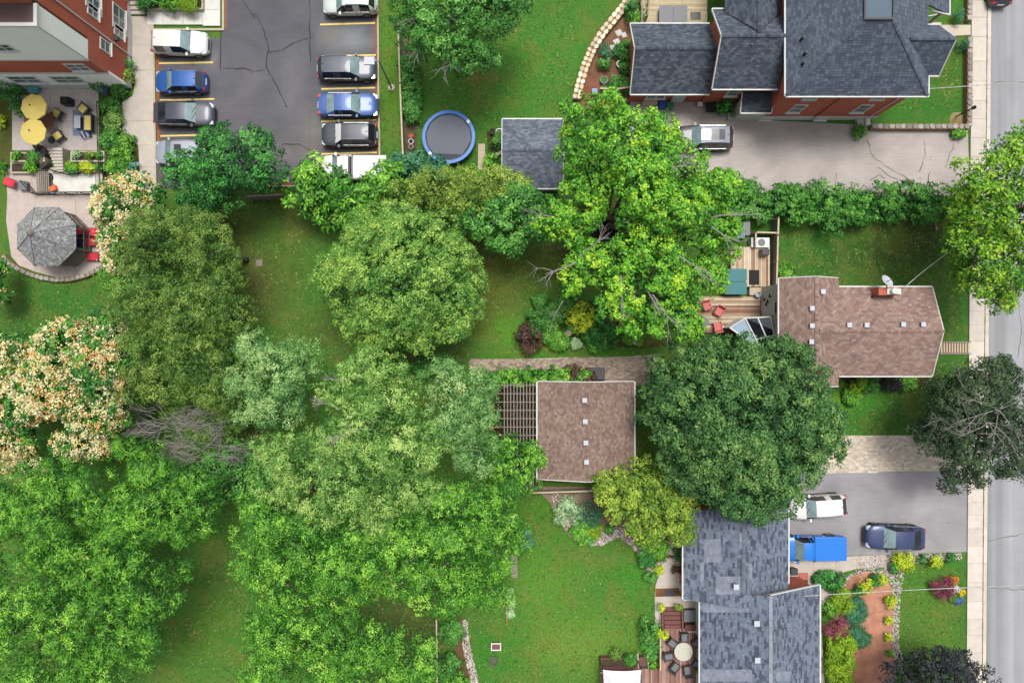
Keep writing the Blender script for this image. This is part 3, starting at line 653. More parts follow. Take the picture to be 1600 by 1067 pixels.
# prow gable towards the street
zr = 8.6; ya, yc = PY(118, zt), PY(40, zt); xe2 = 30.0
gable_roof(hb, 26.9, xe2, ya, yc, zt+.004, zr, 'x', GREY2, gut=(0,1), vg=(1,3))
walls(hb, M['brick'], [(wx1,ya+.4),(xe2-.5,ya+.4),(xe2-.5,yc-.4),(wx1,yc-.4)], 0, zt); gable_wall(hb, M['brick'], (xe2-.48,ya+.4), (xe2-.48,yc-.4), zt-.1, zt, zr-.25)
window(hb, xe2-.5, (ya+yc)/2, 1.2, 'E', 1.4, 1.8, 1); window(hb, xe2-.5, (ya+yc)/2, 4.4, 'E', 1.4, 1.6, 1)
# porch roof further north
xa, xb, yq = PX(1440,4.2), PX(1483,4.2), PY(23,4.2)
roof(hb, [[(xa-1.2,yq,4.2),(xb,yq,4.2),(xb-1.6,36,5.2),(xa-1.2,36,5.2)][:0] or [(xb,yq,4.2),(xb,36,4.2),(xa-1,36,6.0),(xa-1,yq,6.0)]], GREY2, [], [((xb+.05,yq,4.2),(xb+.05,36,4.2)),((xa+.2,yq-.04,5.0),(xb,yq-.04,4.25))])
for y in (yq+.2, yq+3): build('porch_post', MB().box(xb-.35,xb-.15,y,y+.2,0,4.1), M['whitetrim'], hb)
build('porch_floor', MB().box(xa-.5,xb-.1,yq+.1,30,0,.5), M['greytimber'], hb)
mb = MB(); mb.bar(P(1448,26,1.2), P(1466,23,1.1), .06); mb.bar(P(1448,36,1.3), P(1466,23,1.1), .06); mb.bar(P(1448,26,.1), P(1448,26,1.2), .08); mb.bar(P(1448,36,.1), P(1448,36,1.3), .08)
build('porch_railing', mb, M['whitetrim'], hb)
# middle wing
k = 4.5; mx0, mx1 = PX(1113,4.5), x0+.3; my0, my1 = PY(139,k), PY(15,k); mym = (my0+my1)/2; mzr = 6.75
gable_roof(hb, mx0, mx1, my0, my1, k, mzr, 'x', GREY, gut=(0,1), vg=(0,2))
walls(hb, M['brick'], [(mx0+.3,my1-.3),(mx0+.3,my0+.4),(wx0,my0+.4)], 0, k); gable_wall(hb, M['brick'], (mx0+.3,my1-.4), (mx0+.3,my0+.4), k-.1, k, mzr-.2)
roof(hb, [[(17.4,36,mzr-.05),(15.55,36,4.9),(15.55,my1-.4,4.9),(17.4,mym+.3,mzr-.05)][::1], [(mx1,my1-.4,5.0),(mx1,36,5.0),(17.4,36,mzr-.05),(17.4,mym+.3,mzr-.05)]], GREY, [((17.4,mym+.2,mzr-.05),(17.4,36,mzr-.05))])
window(hb, PX(1131,0)-.1, my0+.4, 2.0, 'S', .95, 1.25)
p = P(1173,72,6.2); build('vent_pipe', MB().tube([(p.x,p.y,5.8),(p.x,p.y,6.5)], .08, 8), M['black'], hb)
# left wing
k = 2.75; lx0, lx1 = PX(985,k), mx0+.3; ly0, ly1 = PY(147,k), PY(38,k); lzr = 4.7
gable_roof(hb, lx0, lx1, ly0, ly1, k, lzr, 'x', GREY, gut=(0,1), vg=(0,2))
walls(hb, M['brick'], [(lx0+.35,ly1-.3),(lx0+.35,ly0+.35),(lx1,ly0+.35)], 0, k); gable_wall(hb, M['brick'], (lx0+.35,ly1-.4), (lx0+.35,ly0+.35), k-.1, k, lzr-.2)
window(hb, PX(1020), ly0+.35, .9, 'S', 1.5, 1.2, 1); window(hb, PX(1056), ly0+.35, .1, 'S', 1.0, 2.1, door=True, name='door', pane='whitetrim')
p = P(1114,82,4.0); build('vent_pipe', MB().tube([(p.x,p.y,3.6),(p.x,p.y,4.3)], .08, 8), M['black'], hb)
build('storage_bench', MB().box(PX(1003),PX(1025),PY(167),PY(160),0,.6), M['palewood'], hb)
# side porch
px0, px1, py0_, py1_ = PX(1158,2.6), PX(1206,2.6), PY(176,2.5), PY(145,2.9)
roof(hb, [[(px0,py0_,2.5),(px1,py0_,2.5),(px1,py1_,3.0),(px0,py1_,3.0)]], [C(66,72,84), C(58,64,76), C(76,82,92)], [], [((px0,py0_-.05,2.5),(px1,py0_-.05,2.5))], verges=[((px0-.03,py0_,2.5),(px0-.03,py1_,3.0)),((px1+.03,py0_,2.5),(px1+.03,py1_,3.0))])
walls(hb, M['cream'], [(px0+.15,py1_),(px0+.15,py0_+.15),(px1-.1,py0_+.15),(px1-.1,py1_)], 0, 2.45, 'porch_wall')
build('step', MB().box(PX(1136),PX(1156),PY(189),PY(178),0,.3), M['concrete'], hb)
t = thing('door_steps', 'concrete step and post at the south foot of the brick house beside the lawn wall', 'steps', P(1348,196))
build('step', MB().box(PX(1336),PX(1347),PY(200),PY(184),0,.35), M['concrete'], t); build('step', MB().box(PX(1347)+.02,PX(1354),PY(199),PY(184),0,.6), M['concrete2'], t)

# ---- brown-roofed house (the middle of the right side)
BRN = [C(151,126,117), C(143,117,109), C(161,134,122), C(138,111,105), C(150,122,109), C(164,141,129)]
h3 = thing('bungalow', 'cream bungalow with a brown shingle roof and a satellite dish by its chimney', 'house', P(1340,520))
ze, zr = 4.8, 6.15
wx0_, wx1_, wy0_, wy1_ = 19.53, 23.84, -3.25, 4.61; bx1, by0, by1 = 30.7, -2.5, 3.96
gable_roof(h3, wx0_, wx1_, wy0_, wy1_, ze, zr, 'y', BRN, deck=M['roofbrown'], gut=(0,), vg=(0,1,2,3))
gable_roof(h3, 21.9, bx1, by0, by1, ze+.006, zr-.008, 'x', BRN, deck=M['roofbrown'], gut=(), vg=(1,3), norid=True)
rf = [o for o in h3.children if o.name.startswith('roof')][-1]
for y in (by0-.05, by1+.05): build('gutter', MB().bar((wx1_+.06,y,ze-.05),(bx1,y,ze-.05),.11,.12), M['whitetrim'], rf)
mb = MB(); x = 22.6
while x < bx1-.1:
    c = random.choice(BRN); mb.poly([(x,.73-.13,zr+.0),(x+.2,.73-.13,zr-.01),(x+.2,.73,zr+.06),(x,.73,zr+.075)], c); mb.poly([(x,.73,zr+.075),(x+.2,.73,zr+.06),(x+.2,.86,zr-.01),(x,.86,zr)], c); x += .18
build('ridge_cap', mb, M['shingle'], rf)
walls(h3, M['cream'], [(19.83,4.3),(19.83,-2.95),(23.5,-2.95),(23.5,-2.2),(30.35,-2.2),(30.35,3.66),(23.5,3.66),(23.5,4.3),(19.83,4.3)], 0, ze)
gable_wall(h3, M['cream'], (30.36,-2.2), (30.36,3.66), ze-.1, ze, zr-.2); gable_wall(h3, M['cream'], (23.5,4.31), (19.83,4.31), ze-.1, ze, zr-.2)
for y, z in ((2.55,3.3),(-1.3,3.3)): window(h3, 19.83, y, z, 'W', .8, 1.0, frame=M['darkgrey'])
for i, (dx, dy) in enumerate(((0,0),(.2,.15),(.1,-.25),(-.1,-.1))):
    q = (19.75, 3.0+dx*2, 1.9+dy*3); build('wall_ornament', MB().tube([(19.76,q[1],q[2]),(19.70,q[1]+.22,q[2]+.12)], [.09,.03], 6), M['black'], h3)
build('wall_lamp', MB().box(19.6,19.8,.15,.4,2.1,2.4), M['black'], h3)
for px, py, zz in ((1284,456,5.9),(1267,482,5.9),(1267,509,5.9),(1325,508,5.95),(1352,508,5.95),(1409,507,5.95),(1440,507,5.95),(1266,534,5.9),(1266,558,5.9)): roof_vent(h3, px, py, zz)
p = P(1363,463,5.2); build('vent_pipe', MB().tube([(p.x,p.y,4.8),(p.x,p.y,5.6)], .08, 8), M['black'], h3)
ch = build('chimney', MB().box(PX(1373,6),PX(1406,6),PY(461,6),PY(450,6),0,6.0), M['brick'], h3)
build('chimney_cap', MB().box(PX(1385,6),PX(1406,6)+.02,PY(461,6)+.05,PY(450,6)-.05,6.0,6.12), M['concrete2'], ch)
p = P(1396,455,6.2); build('flue', MB().lathe((p.x,p.y,6.12), [(.18,0),(.18,.25),(.24,.26),(.2,.34),(0.02,.38)], 12), M['whitetrim'], ch)
d = thing('satellite_dish', 'grey satellite dish standing at the bungalow chimney', 'satellite dish', P(1386,452,5.4))
p = P(1385,440,6.2); mb = MB(); q = Vector((.35,.45,.8)).normalized(); a = q.orthogonal().normalized(); bb = q.cross(a); ctr = p
for r_, hgt in ((.12,.0),(.3,.03),(.45,.1)):
    for i in range(16): t_ = 2*pi*i/16; mb.v.append(tuple(ctr+(a*cos(t_)+bb*sin(t_)*1.1)*r_+q*hgt))
for l in range(2):
    for i in range(16): mb.f.append((l*16+i, l*16+(i+1) % 16, (l+1)*16+(i+1) % 16, (l+1)*16+i)); mb.c.append(None)
mb.f.append(tuple(range(16))); mb.c.append(None)
build('dish', mb, M['ventcap'], d); build('arm', MB().bar(ctr, ctr+q*.6-a*.3, .04), M['grey'], d); build('mast', MB().bar(ctr, P(1386,451,5.2), .06), M['grey'], d)
# glazed sunroom at the back corner
sr = thing('sunroom', 'glazed lean-to with white bars at the back corner of the bungalow', 'sunroom', P(1180,520))
A, B_, Cx, D = P(1164,497,2.6), P(1203,495,3.1), P(1213,540,3.1), P(1140,512,2.3)
E_ = P(1190,548,2.5)
mb = MB().poly([D, E_, A]); build('glass_panel', mb, simple('pale_roof_panel', C(170,194,214), .3, .06), sr)
for q in ([A, E_, Cx.lerp(B_, .55)], [A, Cx.lerp(B_, .55), B_]): build('glass_panel', MB().poly(q), M['darkglass'], sr)
build('glass_panel', MB().poly([E_, Cx, Cx.lerp(B_, .55)]), M['darkglass'], sr)
for a_, b_ in ((A,B_),(B_,Cx),(D,A),(A,E_),(A.lerp(B_,.5),E_.lerp(Cx,.6)),(D,E_),(E_.lerp(A,.35),Cx.lerp(B_,.35)),(E_,Cx)): build('bar', MB().bar(a_+Vector((0,0,.04)), b_+Vector((0,0,.04)), .09), M['whitetrim'], sr)
for i in range(9):
    u_ = .08+i*.1; build('blind_slat', MB().bar(A.lerp(B_, u_)+Vector((0,0,-.12)), E_.lerp(Cx, u_)+Vector((0,0,-.12)), .05, .03), M['greytimber'], sr)
for a_, b_ in ((A,B_),(D,A)): build('wall_panel', MB().poly([(a_.x,a_.y,.0),(b_.x,b_.y,.0),(b_.x,b_.y,b_.z),(a_.x,a_.y,a_.z)]), M['whitetrim'], sr)

# ---- garage with pergola
GB_ = [C(143,118,107), C(134,110,101), C(151,129,117), C(129,104,94), C(144,120,104), C(155,135,123)]
g = thing('garage', 'detached garage with a brown shingle roof and four square roof vents', 'garage', P(915,675))
ze, zr = 2.7, 3.75; ang = radians(-1.0)
gable_roof(g, 1.95, 9.3, -10.45, -3.05, ze, zr, 'y', GB_, deck=M['roofbrown'], tab=.22, row=.15)
walls(g, M['cream'], [(2.3,-3.35),(2.3,-10.15),(9.0,-10.15),(9.0,-3.35),(2.3,-3.35)], 0, ze)
for ya_ in (-3.34,-10.16): gable_wall(g, M['cream'], (2.3,ya_) if ya_ < -5 else (9,ya_), (9,ya_) if ya_ < -5 else (2.3,ya_), ze-.1, ze, zr-.15)
for px, py in ((913,625),(914,658),(915,691),(916,721)): roof_vent(g, px, py, 3.75, .32)
pg = thing('pergola', 'weathered open timber pergola fixed to the west side of the garage', 'pergola', P(810,660))
zt_ = 2.5
for i in range(12):
    x = PX(788+i*5.0, zt_)
    build('slat', MB().box(x-.035,x+.035,PY(764,zt_),PY(598,zt_)+.0,zt_,zt_+.1), M['palegrey'] if 'palegrey' in M else M['greytimber'], pg)
for i in range(13):
    y = PY(602+i*13.0, zt_); build('rafter', MB().box(PX(774,zt_),1.95,y-.03,y+.03,zt_-.12,zt_-.002), M['greytimber'], pg)
for px, py in ((790,604),(790,680),(790,758)): q = P(px, py, 2.3); build('post', MB().box(q.x-.06,q.x+.06,q.y-.06,q.y+.06,0,2.37), M['greytimber'], pg)
for y in (642, 654, 668): q0, q1 = P(762,y,2.0), P(783,y-.5,2.0); build('timber_end', MB().bar(q0, q1, .1, .12), M['orangewood'], pg)
fl = sheet('earth_floor', [(772,600),(845,600),(845,760),(772,760)], .02, M['mulch'], C(60,44,36))
st_ = thing('storage_bin', 'black lidded storage bin against the north wall of the garage', 'bin', P(931,583))
build('body', MB().box(PX(919),PX(944),PY(592),PY(575),0,.5), M['rubber'], st_); build('lid', MB().box(PX(918,.5),PX(945,.5),PY(593,.5),PY(574,.5),.5,.56), M['darkgrey'], st_)

# ---- grey-roofed house, bottom
h4 = thing('grey_roof_house', 'long house with a mottled charcoal shingle roof below the dark round tree', 'house', P(1170,940))
D4 = [C(112,121,138), C(104,114,130), C(119,129,146)]; DK = [C(78,86,102), C(85,93,110), C(71,78,95)]
_h = {}
def mottled(x, y, r, i):
    key = (int(x/.4), r, int(y/50))
    if key not in _h: _h[key] = random.random()
    big = .5+.5*sin(x*1.1+y*.7)*sin(y*.9-x*.4)
    return random.choice(DK) if _h[key] < .24+.08*big else random.choice(D4)
ze, zrA, zrB = 2.9, 4.7, 5.1
yA0, yA1 = -19.55, -12.6; xA0, xA1 = 13.0, 20.95
yB0 = -32.0; yB1 = -18.45; xB0, xB1 = 14.26, 23.33; xAm = (xA0+xA1)/2; xBm = (xB0+xB1)/2
kw = dict(tab=.2, row=.17, gap=.0, lift=.018, mixer=mottled)
rA = roof(h4, [[(xA0,yA1,ze),(xA0,yA0,ze),(xAm,yA0,zrA),(xAm,yA1,zrA)], [(xA1,yA0,ze),(xA1,yA1,ze),(xAm,yA1,zrA),(xAm,yA0,zrA)]], D4, [((xAm,yA0+1.1,zrA),(xAm,yA1,zrA))], [((xA0-.05,yA0,ze),(xA0-.05,yA1,ze)), ((xA1+.05,yB1+.1,ze),(xA1+.05,yA1,ze))], verges=[((xA0,yA0-.02,ze),(xB0,yA0-.02,ze+.2))], capcol=D4, **kw)
rB = roof(h4, [[(xB0,yB1-.6,ze),(xB0,yB0,ze),(xBm,yB0,zrB),(xBm,yB1,zrB)], [(xB1,yB0,ze),(xB1,yB1,ze),(xBm,yB1,zrB),(xBm,yB0,zrB)]], D4, [((xBm,yB0,zrB),(xBm,yB1,zrB))], [((xB0-.05,yB0,ze),(xB0-.05,yA0,ze)), ((xB1+.05,yB0,ze),(xB1+.05,yB1,ze))], verges=[((xBm,yB1+.03,zrB),(xB1,yB1+.03,ze))], capcol=[C(150,154,168)], **kw)
# newer, paler repair shingles
def patch(r, px0, px1, py0, py1, side):
    def pt(px, py):
        z = 4.0
        for _ in range(6):
            p = P(px, py, z); z = {'A': lambda q: zrA-abs(q.x-xAm)*(zrA-ze)/(xAm-xA0), 'B': lambda q: zrB-abs(q.x-xBm)*(zrB-ze)/(xBm-xB0)}[side](p)
        p.z = z+.03; return p
    sh = MB(); shingle_plane(sh, [pt(px0,py1), pt(px1,py1), pt(px1,py0), pt(px0,py0)], [C(138,144,160), C(132,138,154), C(144,150,166)], tab=.3, row=.2, lift=.012, gap=.006); build('repair_patch', sh, M['shingle'], r, kind='stuff')
patch(rA, 1100,1126,842,878,'A'); patch(rA, 1118,1156,900,928,'A'); patch(rA, 1094,1100,878,915,'A'); patch(rA, 1155,1161,832,857,'A'); patch(rB, 1098,1170,930,956,'B')
patch(rB, 1096,1175,1045,1064,'B'); patch(rB, 1212,1236,1048,1063,'B'); patch(rA, 1170,1175,880,905,'A')
for px, py, zz in ((1149,915,4.65),(1181,972,4.8),(1182,1029,4.8)): roof_vent(h4, px, py, zz, .36)
walls(h4, M['brick'], [(13.4,-13.2),(13.4,yA0+.2)], 0, ze); walls(h4, M['cream'], [(14.6,yA0+.2),(14.6,-31)], 0, ze); walls(h4, M['brick'], [(20.6,-18.7),(20.6,-13.2),(13.4,-13.2)], 0, ze); walls(h4, M['brick'], [(23,-31),(23,-18.8),(20.6,-18.8)], 0, ze); gable_wall(h4, M['cream'], (20.6,-13.19), (13.4,-13.19), ze-.1, ze, zrA-.2); gable_wall(h4, M['cream'], (23,-18.8), (14.6,-18.8), ze-.1, ze, zrB-.2)
build('porch_step', MB().box(PX(1233),PX(1250),PY(926),PY(903),0,.25), simple('red_tile', C(196,96,64), .8), h4)
window(h4, 20.6, -15.5, 1.0, 'E', 1.6, 1.2, 1); window(h4, 23, -23, 1.0, 'E', 1.8, 1.2, 1)

# ---- shed
s_ = thing('garden_shed', 'garden shed with a grey shingle roof half under the lime-green tree', 'shed', P(833,240))
gable_roof(s_, PX(785,2.2), PX(879,2.2), PY(294,2.2), PY(187,2.2), 2.2, 3.3, 'x', [C(112,120,134), C(100,108,122), C(122,130,142), C(90,98,112)], gut=(0,1), row=.14)
walls(s_, M['greytimber'], [(-.55,12.0),(-.55,17.0),(3.7,17.0),(3.7,12.0),(-.55,12.0)][::-1], 0, 2.2)

# ---- trampoline
t = thing('trampoline', 'round trampoline with a blue edge pad and black mat', 'trampoline', P(701,214))
c = P(701,214,.85); R0 = 42*S0*.985; R1 = R0-.3
mb = MB(); mb.lathe((c.x,c.y,.8), [(R1,.02),(R1+.02,.07),(R0-.03,.07),(R0,.03),(R0,-.06)], 48, cap=False); build('edge_pad', mb, M['blue'], t, smooth=False)
build('mat', MB().lathe((c.x,c.y,.79), [(R1+.02,.0),(1.2,-.012),(.02,-.02)], 48, cap=False), M['net'], t)
build('frame_ring', MB().tube([(c.x+(R0-.08)*cos(2*pi*i/32), c.y+(R0-.08)*sin(2*pi*i/32), .72) for i in range(33)], .03, 6, False), M['chrome'], t)
build('mat_panel', MB().prism([(c.x+R1*.97*cos(a), c.y+R1*.97*sin(a)) for a in [radians(x) for x in (-52,-8,20,50,80,110,140,170,200,228)]], .795, .812), simple('grey_cover', C(102,106,118), .7, .08, 1, 80), t)
for a in range(0, 360, 60):
    x, y = c.x+(R0-.1)*cos(radians(a)), c.y+(R0-.1)*sin(radians(a)); build('leg', MB().tube([(x,y,0),(x,y,.75)], .03, 6), M['chrome'], t)
for a in (38, 222):
    q = []
    for r_ in (R1+.03, R0-.04):
        for da in (-3.5, 3.5): q.append((c.x+r_*cos(radians(a+da)), c.y+r_*sin(radians(a+da)), .882))
    build('white_label', MB().poly([q[0], q[2], q[3], q[1]]), M['whiteplastic'], t)

# ---- gazebo
gz = thing('gazebo', 'octagonal wooden gazebo with a weathered grey shake roof on the terrace', 'gazebo', P(85,372))
ze, zr = 2.5, 4.35; c = P(73,370,ze); ap = Vector((c.x, c.y, zr)); R8 = 2.42
cor = [Vector((c.x+R8*cos(radians(22.5+45*i)), c.y+R8*sin(radians(22.5+45*i)), ze)) for i in range(8)]
SK = [C(152,154,156), C(138,140,142), C(166,168,168), C(122,124,128), C(186,186,184), C(148,146,142)]
mb = MB()
rr = roof(gz, [[cor[i], cor[(i+1) % 8], ap] for i in range(8)], SK, [], [], deck=simple('old_boards', C(92,92,90), .95), tab=.13, row=.135, lift=.03)
for i in range(8): build('hip_board', MB().bar(cor[i]+Vector((0,0,.05)), ap+Vector((0,0,.06)), .1, .04), simple('hip_cap', C(148,150,152), .9) if i == 0 else bpy.data.materials['hip_cap'], rr)
build('finial', MB().lathe((ap.x,ap.y,ap.z), [(.25,-.05),(.2,.1),(.08,.25),(.02,.35)], 8), M['greytimber'], rr)
c0 = Vector((c.x, c.y, 0)); cf = [c0+Vector((2.15*cos(radians(22.5+45*i)), 2.15*sin(radians(22.5+45*i)), 0)) for i in range(8)]
build('floor', MB().prism([q[:2] for q in cf], 0, .3), M['greytimber'], gz)
for i in range(8):
    q = cf[i]; build('post', MB().box(q.x-.06,q.x+.06,q.y-.06,q.y+.06,.3,ze), M['greytimber'], gz)
    if i not in (6,):
        r_ = cf[(i+1) % 8]; mb = MB().bar(q+Vector((0,0,1.15)), r_+Vector((0,0,1.15)), .07); mb.bar(q+Vector((0,0,.45)), r_+Vector((0,0,.45)), .05)
        for j in range(1, 9): w = q.lerp(r_, j/9); mb.bar(w+Vector((0,0,.45)), w+Vector((0,0,1.15)), .03)
        build('railing', mb, M['greytimber'], gz)
build('step', MB().prism([P(98,409)[:2],P(113,414)[:2],P(132,392)[:2],P(120,384)[:2]][::1], 0, .28), M['greytimber'], gz)
build('step', MB().prism([P(113,414.3)[:2],P(120,415)[:2],P(137,397)[:2],P(132.3,392)[:2]], 0, .14), M['brown'], gz)
# ---------------- vehicles
def ss(a, b, x): x = max(0, min(1, (x-a)/(b-a))); return x*x*(3-2*x)
PROF = {   # (t, height, zone) zone: 'h' body, 'w' windscreen foot, 'r' roof, 'b' rear-glass top, 'g' rear-glass foot
 'suv':   [(0,.66),(.012,.80),(.05,.93),(.12,1.0),(.2,1.04),(.27,1.08,'w'),(.40,.97,'W'),(.46,.995,'r'),(.56,1,'r'),(.58,1,'p'),(.7,1,'r'),(.80,.985,'r'),(.88,.965,'B'),(.965,1.06,'g'),(.985,.95),(1,.62)],
 'hatch': [(0,.60),(.012,.74),(.05,.86),(.12,.94),(.2,.99),(.26,1.03,'w'),(.40,.96,'W'),(.46,.99,'r'),(.56,1,'r'),(.58,1,'p'),(.68,.995,'r'),(.78,.975,'r'),(.86,.95,'B'),(.965,1.02,'g'),(.985,.9),(1,.58)],
 'sedan': [(0,.58),(.012,.70),(.05,.82),(.12,.90),(.2,.95),(.28,.99,'w'),(.42,.96,'W'),(.48,.99,'r'),(.55,1,'r'),(.57,1,'p'),(.64,.99,'r'),(.70,.96,'B'),(.84,1.02,'g'),(.92,.99),(.985,.93),(1,.58)],
 'fast':  [(0,.60),(.012,.74),(.05,.88),(.12,.95),(.2,1.0),(.28,1.04,'w'),(.42,.96,'W'),(.48,.99,'r'),(.55,1,'r'),(.57,1,'p'),(.64,.985,'r'),(.74,.94,'B'),(.90,1.08,'g'),(.95,1.04),(.985,.95),(1,.6)],
 'van':   [(0,.66),(.012,.80),(.05,.90),(.10,.98),(.15,1.04),(.20,1.08,'w'),(.34,.96,'W'),(.40,.99,'r'),(.52,1,'r'),(.54,1,'p'),(.7,1,'r'),(.84,.99,'r'),(.92,.97,'B'),(.975,1.06,'g'),(.99,.9),(1,.6)],
 'pickup':[(0,.74),(.012,.90),(.05,1.0),(.12,1.04),(.18,1.06),(.235,1.10,'w'),(.33,.96,'W'),(.38,.995,'r'),(.42,1,'r'),(.435,1,'p'),(.45,.995,'r'),(.485,.97,'B'),(.515,1.10,'g'),(.525,1.10),(.75,1.10),(.99,1.10),(1,.7)]}
def paintmat(name, col, metal=.35): return simple(name, col, .42, .04, 1.2, 60, metal=metal*.6, coat=.25)
def car(name, label, cat, px, py, hd, L, W, Hh, prof, paint, roofglass=None, rails=False, visor=False, group=None, cover=None, blackplastic=True, roofsheen=None):
    """heading hd in degrees, 0 = front towards +X"""
    c = P(px, py, .9); t = thing(name, label, cat, (c.x, c.y, 0), radians(hd), group)
    st = PROF[prof]; A = []
    for s in st:
        tt = s[0]; z = s[2] if len(s) > 2 else 'h'; zt = s[1]*Hh if z in 'WrpB' and z != 'h' else s[1]
        x = L/2-tt*L; f = 1.0
        if tt < .3: f = 1-.06*((.3-tt)/.3)-.30*max(0, (.14-tt)/.14)**1.9
        if tt > .7: f = 1-.05*((tt-.7)/.3)-.20*max(0, (tt-.88)/.12)**1.9
        if prof == 'pickup' and tt > .5: f = 1-.02*(tt > .98)
        w = W/2*f; cab = z in 'WrpB' and z != 'h'; bel = min(zt-.05, 1.0 if prof in ('suv','van','pickup','fast') else .93)
        bel = bel if cab else zt-.07; wr = w*(.70 if cab else .0) if cab else w*.84
        if z in ('w','g') : wr = w*.84
        if z == 'W': wr = W/2*.68
        ring = [(w*.90, .24), (w*.985, .42), (w, .66), (w*.965, bel), (wr, zt-.015), (wr*.62, zt+.012), (0, zt+.022)]
        A.append((x, z, ring))
    parts = {'body': MB(), 'windscreen': MB(), 'rear_window': MB(), 'side_window': MB(), 'side_window2': MB(), 'sunroof': MB(), 'roof_panel': MB()}
    bv = MB(); n = len(A)
    for x, z, r in A: bv.v += [(x, y, q) for y, q in r]+[(x, -y, q) for y, q in reversed(r[:-1])]
    m = 13; f_ = []
    for i in range(n-1):
        za, zb = A[i][1], A[i+1][1]
        for j in range(m-1):
            a, b_, cc, d = i*m+j, i*m+j+1, (i+1)*m+j+1, (i+1)*m+j; jj = j if j < 6 else 11-j
            kind = 'body'
            if jj == 3 and za in 'WrpB' and zb in 'WrpB' and not (za == 'p' or False): kind = 'side_window' if j < 6 else 'side_window2'
            if jj == 3 and za == 'r' and zb == 'p': kind = 'side_window' if j < 6 else 'side_window2'
            if jj == 3 and (za, zb) == ('w','W'): kind = 'side_window' if j < 6 else 'side_window2'
            if jj == 3 and (za, zb) == ('B','g') and prof in ('sedan','fast'): kind = 'body'
            if jj > 3 and (za, zb) == ('w','W'): kind = 'windscreen'
            if jj > 3 and (za, zb) == ('B','g'): kind = 'rear_window'
            if jj == 5 and roofglass and za in 'rpW' and zb in 'rp' and roofglass[0] <= st[i][0] < roofglass[1]: kind = 'sunroof'
            if roofsheen and kind == 'body' and jj > 3 and za in 'WrpB' and zb in 'rpB' and za != 'h' and zb != 'h': kind = 'roof_panel'
            parts[kind].f.append((d, cc, b_, a)); parts[kind].c.append(None)
    parts['body'].f += [tuple(range(m)), tuple(reversed(range((n-1)*m, n*m)))]; parts['body'].c += [None, None]
    mats = {'body': paint, 'windscreen': M['carglass'] if not visor else M['whiteplastic'], 'rear_window': M['darkglass'] if prof != 'sedan' else M['carglass'], 'side_window': M['sideglass'], 'side_window2': M['sideglass'], 'sunroof': M['darkglass'], 'roof_panel': roofsheen}
    for k, mb in parts.items():
        if not mb.f: continue
        used = sorted({i for f in mb.f for i in f}); mp = {o: i for i, o in enumerate(used)}
        mb.v = [bv.v[i] for i in used]; mb.f = [tuple(mp[i] for i in f) for f in mb.f]
        build(k.rstrip('2'), mb, mats[k], t, local=True, smooth=(k == 'body'))
    for o in t.children:
        if o.name.startswith('body'):
            md = o.modifiers.new('edges', 'EDGE_SPLIT'); md.split_angle = radians(38)
    # wheels
    wr = .34 if Hh > 1.5 else .32
    if prof == 'pickup': wr = .39
    for tx in (.175, .80):
        for s in (1, -1):
            x = L/2-tx*L; y = s*(W/2-.09); mb = MB(); ring = []
            for yy, rr in ((-.11,wr-.03),(-.08,wr),(.08,wr),(.11,wr-.03),(.115,wr*.7)):
                ring.append([(x+rr*cos(2*pi*q/18), y+s*yy, wr+rr*sin(2*pi*q/18)) for q in range(18)])
            for r_ in ring: mb.v += r_
            for l in range(4):
                for q in range(18): mb.f.append((l*18+q, l*18+(q+1) % 18, (l+1)*18+(q+1) % 18, (l+1)*18+q)); mb.c.append(None)
            w_ = build('wheel', mb, M['rubber'], t, local=True)
            mb = MB(); y2 = y+s*.112; mb.poly([(x+.08*cos(a), y2+s*.01, wr+.08*sin(a)) for a in [2*pi*q/8 for q in range(8)]])
            for q in range(5):
                a = 2*pi*q/5+.3; r1 = wr*.68; mb.poly([(x+.06*cos(a-.5),y2,wr+.06*sin(a-.5)),(x+r1*cos(a-.2),y2,wr+r1*sin(a-.2)),(x+r1*cos(a+.2),y2,wr+r1*sin(a+.2)),(x+.06*cos(a+.5),y2,wr+.06*sin(a+.5))])
            for q in range(16):
                a, a2 = 2*pi*q/16, 2*pi*(q+1)/16; mb.poly([(x+wr*.6*cos(a),y2,wr+wr*.6*sin(a)),(x+wr*.6*cos(a2),y2,wr+wr*.6*sin(a2)),(x+wr*.72*cos(a2),y2-s*.004,wr+wr*.72*sin(a2)),(x+wr*.72*cos(a),y2-s*.004,wr+wr*.72*sin(a))])
            build('rim', mb, M['chrome'], w_, local=True)
            mb = MB(); aa = [pi*q/10 for q in range(11)]
            for q0, q1 in zip(aa[:-1], aa[1:]):
                pts = [(x+r_*cos(a), s*(W/2+.004), wr+r_*sin(a)) for r_, a in ((wr+.01,q0),(wr+.06,q0),(wr+.06,q1),(wr+.01,q1))]; mb.poly(pts)
            build('wheel_arch', mb, M['rubber'], t, local=True)
    # lamps, mirrors, plate, grille, sill
    zl = A[2][2][4][1]-.15
    for s in (1, -1):
        y = s*W/2*.70
        build('headlight', MB().hexa([(L/2-.30,y-.12+s*.1,zl),(L/2-.03,y-.16,zl),(L/2-.03,y+.12,zl),(L/2-.30,y+.12+s*.1,zl),(L/2-.34,y-.12+s*.1,zl+.115),(L/2-.10,y-.16,zl+.09),(L/2-.10,y+.12,zl+.09),(L/2-.34,y+.12+s*.1,zl+.115)]), M['lamp'], t, local=True)
        build('taillight', MB().hexa([(-L/2+.015,y-.14,.74),(-L/2+.24,y-.10+s*.07,.74),(-L/2+.24,y+.10+s*.07,.74),(-L/2+.05,y+.12,.74),(-L/2+.03,y-.12,.96),(-L/2+.26,y-.09+s*.05,.96),(-L/2+.26,y+.09+s*.05,.96),(-L/2+.07,y+.10,.96)]), M['taillamp'], t, local=True)
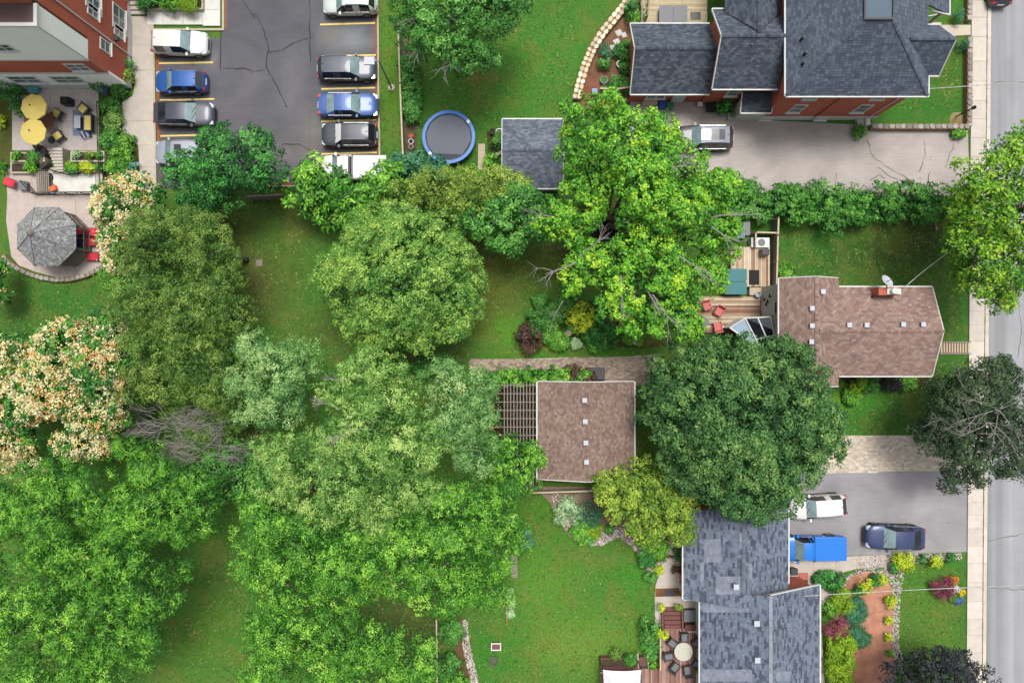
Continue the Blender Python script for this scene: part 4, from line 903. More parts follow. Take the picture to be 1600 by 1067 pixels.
        xm = L/2-(A[5][0] and (L/2-A[5][0]))-.28; build('mirror', MB().box(xm-.07,xm+.09,min(s*W/2*.93,s*(W/2+.17)),max(s*W/2*.93,s*(W/2+.17)),.98,1.10), paint, t, local=True)
        if blackplastic: build('sill', MB().box(-L*.28,L*.30,min(s*(W/2-.06),s*(W/2+.012)),max(s*(W/2-.06),s*(W/2+.012)),.2,.36), M['rubber'], t, local=True)
        build('window_trim', MB().bar((A[6][0]-.05,s*W/2*.968,1.0 if prof!='sedan' and prof!='hatch' else .93),(A[-4][0]+.1,s*W/2*.968,1.0 if prof!='sedan' and prof!='hatch' else .93),.03,.03), M['chrome'], t, local=True)
        if rails: build('roof_rail', MB().tube([(A[7][0],s*W/2*.68,Hh-.0),(A[7][0]-.1,s*W/2*.68,Hh+.05),(A[11][0],s*W/2*.68,Hh+.04),(A[11][0]-.1,s*W/2*.68,Hh-.02)], .022, 5), M['chrome'] if rails == 'chrome' else M['black'], t, local=True)
        for dx in (.02, -.95):
            build('door_handle', MB().box(dx-.1,dx+.1,min(s*(W/2-.02),s*(W/2+.015)),max(s*(W/2-.02),s*(W/2+.015)),.8,.83), M['chrome'], t, local=True)
    build('grille', MB().box(L/2-.07,L/2+.012,-W*.24,W*.24,.42,.66), M['black'], t, local=True)
    build('number_plate', MB().box(-L/2-.015,-L/2+.02,-.26,.26,.62,.76), M['whiteplastic'], t, local=True)
    for k in (.25, -.25): build('wiper', MB().bar((A[5][0]+.02,k+.25,A[5][2][4][1]+.03),(A[5][0]-.18,k-.25,A[5][2][4][1]+.16),.03,.015), M['black'], t, local=True)
    if prof not in ('sedan','pickup'): build('antenna', MB().hexa([(-L*.36,-.03,Hh-.03),(-L*.36+.16,-.01,Hh-.03),(-L*.36+.16,.01,Hh-.03),(-L*.36,.03,Hh-.03),(-L*.36-.02,-.01,Hh+.06),(-L*.36,-.005,Hh+.06),(-L*.36,.005,Hh+.06),(-L*.36-.02,.01,Hh+.06)]), M['black'], t, local=True)
    for x in (.30, -.55) if prof != 'pickup' else (1.0,):
        for s in (1,-1): build('door_seam', MB().box(x,x+.02,min(s*(W/2-.02),s*(W/2+.003)),max(s*(W/2-.02),s*(W/2+.003)),.36,.98), M['black'], t, local=True)
    if prof == 'pickup':
        build('bed_cover', MB().box(-L/2+.09,L/2-.535*L,-W/2+.10,W/2-.10,1.1,1.155), cover or paint, t, local=True)
        build('tailgate', MB().box(-L/2-.02,-L/2+.05,-W/2+.08,W/2-.08,.5,1.10), cover or paint, t, local=True)
        build('cab_gap', MB().box(L/2-.532*L,L/2-.522*L,-W/2-.004,W/2+.004,.4,1.14), M['black'], t, local=True)
    return t
M['lamp'] = simple('headlamp_glass', C(220,228,235), .12, .05, metal=.3); M['taillamp'] = simple('tail_lamp_red', C(200,30,34), .2, .08, coat=.6)
W_ = paintmat('white_car_paint', C(236,234,232), .0)
car('parked_car', 'white SUV parked nose out beside the raised walkway corner', 'car', 279, 66, -2, 4.45, 1.86, 1.62, 'suv', W_)
car('parked_car', 'bright blue hatchback parked between the white SUV and the black glass-roofed car', 'car', 281, 127, 180, 4.0, 1.72, 1.48, 'hatch', paintmat('bright_blue_paint', C(42,98,176), .3))
car('parked_car', 'charcoal crossover with a long dark roof parked above the half-hidden silver van', 'car', 286, 177, -1, 4.75, 1.88, 1.5, 'fast', paintmat('charcoal_paint', C(80,82,96), .4), roofglass=(.6,.8))
car('parked_car', 'silver minivan half hidden under the round deep green tree in the car park', 'car', 288, 238, 180, 4.7, 1.9, 1.65, 'van', paintmat('silver_blue_paint', C(176,182,196), .4), roofglass=(.4,.5))
car('parked_car', 'pale silver SUV at the top end of the right parking row', 'car', 546, 3, 181, 4.3, 1.84, 1.66, 'suv', paintmat('pale_silver_paint', C(214,222,218), .15), rails='black')
car('parked_car', 'black SUV with grey roof below the empty parking space', 'car', 541, 106, 0, 4.65, 1.86, 1.68, 'suv', paintmat('black_paint_sky_sheen', C(84,88,102), .4), rails='chrome')  # grey-blue base stands for sky reflected in black paint
car('parked_car', 'medium blue sedan in the right parking row', 'car', 543, 163, 0, 4.75, 1.84, 1.44, 'sedan', paintmat('mid_blue_paint', C(70,104,170), .35))
car('parked_car', 'black SUV with a white sunshade behind its windscreen', 'car', 545, 210, 180, 4.4, 1.84, 1.66, 'suv', paintmat('black_paint_sky_grey', C(80,84,94), .4), visor=True, rails='chrome')  # black car, its base lightened to hold the sky reflection
car('pickup_truck', 'white pickup with a covered bed half under the leafy light green shrubs', 'pickup truck', 549, 262, 180, 5.5, 1.95, 1.75, 'pickup', W_, cover=M['whiteplastic'])
car('parked_car', 'black SUV with sky reflection painted on its roof and twin sunroofs on the shared driveway', 'car', 1101, 215, 180, 4.6, 1.9, 1.7, 'suv', paintmat('black_body_paint', C(66,62,70), .4), roofsheen=paintmat('silver_roof_paint', C(136,140,158), .3), roofglass=(.40,.80), rails='chrome')  # pale roof colour is sky reflection painted over a black car
car('parked_car', 'white wagon nosing under the big dark round tree on the asphalt driveway', 'car', 1280, 792, 184, 4.5, 1.8, 1.5, 'hatch', W_)
car('pickup_truck', 'vivid blue pickup with a flat bed cover next to the grey-roofed house', 'pickup truck', 1268, 857, 180, 5.3, 1.95, 1.72, 'pickup', paintmat('vivid_blue_paint', C(10,124,226), .05), blackplastic=False)
car('parked_car', 'navy blue coupe-like crossover alone on the asphalt driveway by the gravel border', 'car', 1400, 840, 178, 4.65, 1.9, 1.6, 'fast', paintmat('navy_paint', C(58,72,112), .4))
car('parked_car', 'dark car at the kerb at the very top of the street', 'car', 1566, -38, 90, 4.5, 1.82, 1.5, 'hatch', paintmat('dark_paint', C(84,84,90), .4))

# ---------------- street furniture
t = thing('street_lamp', 'grey street lamp post on the grass strip beside the parked black SUV', 'street lamp', P(612,138))
b0 = P(612,138); top_ = Vector((b0.x, b0.y, 5.3)); build('base', MB().lathe((b0.x,b0.y,0), [(.26,0),(.26,.12),(.1,.2)], 12), M['concrete'], t)
build('pole', MB().tube([(b0.x,b0.y,.1),(b0.x,b0.y,5.35)], [.08,.055], 8), M['grey'], t); hp = P(587,103,5.4)
build('arm', MB().bar((b0.x,b0.y,5.3),(b0.x-.35,b0.y+.0,5.35),.07), M['grey'], t); build('lamp_head', MB().box(b0.x-1.05,b0.x-.3,b0.y-.28,b0.y+.28,5.25,5.4), M['ventcap'], t)
t = thing('lamp_post', 'thin black lamp post in the front lawn corner of the brick house', 'lamp post', P(1493,183))
b0 = P(1493,183); build('post', MB().tube([(b0.x,b0.y,0),(b0.x,b0.y,2.0)], .05, 8), M['black'], t); build('lamp', MB().lathe((b0.x,b0.y,2.0), [(.05,0),(.13,.05),(.15,.3),(.03,.4)], 8), M['black'], t)
sheet('soil_bed', [(1484,182),(1489,176),(1500,176),(1508,184),(1508,196),(1484,196)], .015, M['mulch'], C(150,136,92))
def cable(pts, label, m, r=.025):
    q = []
    for a, b in zip(pts[:-1], pts[1:]):
        for i in range(12): u = i/12; p = Vector(a).lerp(Vector(b), u); p.z -= 1.2*u*(1-u); q.append(p)
    q.append(Vector(pts[-1])); top(build('cable', MB().tube(q, r, 5), m), label, 'cable')
cm = simple('pale_cable', C(190,200,190), .6, .5, 1.2, 3)
cable([P(1449,139,6.5), P(1680,118,7.5)], 'overhead cable running from the brick house across the street', cm)
cable([P(1417,446,5.2), P(1500,382,6.5)], 'thin cable leading from the bungalow roof to the yellow-green street tree', cm)
cable([P(1256,931,4.9), P(1700,912,6.0)], 'overhead cable crossing the front garden of the grey-roofed house', cm)
# ---------------- fences and walls
def fence(name, label, pts, h, m, picket=0, postw=.1, capm=None, rail=True, z0=0):
    t = thing(name, label, 'fence', P(*pts[0]))
    for (a, b), (c_, d) in zip(pts[:-1], pts[1:]):
        p, q = P(a, b), P(c_, d); p.z = q.z = z0; L = (q-p).length; n = max(1, round(L/2.2)); u = (q-p)/L; an = math.atan2(u.y, u.x)
        for i in range(n+1):
            w = p+u*L*i/n; build('post', MB().obox((w.x,w.y), an, postw, postw, z0, z0+h+.06), capm or m, t)
        build('top_rail', MB().obox(((p+q)/2), an, L, .12, z0+h-.02, z0+h+.03), capm or m, t)
        if picket:
            k = int(L/picket)
            for i in range(k):
                w = p+u*(i+.5)*picket; build('board', MB().obox((w.x+u.y*.03, w.y-u.x*.03), an, picket*.86, .025, z0+.05, z0+h-.025), m, t)
        else:
            build('panel', MB().obox(((p+q)/2), an, L-.05, .03, z0+.03, z0+h-.025), m, t)
    return t
fence('wooden_fence', 'long timber fence with a pale top between the grass strip and the trampoline garden', [(626,45),(629,140),(634,262)], 1.3, M['greytimber'], capm=M['palewood'])
fence('wooden_fence', 'dark board fence under the trees below the car park', [(395,312),(448,309)], 1.2, M['greytimber'], picket=.16)
fence('wooden_fence', 'pale fence along the east side of the timber deck', [(1206,345),(1205,372),(1203,450)], 1.4, M['greytimber'], capm=M['palewood'])
fence('wooden_fence', 'low pale fence by the yellow-green shrub south of the garage', [(828,766),(922,763)], .9, M['greytimber'], capm=M['palewood'])
fence('wooden_fence', 'thin fence by the leafy trees at the bottom of the photo', [(684,960),(686,1090)], 1.0, M['greytimber'], capm=M['palewood'])
fence('garden_gate', 'brown slatted gate between the flower bed and the lime tree by the brick house', [(936,145),(960,146),(987,142)], .9, M['greytimber'], picket=.18, capm=M['palewood'])
def stonewall(name, label, pts, w, h, cols, size=.35, rows=2, jit=.5):
    t = thing(name, label, 'wall', P(*pts[0])); core = MB()
    for (a, b), (c_, d) in zip(pts[:-1], pts[1:]):
        p, q = P(a, b), P(c_, d); L = (q-p).length; u = (q-p)/L; n = Vector((-u.y, u.x, 0)); an = math.atan2(u.y, u.x)
        core.obox((p+q)/2, an, L, w*.94, 0, h-.05); k = max(1, round(L/size))
        for r in range(rows):
            x = 0
            for i in range(k):
                f = 1/k*L; o_ = random.uniform(-.12,.12)*f if 0 < i else 0; cc = p+u*((i+.5)*f+o_*.4)+n*((r+.5)/rows-.5)*w; c_0 = random.choice(cols); g = random.uniform(.82,1.12); hw = w/rows
                ring = []; ns = random.choice((5,6,7))
                for s_ in range(ns): a_ = 2*pi*s_/ns+random.uniform(-.25,.25); ring.append((cc.x+(u.x*cos(a_)*f*.5-u.y*sin(a_)*hw*.5)*random.uniform(.86,1.12), cc.y+(u.y*cos(a_)*f*.5+u.x*sin(a_)*hw*.5)*random.uniform(.86,1.12)))
                build('stone', MB().prism(ring, h-.12, h+random.uniform(-.015,.03), tuple(v*g for v in c_0)), M['attr'], t)
    build('mortar', core, M['mortar'], t)
    return t
M['mortar'] = simple('mortar', C(150,120,92), .95, .2, 2, 30, .3)
stonewall('stone_wall', 'curving crazy-paved stone wall with cream stones by the brick house garden', [(990,-14),(975,12),(958,34),(940,56),(925,80),(913,108),(905,135),(900,158)], .72, .55, [C(240,226,190), C(228,210,176), C(246,236,208), C(214,194,164)], .42, 2)
stonewall('stone_wall', 'grey rubble wall between the front lawn and the street pavement', [(1511,-20),(1509,36)], .42, .5, [C(170,162,152), C(150,144,136), C(188,178,166)], .4, 1)
stonewall('stone_wall', 'grey rubble wall around the front lawn corner with the black lamp post', [(1509,62),(1508,196),(1508,201),(1356,201)], .42, .6, [C(160,154,146), C(140,136,130), C(182,174,164)], .45, 1)
arc = [(9,400),(16,409),(28,418),(45,427),(66,434),(90,438),(114,437),(138,431),(160,420),(174,410)]
stonewall('stone_wall', 'low curved block wall round the gazebo terrace', arc, .36, .4, [C(176,172,160), C(190,186,174), C(160,156,146)], .42, 1)
stonewall('stone_edging', 'row of small stones round the tree foot at the hedge end', [(1474,333),(1464,338),(1459,348),(1462,360)], .22, .2, [C(170,150,132), C(146,130,116)], .25, 1)
# raised planters by the patio
for lab, x0_, x1_, y0_, y1_, hh in (('low timber-edged planter with small green shrubs left of the garden stairs, upper one', 16,70,238,253,.75), ('low timber-edged planter left of the garden stairs, lower one', 16,66,254,271,.4), ('concrete-edged planter with mixed flowers right of the garden stairs, upper one', 110,163,236,253,.75), ('concrete-edged planter with yellow flowers right of the garden stairs, lower one', 102,163,254,268,.4), ('raised concrete bed of shrubs beside the entrance steps', 229,317,-30,15,.45)):
    t = thing('planter', lab, 'planter', P((x0_+x1_)/2, (y0_+y1_)/2)); X0, X1, Y0, Y1 = PX(x0_,hh), PX(x1_,hh), PY(y1_,hh), PY(y0_,hh)
    for q in ((X0,X1,Y0,Y0+.12),(X0,X1,Y1-.12,Y1),(X0,X0+.12,Y0+.125,Y1-.125),(X1-.12,X1,Y0+.125,Y1-.125)): build('edge', MB().box(*q,0,hh), M['kerb'], t)
    build('soil', MB().box(X0+.12,X1-.12,Y0+.12,Y1-.12,0,hh-.06), M['soil'], t)
t = thing('garden_steps', 'narrow flight of pale steps from the patio down to the gazebo terrace', 'steps', P(95,252))
for k in range(8): build('step', MB().prism([P(88+k*.7-2,236+k*4.4)[:2],P(109-k*1.0,236+k*4.4)[:2],P(108-k*1.0,236+(k+1)*4.4-.2)[:2],P(88+k*.7-2,236+(k+1)*4.4-.2)[:2]][::-1], 0, .9-.1*k), M['concrete'], t)
t = thing('rock_cascade', 'dark rock water cascade beside the garden stairs', 'rockery', P(75,265))
for k in range(46):
    y = random.uniform(232,300); x = 74+(y-265)*.08+random.uniform(-5.5,5.5); p = P(x, y); s = random.uniform(.14,.32); zz = max(.1, .9-(y-232)/80)
    ring = [(p.x+s*cos(a)*random.uniform(.7,1.1), p.y+s*sin(a)*random.uniform(.7,1.1)) for a in [2*pi*i/6 for i in range(6)]]
    g = random.uniform(.6,1.2); build('rock', MB().prism(ring, 0, zz+random.uniform(-.1,.15), tuple(v*g for v in random.choice([C(84,78,72), C(110,98,88), C(64,62,62)]))), M['attr'], t)
t = thing('picket_screen', 'weathered grey picket screen lying beside the rock cascade', 'screen', P(66,286))
for k in range(7): p, q = P(57+k*3.0,268,.5), P(59+k*2.9,303,.3); build('slat', MB().bar(p, q, .1, .03), M['greytimber'], t)
build('rail', MB().bar(P(57,275,.44), P(77,275,.44), .06), M['greytimber'], t); build('rail', MB().bar(P(58,296,.28), P(78,296,.28), .06), M['greytimber'], t)
def railing(label, pts, h=1.0, n=3, zb=0):
    t = thing('metal_railing', label, 'railing', P(*pts[0]))
    for (a, b), (c_, d) in zip(pts[:-1], pts[1:]):
        p, q = P(a, b), P(c_, d)
        for z in (h, h*.5, .12): build('rail', MB().bar((p.x,p.y,z+zb),(q.x,q.y,z+zb),.05), M['black'], t)
        k = max(1, round((q-p).length/1.6))
        for i in range(k+1): w = p.lerp(q, i/k); build('post', MB().bar((w.x,w.y,zb),(w.x,w.y,zb+h),.05), M['black'], t)
        for i in range(k): w, w2 = p.lerp(q, i/k), p.lerp(q, (i+1)/k); build('brace', MB().bar((w.x,w.y,zb+.12),(w2.x,w2.y,zb+h),.025), M['black'], t)
railing('black metal railing along the gazebo terrace below the white slab', [(45,287),(60,305),(112,305),(160,304)])
railing('black metal railing below the yellow-flower planter', [(85,268),(106,274),(150,270)])
railing('black metal railing on the right edge of the small patio', [(163,165),(164,232),(166,270),(168,300)])
slabs('white_slab', [[(82,272),(150,272),(150,300),(80,300)]], .10, col=C(226,224,216))
t = thing('toy', 'orange and blue plastic toy beside the black railing', 'toy', P(85,300))
build('seat', MB().obox(P(87,296), .4, .5, .4, .1, .4), M['orange'], t); build('base', MB().obox(P(83,301), 0, .5, .3, .1, .25), simple('light_blue_plastic', C(110,180,220), .5), t)

# ---------------- patio furniture
def parasol(px, py, label):
    c = P(px, py, 2.3); t = thing('parasol', label, 'parasol', (c.x, c.y, .1), group='yellow parasols on the patio'); mb = MB()
    n = 8; r = 1.02; ap = (0, 0, 2.55)
    for i in range(n):
        a, b_ = 2*pi*i/n+.2, 2*pi*(i+1)/n+.2; mb.poly([(r*cos(a),r*sin(a),2.15),(r*cos(b_),r*sin(b_),2.15),ap]); mb.poly([(r*cos(a),r*sin(a),2.05),(r*cos(b_),r*sin(b_),2.05),(r*cos(b_),r*sin(b_),2.15),(r*cos(a),r*sin(a),2.15)])
    build('canopy', mb, M['yellow'], t, local=True); build('pole', MB().tube([(0,0,0),(0,0,2.62)], .03, 6), M['greytimber'], t, local=True); build('base', MB().lathe((0,0,0), [(.3,0),(.3,.06),(.06,.1)], 12), M['darkgrey'], t, local=True)
    build('finial', MB().lathe((0,0,2.55), [(.05,0),(.05,.1),(.01,.12)], 6), M['black'], t, local=True)
    for i in range(n):
        a = 2*pi*i/n+.2; build('rib', MB().bar((0,0,2.49),(r*cos(a),r*sin(a),2.09),.02), M['greytimber'], t, local=True)
parasol(52, 167, 'yellow parasol nearest the tall brick building'); parasol(51, 206, 'yellow parasol above the planters, touching its twin')
def armchair(px, py, rz, label, w=.75, frame='darkgrey', cush='yellow', group=None, z=.1, back=True, seath=.4):
    c = P(px, py, .5); t = thing('armchair', label, 'chair', (c.x, c.y, z), radians(rz), group)
    build('seat', MB().box(-.35,.35,-w/2,w/2,seath-.1,seath), M[frame], t, local=True)
    build('cushion', MB().box(-.27,.3,-w/2+.08,w/2-.08,seath+.002,seath+.1), M[cush], t, local=True)
    build('backrest', MB().hexa([(-.35,-w/2,seath),(-.27,-w/2,seath),(-.27,w/2,seath),(-.35,w/2,seath),(-.46,-w/2,seath+.45),(-.4,-w/2,seath+.45),(-.4,w/2,seath+.45),(-.46,w/2,seath+.45)]), M[frame], t, local=True)
    for s in (1,-1):
        build('armrest', MB().box(-.36,.32,min(s*w/2,s*(w/2-.06)),max(s*w/2,s*(w/2-.06)),seath+.18,seath+.23), M[frame], t, local=True)
        for x in (.3,-.32): build('leg', MB().box(x-.03,x+.03,min(s*w/2,s*(w/2-.05)),max(s*w/2,s*(w/2-.05)),0,seath+.18), M[frame], t, local=True)
    return t
armchair(90,179,150,'dark wicker patio armchair with yellow cushion right of the upper parasol', group='yellow cushioned patio chairs'); armchair(91,213,215,'dark wicker patio armchair with yellow cushion right of the lower parasol', group='yellow cushioned patio chairs')
armchair(131,171,230,'dark wicker patio armchair with yellow cushion at the top corner of the blue rug', group='yellow cushioned patio chairs')
armchair(139,193,180,'wide yellow cushioned sofa seat on the right side of the blue rug', w=1.3, group='yellow cushioned patio chairs')
for o in COL.objects:
    pass
c0, c1 = P(115,213), P(144,173); tt_ = top(build('rug', MB().box(c0.x,c1.x,c0.y,c1.y,.105,.12), simple('blue_grey_rug', C(126,140,164), .95, .35, 6, 18)), 'blue-grey patterned rug on the small patio', 'rug')
t = thing('coffee_table', 'pale rectangular coffee table on the blue-grey rug', 'table', P(121,191)); p = P(121,191,.5)
build('tabletop', MB().box(p.x-.25,p.x+.25,p.y-.5,p.y+.5,.5,.55), M['ventcap'], t); build('frame', MB().box(p.x-.2,p.x+.2,p.y-.44,p.y+.44,.12,.49), M['darkgrey'], t)
t = thing('patio_chair', 'striped blue and white deck chair at the foot of the rug', 'chair', P(133,210)); p = P(133,210,.4)
for k in range(5): build('slat', MB().obox((p.x-.3+k*.15, p.y+.05*k-.1), .5, .1, .6, .4, .44), M['ventcap'] if k % 2 else simple('navy_strap', C(60,80,120), .6) if k == 0 else bpy.data.materials['navy_strap'], t)
for s in (-.3,.3): build('leg', MB().box(p.x+s-.02,p.x+s+.02,p.y-.2,p.y+.2,.1,.4), M['darkgrey'], t)
t = thing('dining_table', 'dark slatted dining table mostly under the yellow parasols', 'table', P(64,190)); p = P(64,190,.7)
for k in range(9): build('slat', MB().box(p.x-1.3,p.x+1.0,p.y-.62+k*.14,p.y-.5+k*.14,.72,.75), M['brown'], t)
for a, b_ in ((-1.2,-.5),(.9,-.5),(.9,.55),(-1.2,.55)): build('leg', MB().box(p.x+a-.04,p.x+a+.04,p.y+b_-.04,p.y+b_+.04,.1,.715), M['greytimber'], t)
t = thing('barbecue', 'dark square barbecue standing against the white wall', 'barbecue', P(101,158)); p = P(101,157,.9)
build('body', MB().box(p.x-.32,p.x+.32,p.y-.28,p.y+.28,.15,.8), M['black'], t); build('lid', MB().box(p.x-.3,p.x+.3,p.y-.26,p.y+.26,.802,1.0), M['rubber'], t)
t = thing('water_feature', 'teal and stone bird bath beside the upper parasol', 'bird bath', P(52,142)); p = P(53,138,.6)
build('bowl', MB().lathe((p.x,p.y,.1), [(.3,0),(.16,.1),(.14,.5),(.45,.62),(.5,.68),(.4,.66),(.02,.6)], 14), simple('teal_glaze', C(90,160,160), .4), t)
def lounger(px, py, rz, label, col='red'):
    c = P(px, py, .35); t = thing('sun_lounger', label, 'sun lounger', (c.x, c.y, .06), radians(rz), 'red loungers on the gazebo terrace')
    build('seat', MB().box(-.1,.55,-.3,.3,.3,.36), M[col], t, local=True)
    build('backrest', MB().hexa([(-.52,-.3,.55),(-.1,-.3,.3),(-.1,.3,.3),(-.52,.3,.55),(-.52,-.3,.6),(-.1,-.3,.36),(-.1,.3,.36),(-.52,.3,.6)]), M[col], t, local=True)
    for s in (1,-1):
        build('frame', MB().bar((-.55,s*.32,.5),(.75,s*.32,.26),.03), M['black'], t, local=True); build('leg', MB().bar((-.3,s*.32,0),(-.2,s*.32,.42),.03), M['black'], t, local=True); build('leg', MB().bar((.6,s*.32,0),(.5,s*.32,.3),.03), M['black'], t, local=True)
lounger(146,363,175,'topmost of the three red sun loungers between gazebo and flowered tree'); lounger(146,378,180,'red sun lounger on the terrace right of the gazebo, middle of the three'); lounger(147,401,182,'red sun lounger on the terrace nearest the gazebo step')
lounger(17,286,160,'red sun lounger at the left end of the terrace beside a grey side table')
t = thing('side_table', 'grey square side table beside the left red lounger', 'table', P(35,290)); p = P(35,290,.5); build('tabletop', MB().box(p.x-.35,p.x+.35,p.y-.35,p.y+.35,.46,.5), M['grey'], t)
for a in (-.3,.3):
    for b_ in (-.3,.3): build('leg', MB().box(p.x+a-.02,p.x+a+.02,p.y+b_-.02,p.y+b_+.02,.06,.46), M['darkgrey'], t)
armchair(127,362,-160,'red cushioned chair just inside the gazebo rail', cush='red', z=.3); armchair(124,382,180,'dark blue folding chair in the gazebo beside the step', cush='navy', z=.3) if 'navy' in M else None
M['navy'] = simple('navy_cloth', C(30,30,96), .8); armchair(125,382,180,'dark blue chair in the gazebo opening', frame='navy', cush='navy', z=.3)

# ---------------- timber decks
def deck(name, label, px0, px1, py0, py1, z, axis, bw, cols, cat='deck', gap=.012):
    x0, x1, y0, y1 = PX(px0,z), PX(px1,z), PY(py1,z), PY(py0,z); t = thing(name, label, cat, ((x0+x1)/2, (y0+y1)/2, 0))
    build('frame', MB().box(x0+.03,x1-.03,y0+.03,y1-.03,0,z-.045), M['brown'], t)
    L = (x1-x0) if axis == 'y' else (y1-y0); n = int(L/bw)
    for i in range(n):
        c = random.choice(cols); f = random.uniform(.82,1.12); c = tuple(k*f for k in c); a = i*L/n; b_ = (i+1)*L/n-gap
        mb = MB().box(x0+a,x0+b_,y0,y1,z-.04,z+random.uniform(-.003,.003),c) if axis == 'y' else MB().box(x0,x1,y0+a,y0+b_,z-.04,z+random.uniform(-.003,.003),c)
        build('board', mb, M['deck'], t)
    return t
DC = [C(196,170,140), C(170,136,112), C(214,192,164), C(150,112,92), C(186,152,126), C(224,208,182)]; DR = [C(178,140,126), C(160,120,108), C(192,156,142), C(146,106,96)]
deck('timber_deck', 'lower weathered timber deck with red chairs behind the bungalow', 1088,1188,463,520,.32,'x',.145,DC)
deck('timber_deck', 'upper weathered timber deck with the teal hot tub', 1142,1203,386,448,.62,'y',.145,DC)
deck('timber_deck', 'reddish deck with the round table beside the grey-roofed house', 1029,1093,982,1085,.55,'y',.14,DR)
deck('timber_deck', 'narrow reddish deck with a white canopy at the bottom of the photo', 938,1028,1044,1090,.4,'y',.14,DR)
deck('timber_deck', 'pale timber deck with a grey hot tub cover above the brick house', 1001,1105,-30,38,.5,'x',.145,[C(204,188,152), C(190,170,136), C(214,200,168)])
t = thing('deck_steps', 'brown timber step beside the teal hot tub', 'steps', P(1178,455)); build('step', MB().box(PX(1168),PX(1188),PY(462),PY(450),0,.48), M['palewood'], t)
t = thing('hot_tub', 'hot tub under a folded teal cover on the deck', 'hot tub', P(1150,440))
x0, x1, y0, y1 = PX(1132,1.1), PX(1167,1.1), PY(460,1.1), PY(420,1.1)
def rrect(x0, x1, y0, y1, r, n=4):
    q = []
    for cx_, cy_, a0 in ((x1-r,y1-r,0),(x0+r,y1-r,90),(x0+r,y0+r,180),(x1-r,y0+r,270)):
        for i in range(n+1): a = radians(a0+90*i/n); q.append((cx_+r*cos(a), cy_+r*sin(a)))
    return q
build('tub', MB().prism(rrect(x0+.05,x1-.05,y0+.05,y1-.05,.15), .3, 1.0), M['brown'], t); ymid = (y0+y1)/2
build('cover', MB().prism(rrect(x0,x1,ymid+.015,y1,.12), 1.0, 1.11), M['teal'], t); build('cover', MB().prism(rrect(x0,x1,y0,ymid-.015,.12), 1.0, 1.112), M['teal'], t)
t = thing('hot_tub', 'hot tub under a grey cover on the deck above the brick house', 'hot tub', P(1052,20)); x0, x1, y0, y1 = PX(1030,1.1), PX(1074,1.1), PY(37,1.1), PY(9,1.1); xm_ = (x0+x1)/2
build('tub', MB().prism(rrect(x0+.05,x1-.05,y0+.05,y1-.05,.15), .3, 1.0), M['darkgrey'], t); build('cover', MB().prism(rrect(x0,xm_-.01,y0,y1,.12), 1.0, 1.1), M['grey'], t); build('cover', MB().prism(rrect(xm_+.01,x1,y0,y1,.12), 1.0, 1.101), M['grey'], t)
top(build('mat', MB().box(PX(1076),PX(1092),PY(36),PY(24),.505,.53), M['black']), 'black mat on the deck beside the grey hot tub cover', 'mat')
t = thing('deck_railing', 'weathered timber railing along the left edge of the pale deck', 'railing', P(1005,0))
for a, b_ in (((1003,-20),(1003,38)),((1016,-20),(1012,24))):
    p, q = P(*a, 1.3), P(*b_, 1.3); build('rail', MB().bar(p, q, .1, .05), M['greytimber'], t)
    for i in range(5): w = p.lerp(q, i/4); build('post', MB().box(w.x-.05,w.x+.05,w.y-.05,w.y+.05,0,1.27), M['greytimber'], t)
t = thing('air_conditioner', 'white boxed pool heater in the timber enclosure at the top of the deck', 'machine', P(1190,380)); p = P(1190,379,.9)
build('body', MB().box(p.x-.8,p.x+.62,p.y-.38,p.y+.38,.1,.9), M['whiteplastic'], t); build('fan_grille', MB().lathe((p.x-.0,p.y,.9), [(.3,0),(.28,.03),(.05,.035)], 16), M['grey'], t)
fence('enclosure', 'pale timber enclosure round the white machine', [(1172,388),(1172,367),(1205,368)], 1.3, M['greytimber'], capm=M['palewood'])
top(build('mat', MB().box(PX(1170,.6),PX(1186,.6),PY(445,.6),PY(422,.6),.625,.65), M['rubber']), 'black rubber mat beside the teal hot tub', 'mat')
t = thing('barbecue', 'grey barbecue in the corner of the upper deck', 'barbecue', P(1195,395)); p = P(1196,394,1.3); build('cabinet', MB().box(p.x-.3,p.x+.3,p.y-.25,p.y+.25,.62,1.2), M['greytimber'], t); build('lid', MB().box(p.x-.28,p.x+.28,p.y-.22,p.y+.22,1.202,1.4), M['darkgrey'], t)
t = thing('watering_bucket', 'pale round bucket at the deck corner by the bungalow wall', 'bucket', P(1184,461)); p = P(1184,460,.6); build('body', MB().lathe((p.x,p.y,.32), [(.16,0),(.22,.4),(.24,.42),(.2,.42),(.17,.2),(.02,.2)], 14), M['ventcap'], t)
for a in ((1103,478,-70,'faded red garden chair on the lower deck, topmost of the three'), (1122,487,-120,'faded red garden chair on the lower deck above the small pot plant'), (1120,511,100,'faded red garden chair on the lower deck nearest the dark round tree')):
    armchair(*a, w=.62, frame='salmon', cush='salmon', group='red chairs on the lower deck', z=.32)
def rtable(px, py, r, label, m, z=.32, h=.72, hole=None):
    p = P(px, py, z+h); t = thing('round_table', label, 'table', (p.x, p.y, z)); build('tabletop', MB().lathe((0,0,h), [(r*.97,-.03),(r,-.015),(r,.0),(.02,.006)], 28), m, t, local=True)
    build('pedestal', MB().tube([(0,0,.02),(0,0,h-.03)], .05, 8), M['darkgrey'], t, local=True); build('base', MB().lathe((0,0,0), [(.3,0),(.3,.03),(.06,.05)], 12), M['darkgrey'], t, local=True)
rtable(1100,503,.40,'grey round table on the lower deck by the red chairs', M['grey']); rtable(1068,1018,.72,'large pale round table ringed by grey chairs on the reddish deck', simple('pale_table', C(206,204,188), .5, .06), z=.55)
